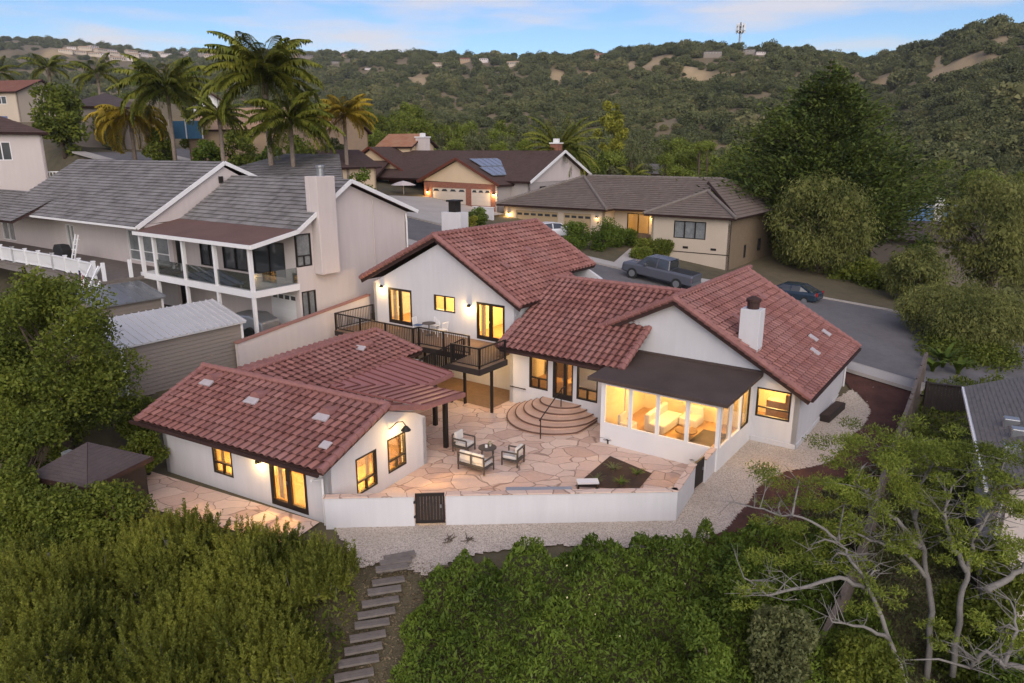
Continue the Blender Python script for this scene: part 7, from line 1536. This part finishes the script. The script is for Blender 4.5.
def litter(n, xr, yr):
    x = rng.uniform(*xr, n); y = rng.uniform(*yr, n); k = y < np.interp(x, EDGE_X, EDGE_Y) + .4; x, y = x[k], y[k]; ax = np.stack([rng.normal(size=len(x)), rng.normal(size=len(x)), rng.normal(0, .35, len(x))], 1); ln = rng.lognormal(0, .4, len(x)) * .075
    o = quads_mesh('leaf_litter', cards(np.stack([x, y, ground_h(x, y) - .03 + rng.uniform(0, .04, len(x))], 1), ax, ln, ln * .4), M['lf_litter']); o['kind'] = 'stuff'
litter(26000, (-7.5, -1.0), (12.5, 21.8)); litter(22000, (5, 18), (14, 24))
px_tree('leafy_bush', 'dark bush hiding the lower wall of the brown pavilion', 'bush', 108, 482, 545, 22.2, 86, 'lf_oak', 511, n=5000, nc=26, leaf=.13, cr=.3)
px_tree('leafy_bush', 'bright leafy bush at the edge of the gravel, left of the bare branches', 'bush', 742, 538, 590, 19.0, 70, 'lf_bush', 501, n=5000, nc=26, leaf=.13, cr=.3)
px_tree('leafy_bush', 'blue-green bush at the bottom of the ground cover', 'bush', 706, 590, 640, 16.6, 62, 'lf_cover', 502, n=4500, nc=24, leaf=.12, cr=.3)
px_tree('leafy_bush', 'olive bush beside the fallen grey trunk', 'bush', 784, 590, 668, 17.0, 80, 'lf_olive', 503, n=5000, nc=26, leaf=.13, cr=.3)
px_tree('leafy_bush', 'green bush growing at the foot of the board fence', 'bush', 848, 470, 500, 24.5, 28, 'lf_bush', 504, n=1500, nc=12, leaf=.12, cr=.34)
px_tree('leafy_bush', 'dense green bush between the two grey trunks', 'bush', 868, 640, 683, 17.0, 80, 'lf_oak', 505, n=4500, nc=24, leaf=.14, cr=.3)
px_tree('leafy_bush', 'shaded bush against the white wall of the shingled house', 'bush', 985, 540, 650, 18.0, 110, 'lf_oak', 506, n=5500, nc=28, leaf=.15, cr=.3)
px_tree('leafy_bush', 'green bush in the corner below the white wall', 'bush', 1006, 630, 690, 16.8, 80, 'lf_bush', 507, n=4000, nc=24, leaf=.14, cr=.3)
px_tree('leafy_bush', 'dark bush against the front of the brown pavilion', 'bush', 62, 486, 545, 21.8, 90, 'lf_oak', 508, n=6000, nc=28, leaf=.13, cr=.3)
px_tree('leafy_bush', 'dark bush filling the corner below the large dense tree', 'bush', 14, 455, 540, 22.5, 70, 'lf_oak', 509, n=6000, nc=28, leaf=.13, cr=.3)
px_tree('leafy_bush', 'dark bush behind the brown pavilion, beside the guest house wall', 'bush', 140, 430, 470, 27.0, 44, 'lf_oak', 510, n=2600, nc=18, leaf=.13, cr=.34)
# ------------------------------------------------------------------ sprawling grey-barked trees at the right
def px_path(pts, Y0, Y1):
    n = len(pts); return [tuple(Q(px, py, Y0 + (Y1 - Y0) * i / (n - 1))) for i, (px, py) in enumerate(pts)]
def bare_tree(label, limbs, sprays, seed, twigs=60, lmat='lf_feather'):
    """limbs: [(3-D path, r0, r1)]; sprays: [(centre, rx, rz, n)]"""
    r = np.random.default_rng(seed); o = limbs[0][0][0]; e = empty('grey_barked_tree', tuple(o), 0, label, 'tree'); off = tuple(o); m = MB(off); ends = []
    for path, r0, r1 in limbs:
        P_ = [Vector(p) for p in path]; fine = []
        if path is limbs[0][0]: P_ = [P_[0] + Vector((.1, -.1, -2.2))] + P_
        for a, b in zip(P_[:-1], P_[1:]):
            for k in range(4): fine.append(a.lerp(b, k / 4) + Vector(r.normal(0, .025, 3)))
        fine.append(P_[-1]); nf = len(fine); m.tube(fine, [r0 + (r1 - r0) * i / (nf - 1) for i in range(nf)], 8); ends += fine[nf // 2:]
    tips = []
    for i in range(twigs):
        a = ends[r.integers(len(ends))]; d = Vector(r.normal(0, 1, 3)); d.z = abs(d.z) * .6 + .15; d.normalize(); L_ = r.uniform(.4, 1.3); b = a + d * L_ * .5 + Vector(r.normal(0, .08, 3)); c = b + (d + Vector(r.normal(0, .5, 3))).normalized() * L_ * .5; m.tube([a, b, c], [.016, .010, .004], 5, cap=False); tips.append(c)
        for q in range(2): c2 = b + (d + Vector(r.normal(0, .8, 3))).normalized() * L_ * .45; m.tube([b, c2], [.007, .003], 4, cap=False)
    V = []
    for c, rx, rz, n in sprays:
        n = int(n * 1.45)
        for q in range(9): cc = np.array(c) + r.normal(0, 1, 3) * np.array([rx * .62, rx * .62, rz * .6]); p, d = shell(n // 9, cc, rx * .38, r, .45, .3); ln = .115 * r.uniform(.6, 1.3, len(p)); V.append(cards(p, d * .5 + r.normal(0, .6, p.shape) + np.array([0, 0, .25]), ln, ln * .30, r))
        a = min(ends, key=lambda e_: (e_ - Vector(c)).length); m.tube([a, a.lerp(Vector(c), .5) + Vector((0, 0, .15)), Vector(c)], [.04, .028, .012], 6)
        for q in range(7): t = Vector(np.array(c) + r.normal(0, .5, 3) * np.array([rx, rx, rz])); m.tube([Vector(c) - Vector((0, 0, rz * .3)), t], [.012, .004], 4, cap=False)
    m.build('trunk', M['palebark'], e, smooth=True); V = np.concatenate(V) - np.array(off); quads_mesh('crown', V, M[lmat], e); return e
bare_tree('leaning grey trunk with yellow-green sprays arching over the mulch', [(px_path([(907, 688), (890, 640), (872, 596), (858, 570), (846, 552), (838, 540)], 16.6, 18.5), .085, .03), (px_path([(868, 590), (840, 578), (800, 588), (768, 596), (744, 578)], 17.6, 17.0), .07, .02), (px_path([(890, 640), (862, 626), (832, 622)], 16.8, 16.4), .06, .02), (px_path([(838, 540), (812, 520), (770, 512), (750, 506)], 18.5, 19.0), .045, .015)],
          [(Q(810, 545, 18.6), 1.1, .5, 1500), (Q(800, 478, 20.0), 1.2, .5, 1400), (Q(845, 500, 19.6), .9, .45, 1000), (Q(752, 590, 17.0), .6, .3, 450), (Q(830, 560, 18.2), .9, .4, 1000), (Q(860, 520, 18.9), 1.0, .45, 1200), (Q(775, 515, 19.2), .9, .4, 900), (Q(880, 570, 17.6), .8, .4, 800)], 601, 55)
bare_tree('tall grey double trunk carrying a flat yellow-green canopy by the board fence', [(px_path([(932, 612), (926, 570), (918, 530), (908, 490), (900, 458)], 18.0, 20.5), .095, .035), (px_path([(922, 548), (896, 520), (872, 500), (855, 482)], 18.6, 20.0), .08, .025), (px_path([(915, 520), (918, 490), (930, 470)], 19.2, 20.6), .07, .025), (px_path([(926, 575), (900, 548), (870, 540), (850, 530)], 18.2, 18.8), .07, .02)],
          [(Q(884, 446, 20.8), 1.5, .5, 2400), (Q(915, 440, 21.2), 1.2, .45, 1700), (Q(868, 462, 20.4), 1.1, .45, 1300), (Q(938, 462, 20.2), 1.1, .5, 1400), (Q(900, 470, 20.0), 1.1, .5, 1200), (Q(870, 492, 19.6), 1.0, .4, 1200), (Q(925, 495, 19.2), .9, .4, 900), (Q(905, 535, 18.4), .8, .4, 800)], 602, 55)
bare_tree('knotty grey tree with thin foliage in front of the shingled roof', [(px_path([(960, 606), (968, 570), (976, 536), (990, 508), (998, 480)], 17.4, 18.6), .09, .03), (px_path([(968, 572), (950, 540), (944, 510), (952, 486)], 17.6, 18.8), .08, .025), (px_path([(985, 590), (1010, 578), (1030, 560)], 17.0, 17.4), .10, .06)],
          [(Q(975, 466, 18.9), 1.1, .5, 1500), (Q(1008, 455, 18.6), 1.1, .55, 1700), (Q(950, 500, 18.6), .8, .5, 900), (Q(1005, 515, 18.0), .9, .5, 1000), (Q(985, 545, 17.6), .9, .5, 1000), (Q(955, 530, 18.0), .8, .4, 800), (Q(1015, 490, 18.2), 1.0, .5, 1200)], 603, 45)
bare_tree('half-dead grey tree in the corner with a few thin sprays', [(px_path([(1030, 668), (1004, 664), (985, 650), (970, 668)], 15.4, 15.8), .09, .04), (px_path([(1004, 664), (1016, 630), (1010, 600)], 15.5, 16.2), .06, .02)], [(Q(940, 640, 16.2), .6, .4, 500), (Q(1000, 628, 16.0), .7, .4, 700), (Q(905, 660, 15.8), .5, .3, 350)], 604, 35)
# ------------------------------------------------------------------ thin evening haze
def haze(density):
    m = bpy.data.materials.new('haze_air'); m.use_nodes = True; n = m.node_tree.nodes; n.clear(); o = n.new('ShaderNodeOutputMaterial'); v = n.new('ShaderNodeVolumePrincipled')
    v.inputs['Color'].default_value = (.80, .86, .95, 1); v.inputs['Density'].default_value = density; v.inputs['Anisotropy'].default_value = .2; m.node_tree.links.new(v.outputs[0], o.inputs['Volume'])
    b = MB(); b.box(-9600, 9600, -9600, 9600, -700, 190); h = b.build('haze', m); h['kind'] = 'stuff'; return h
haze(.00012)
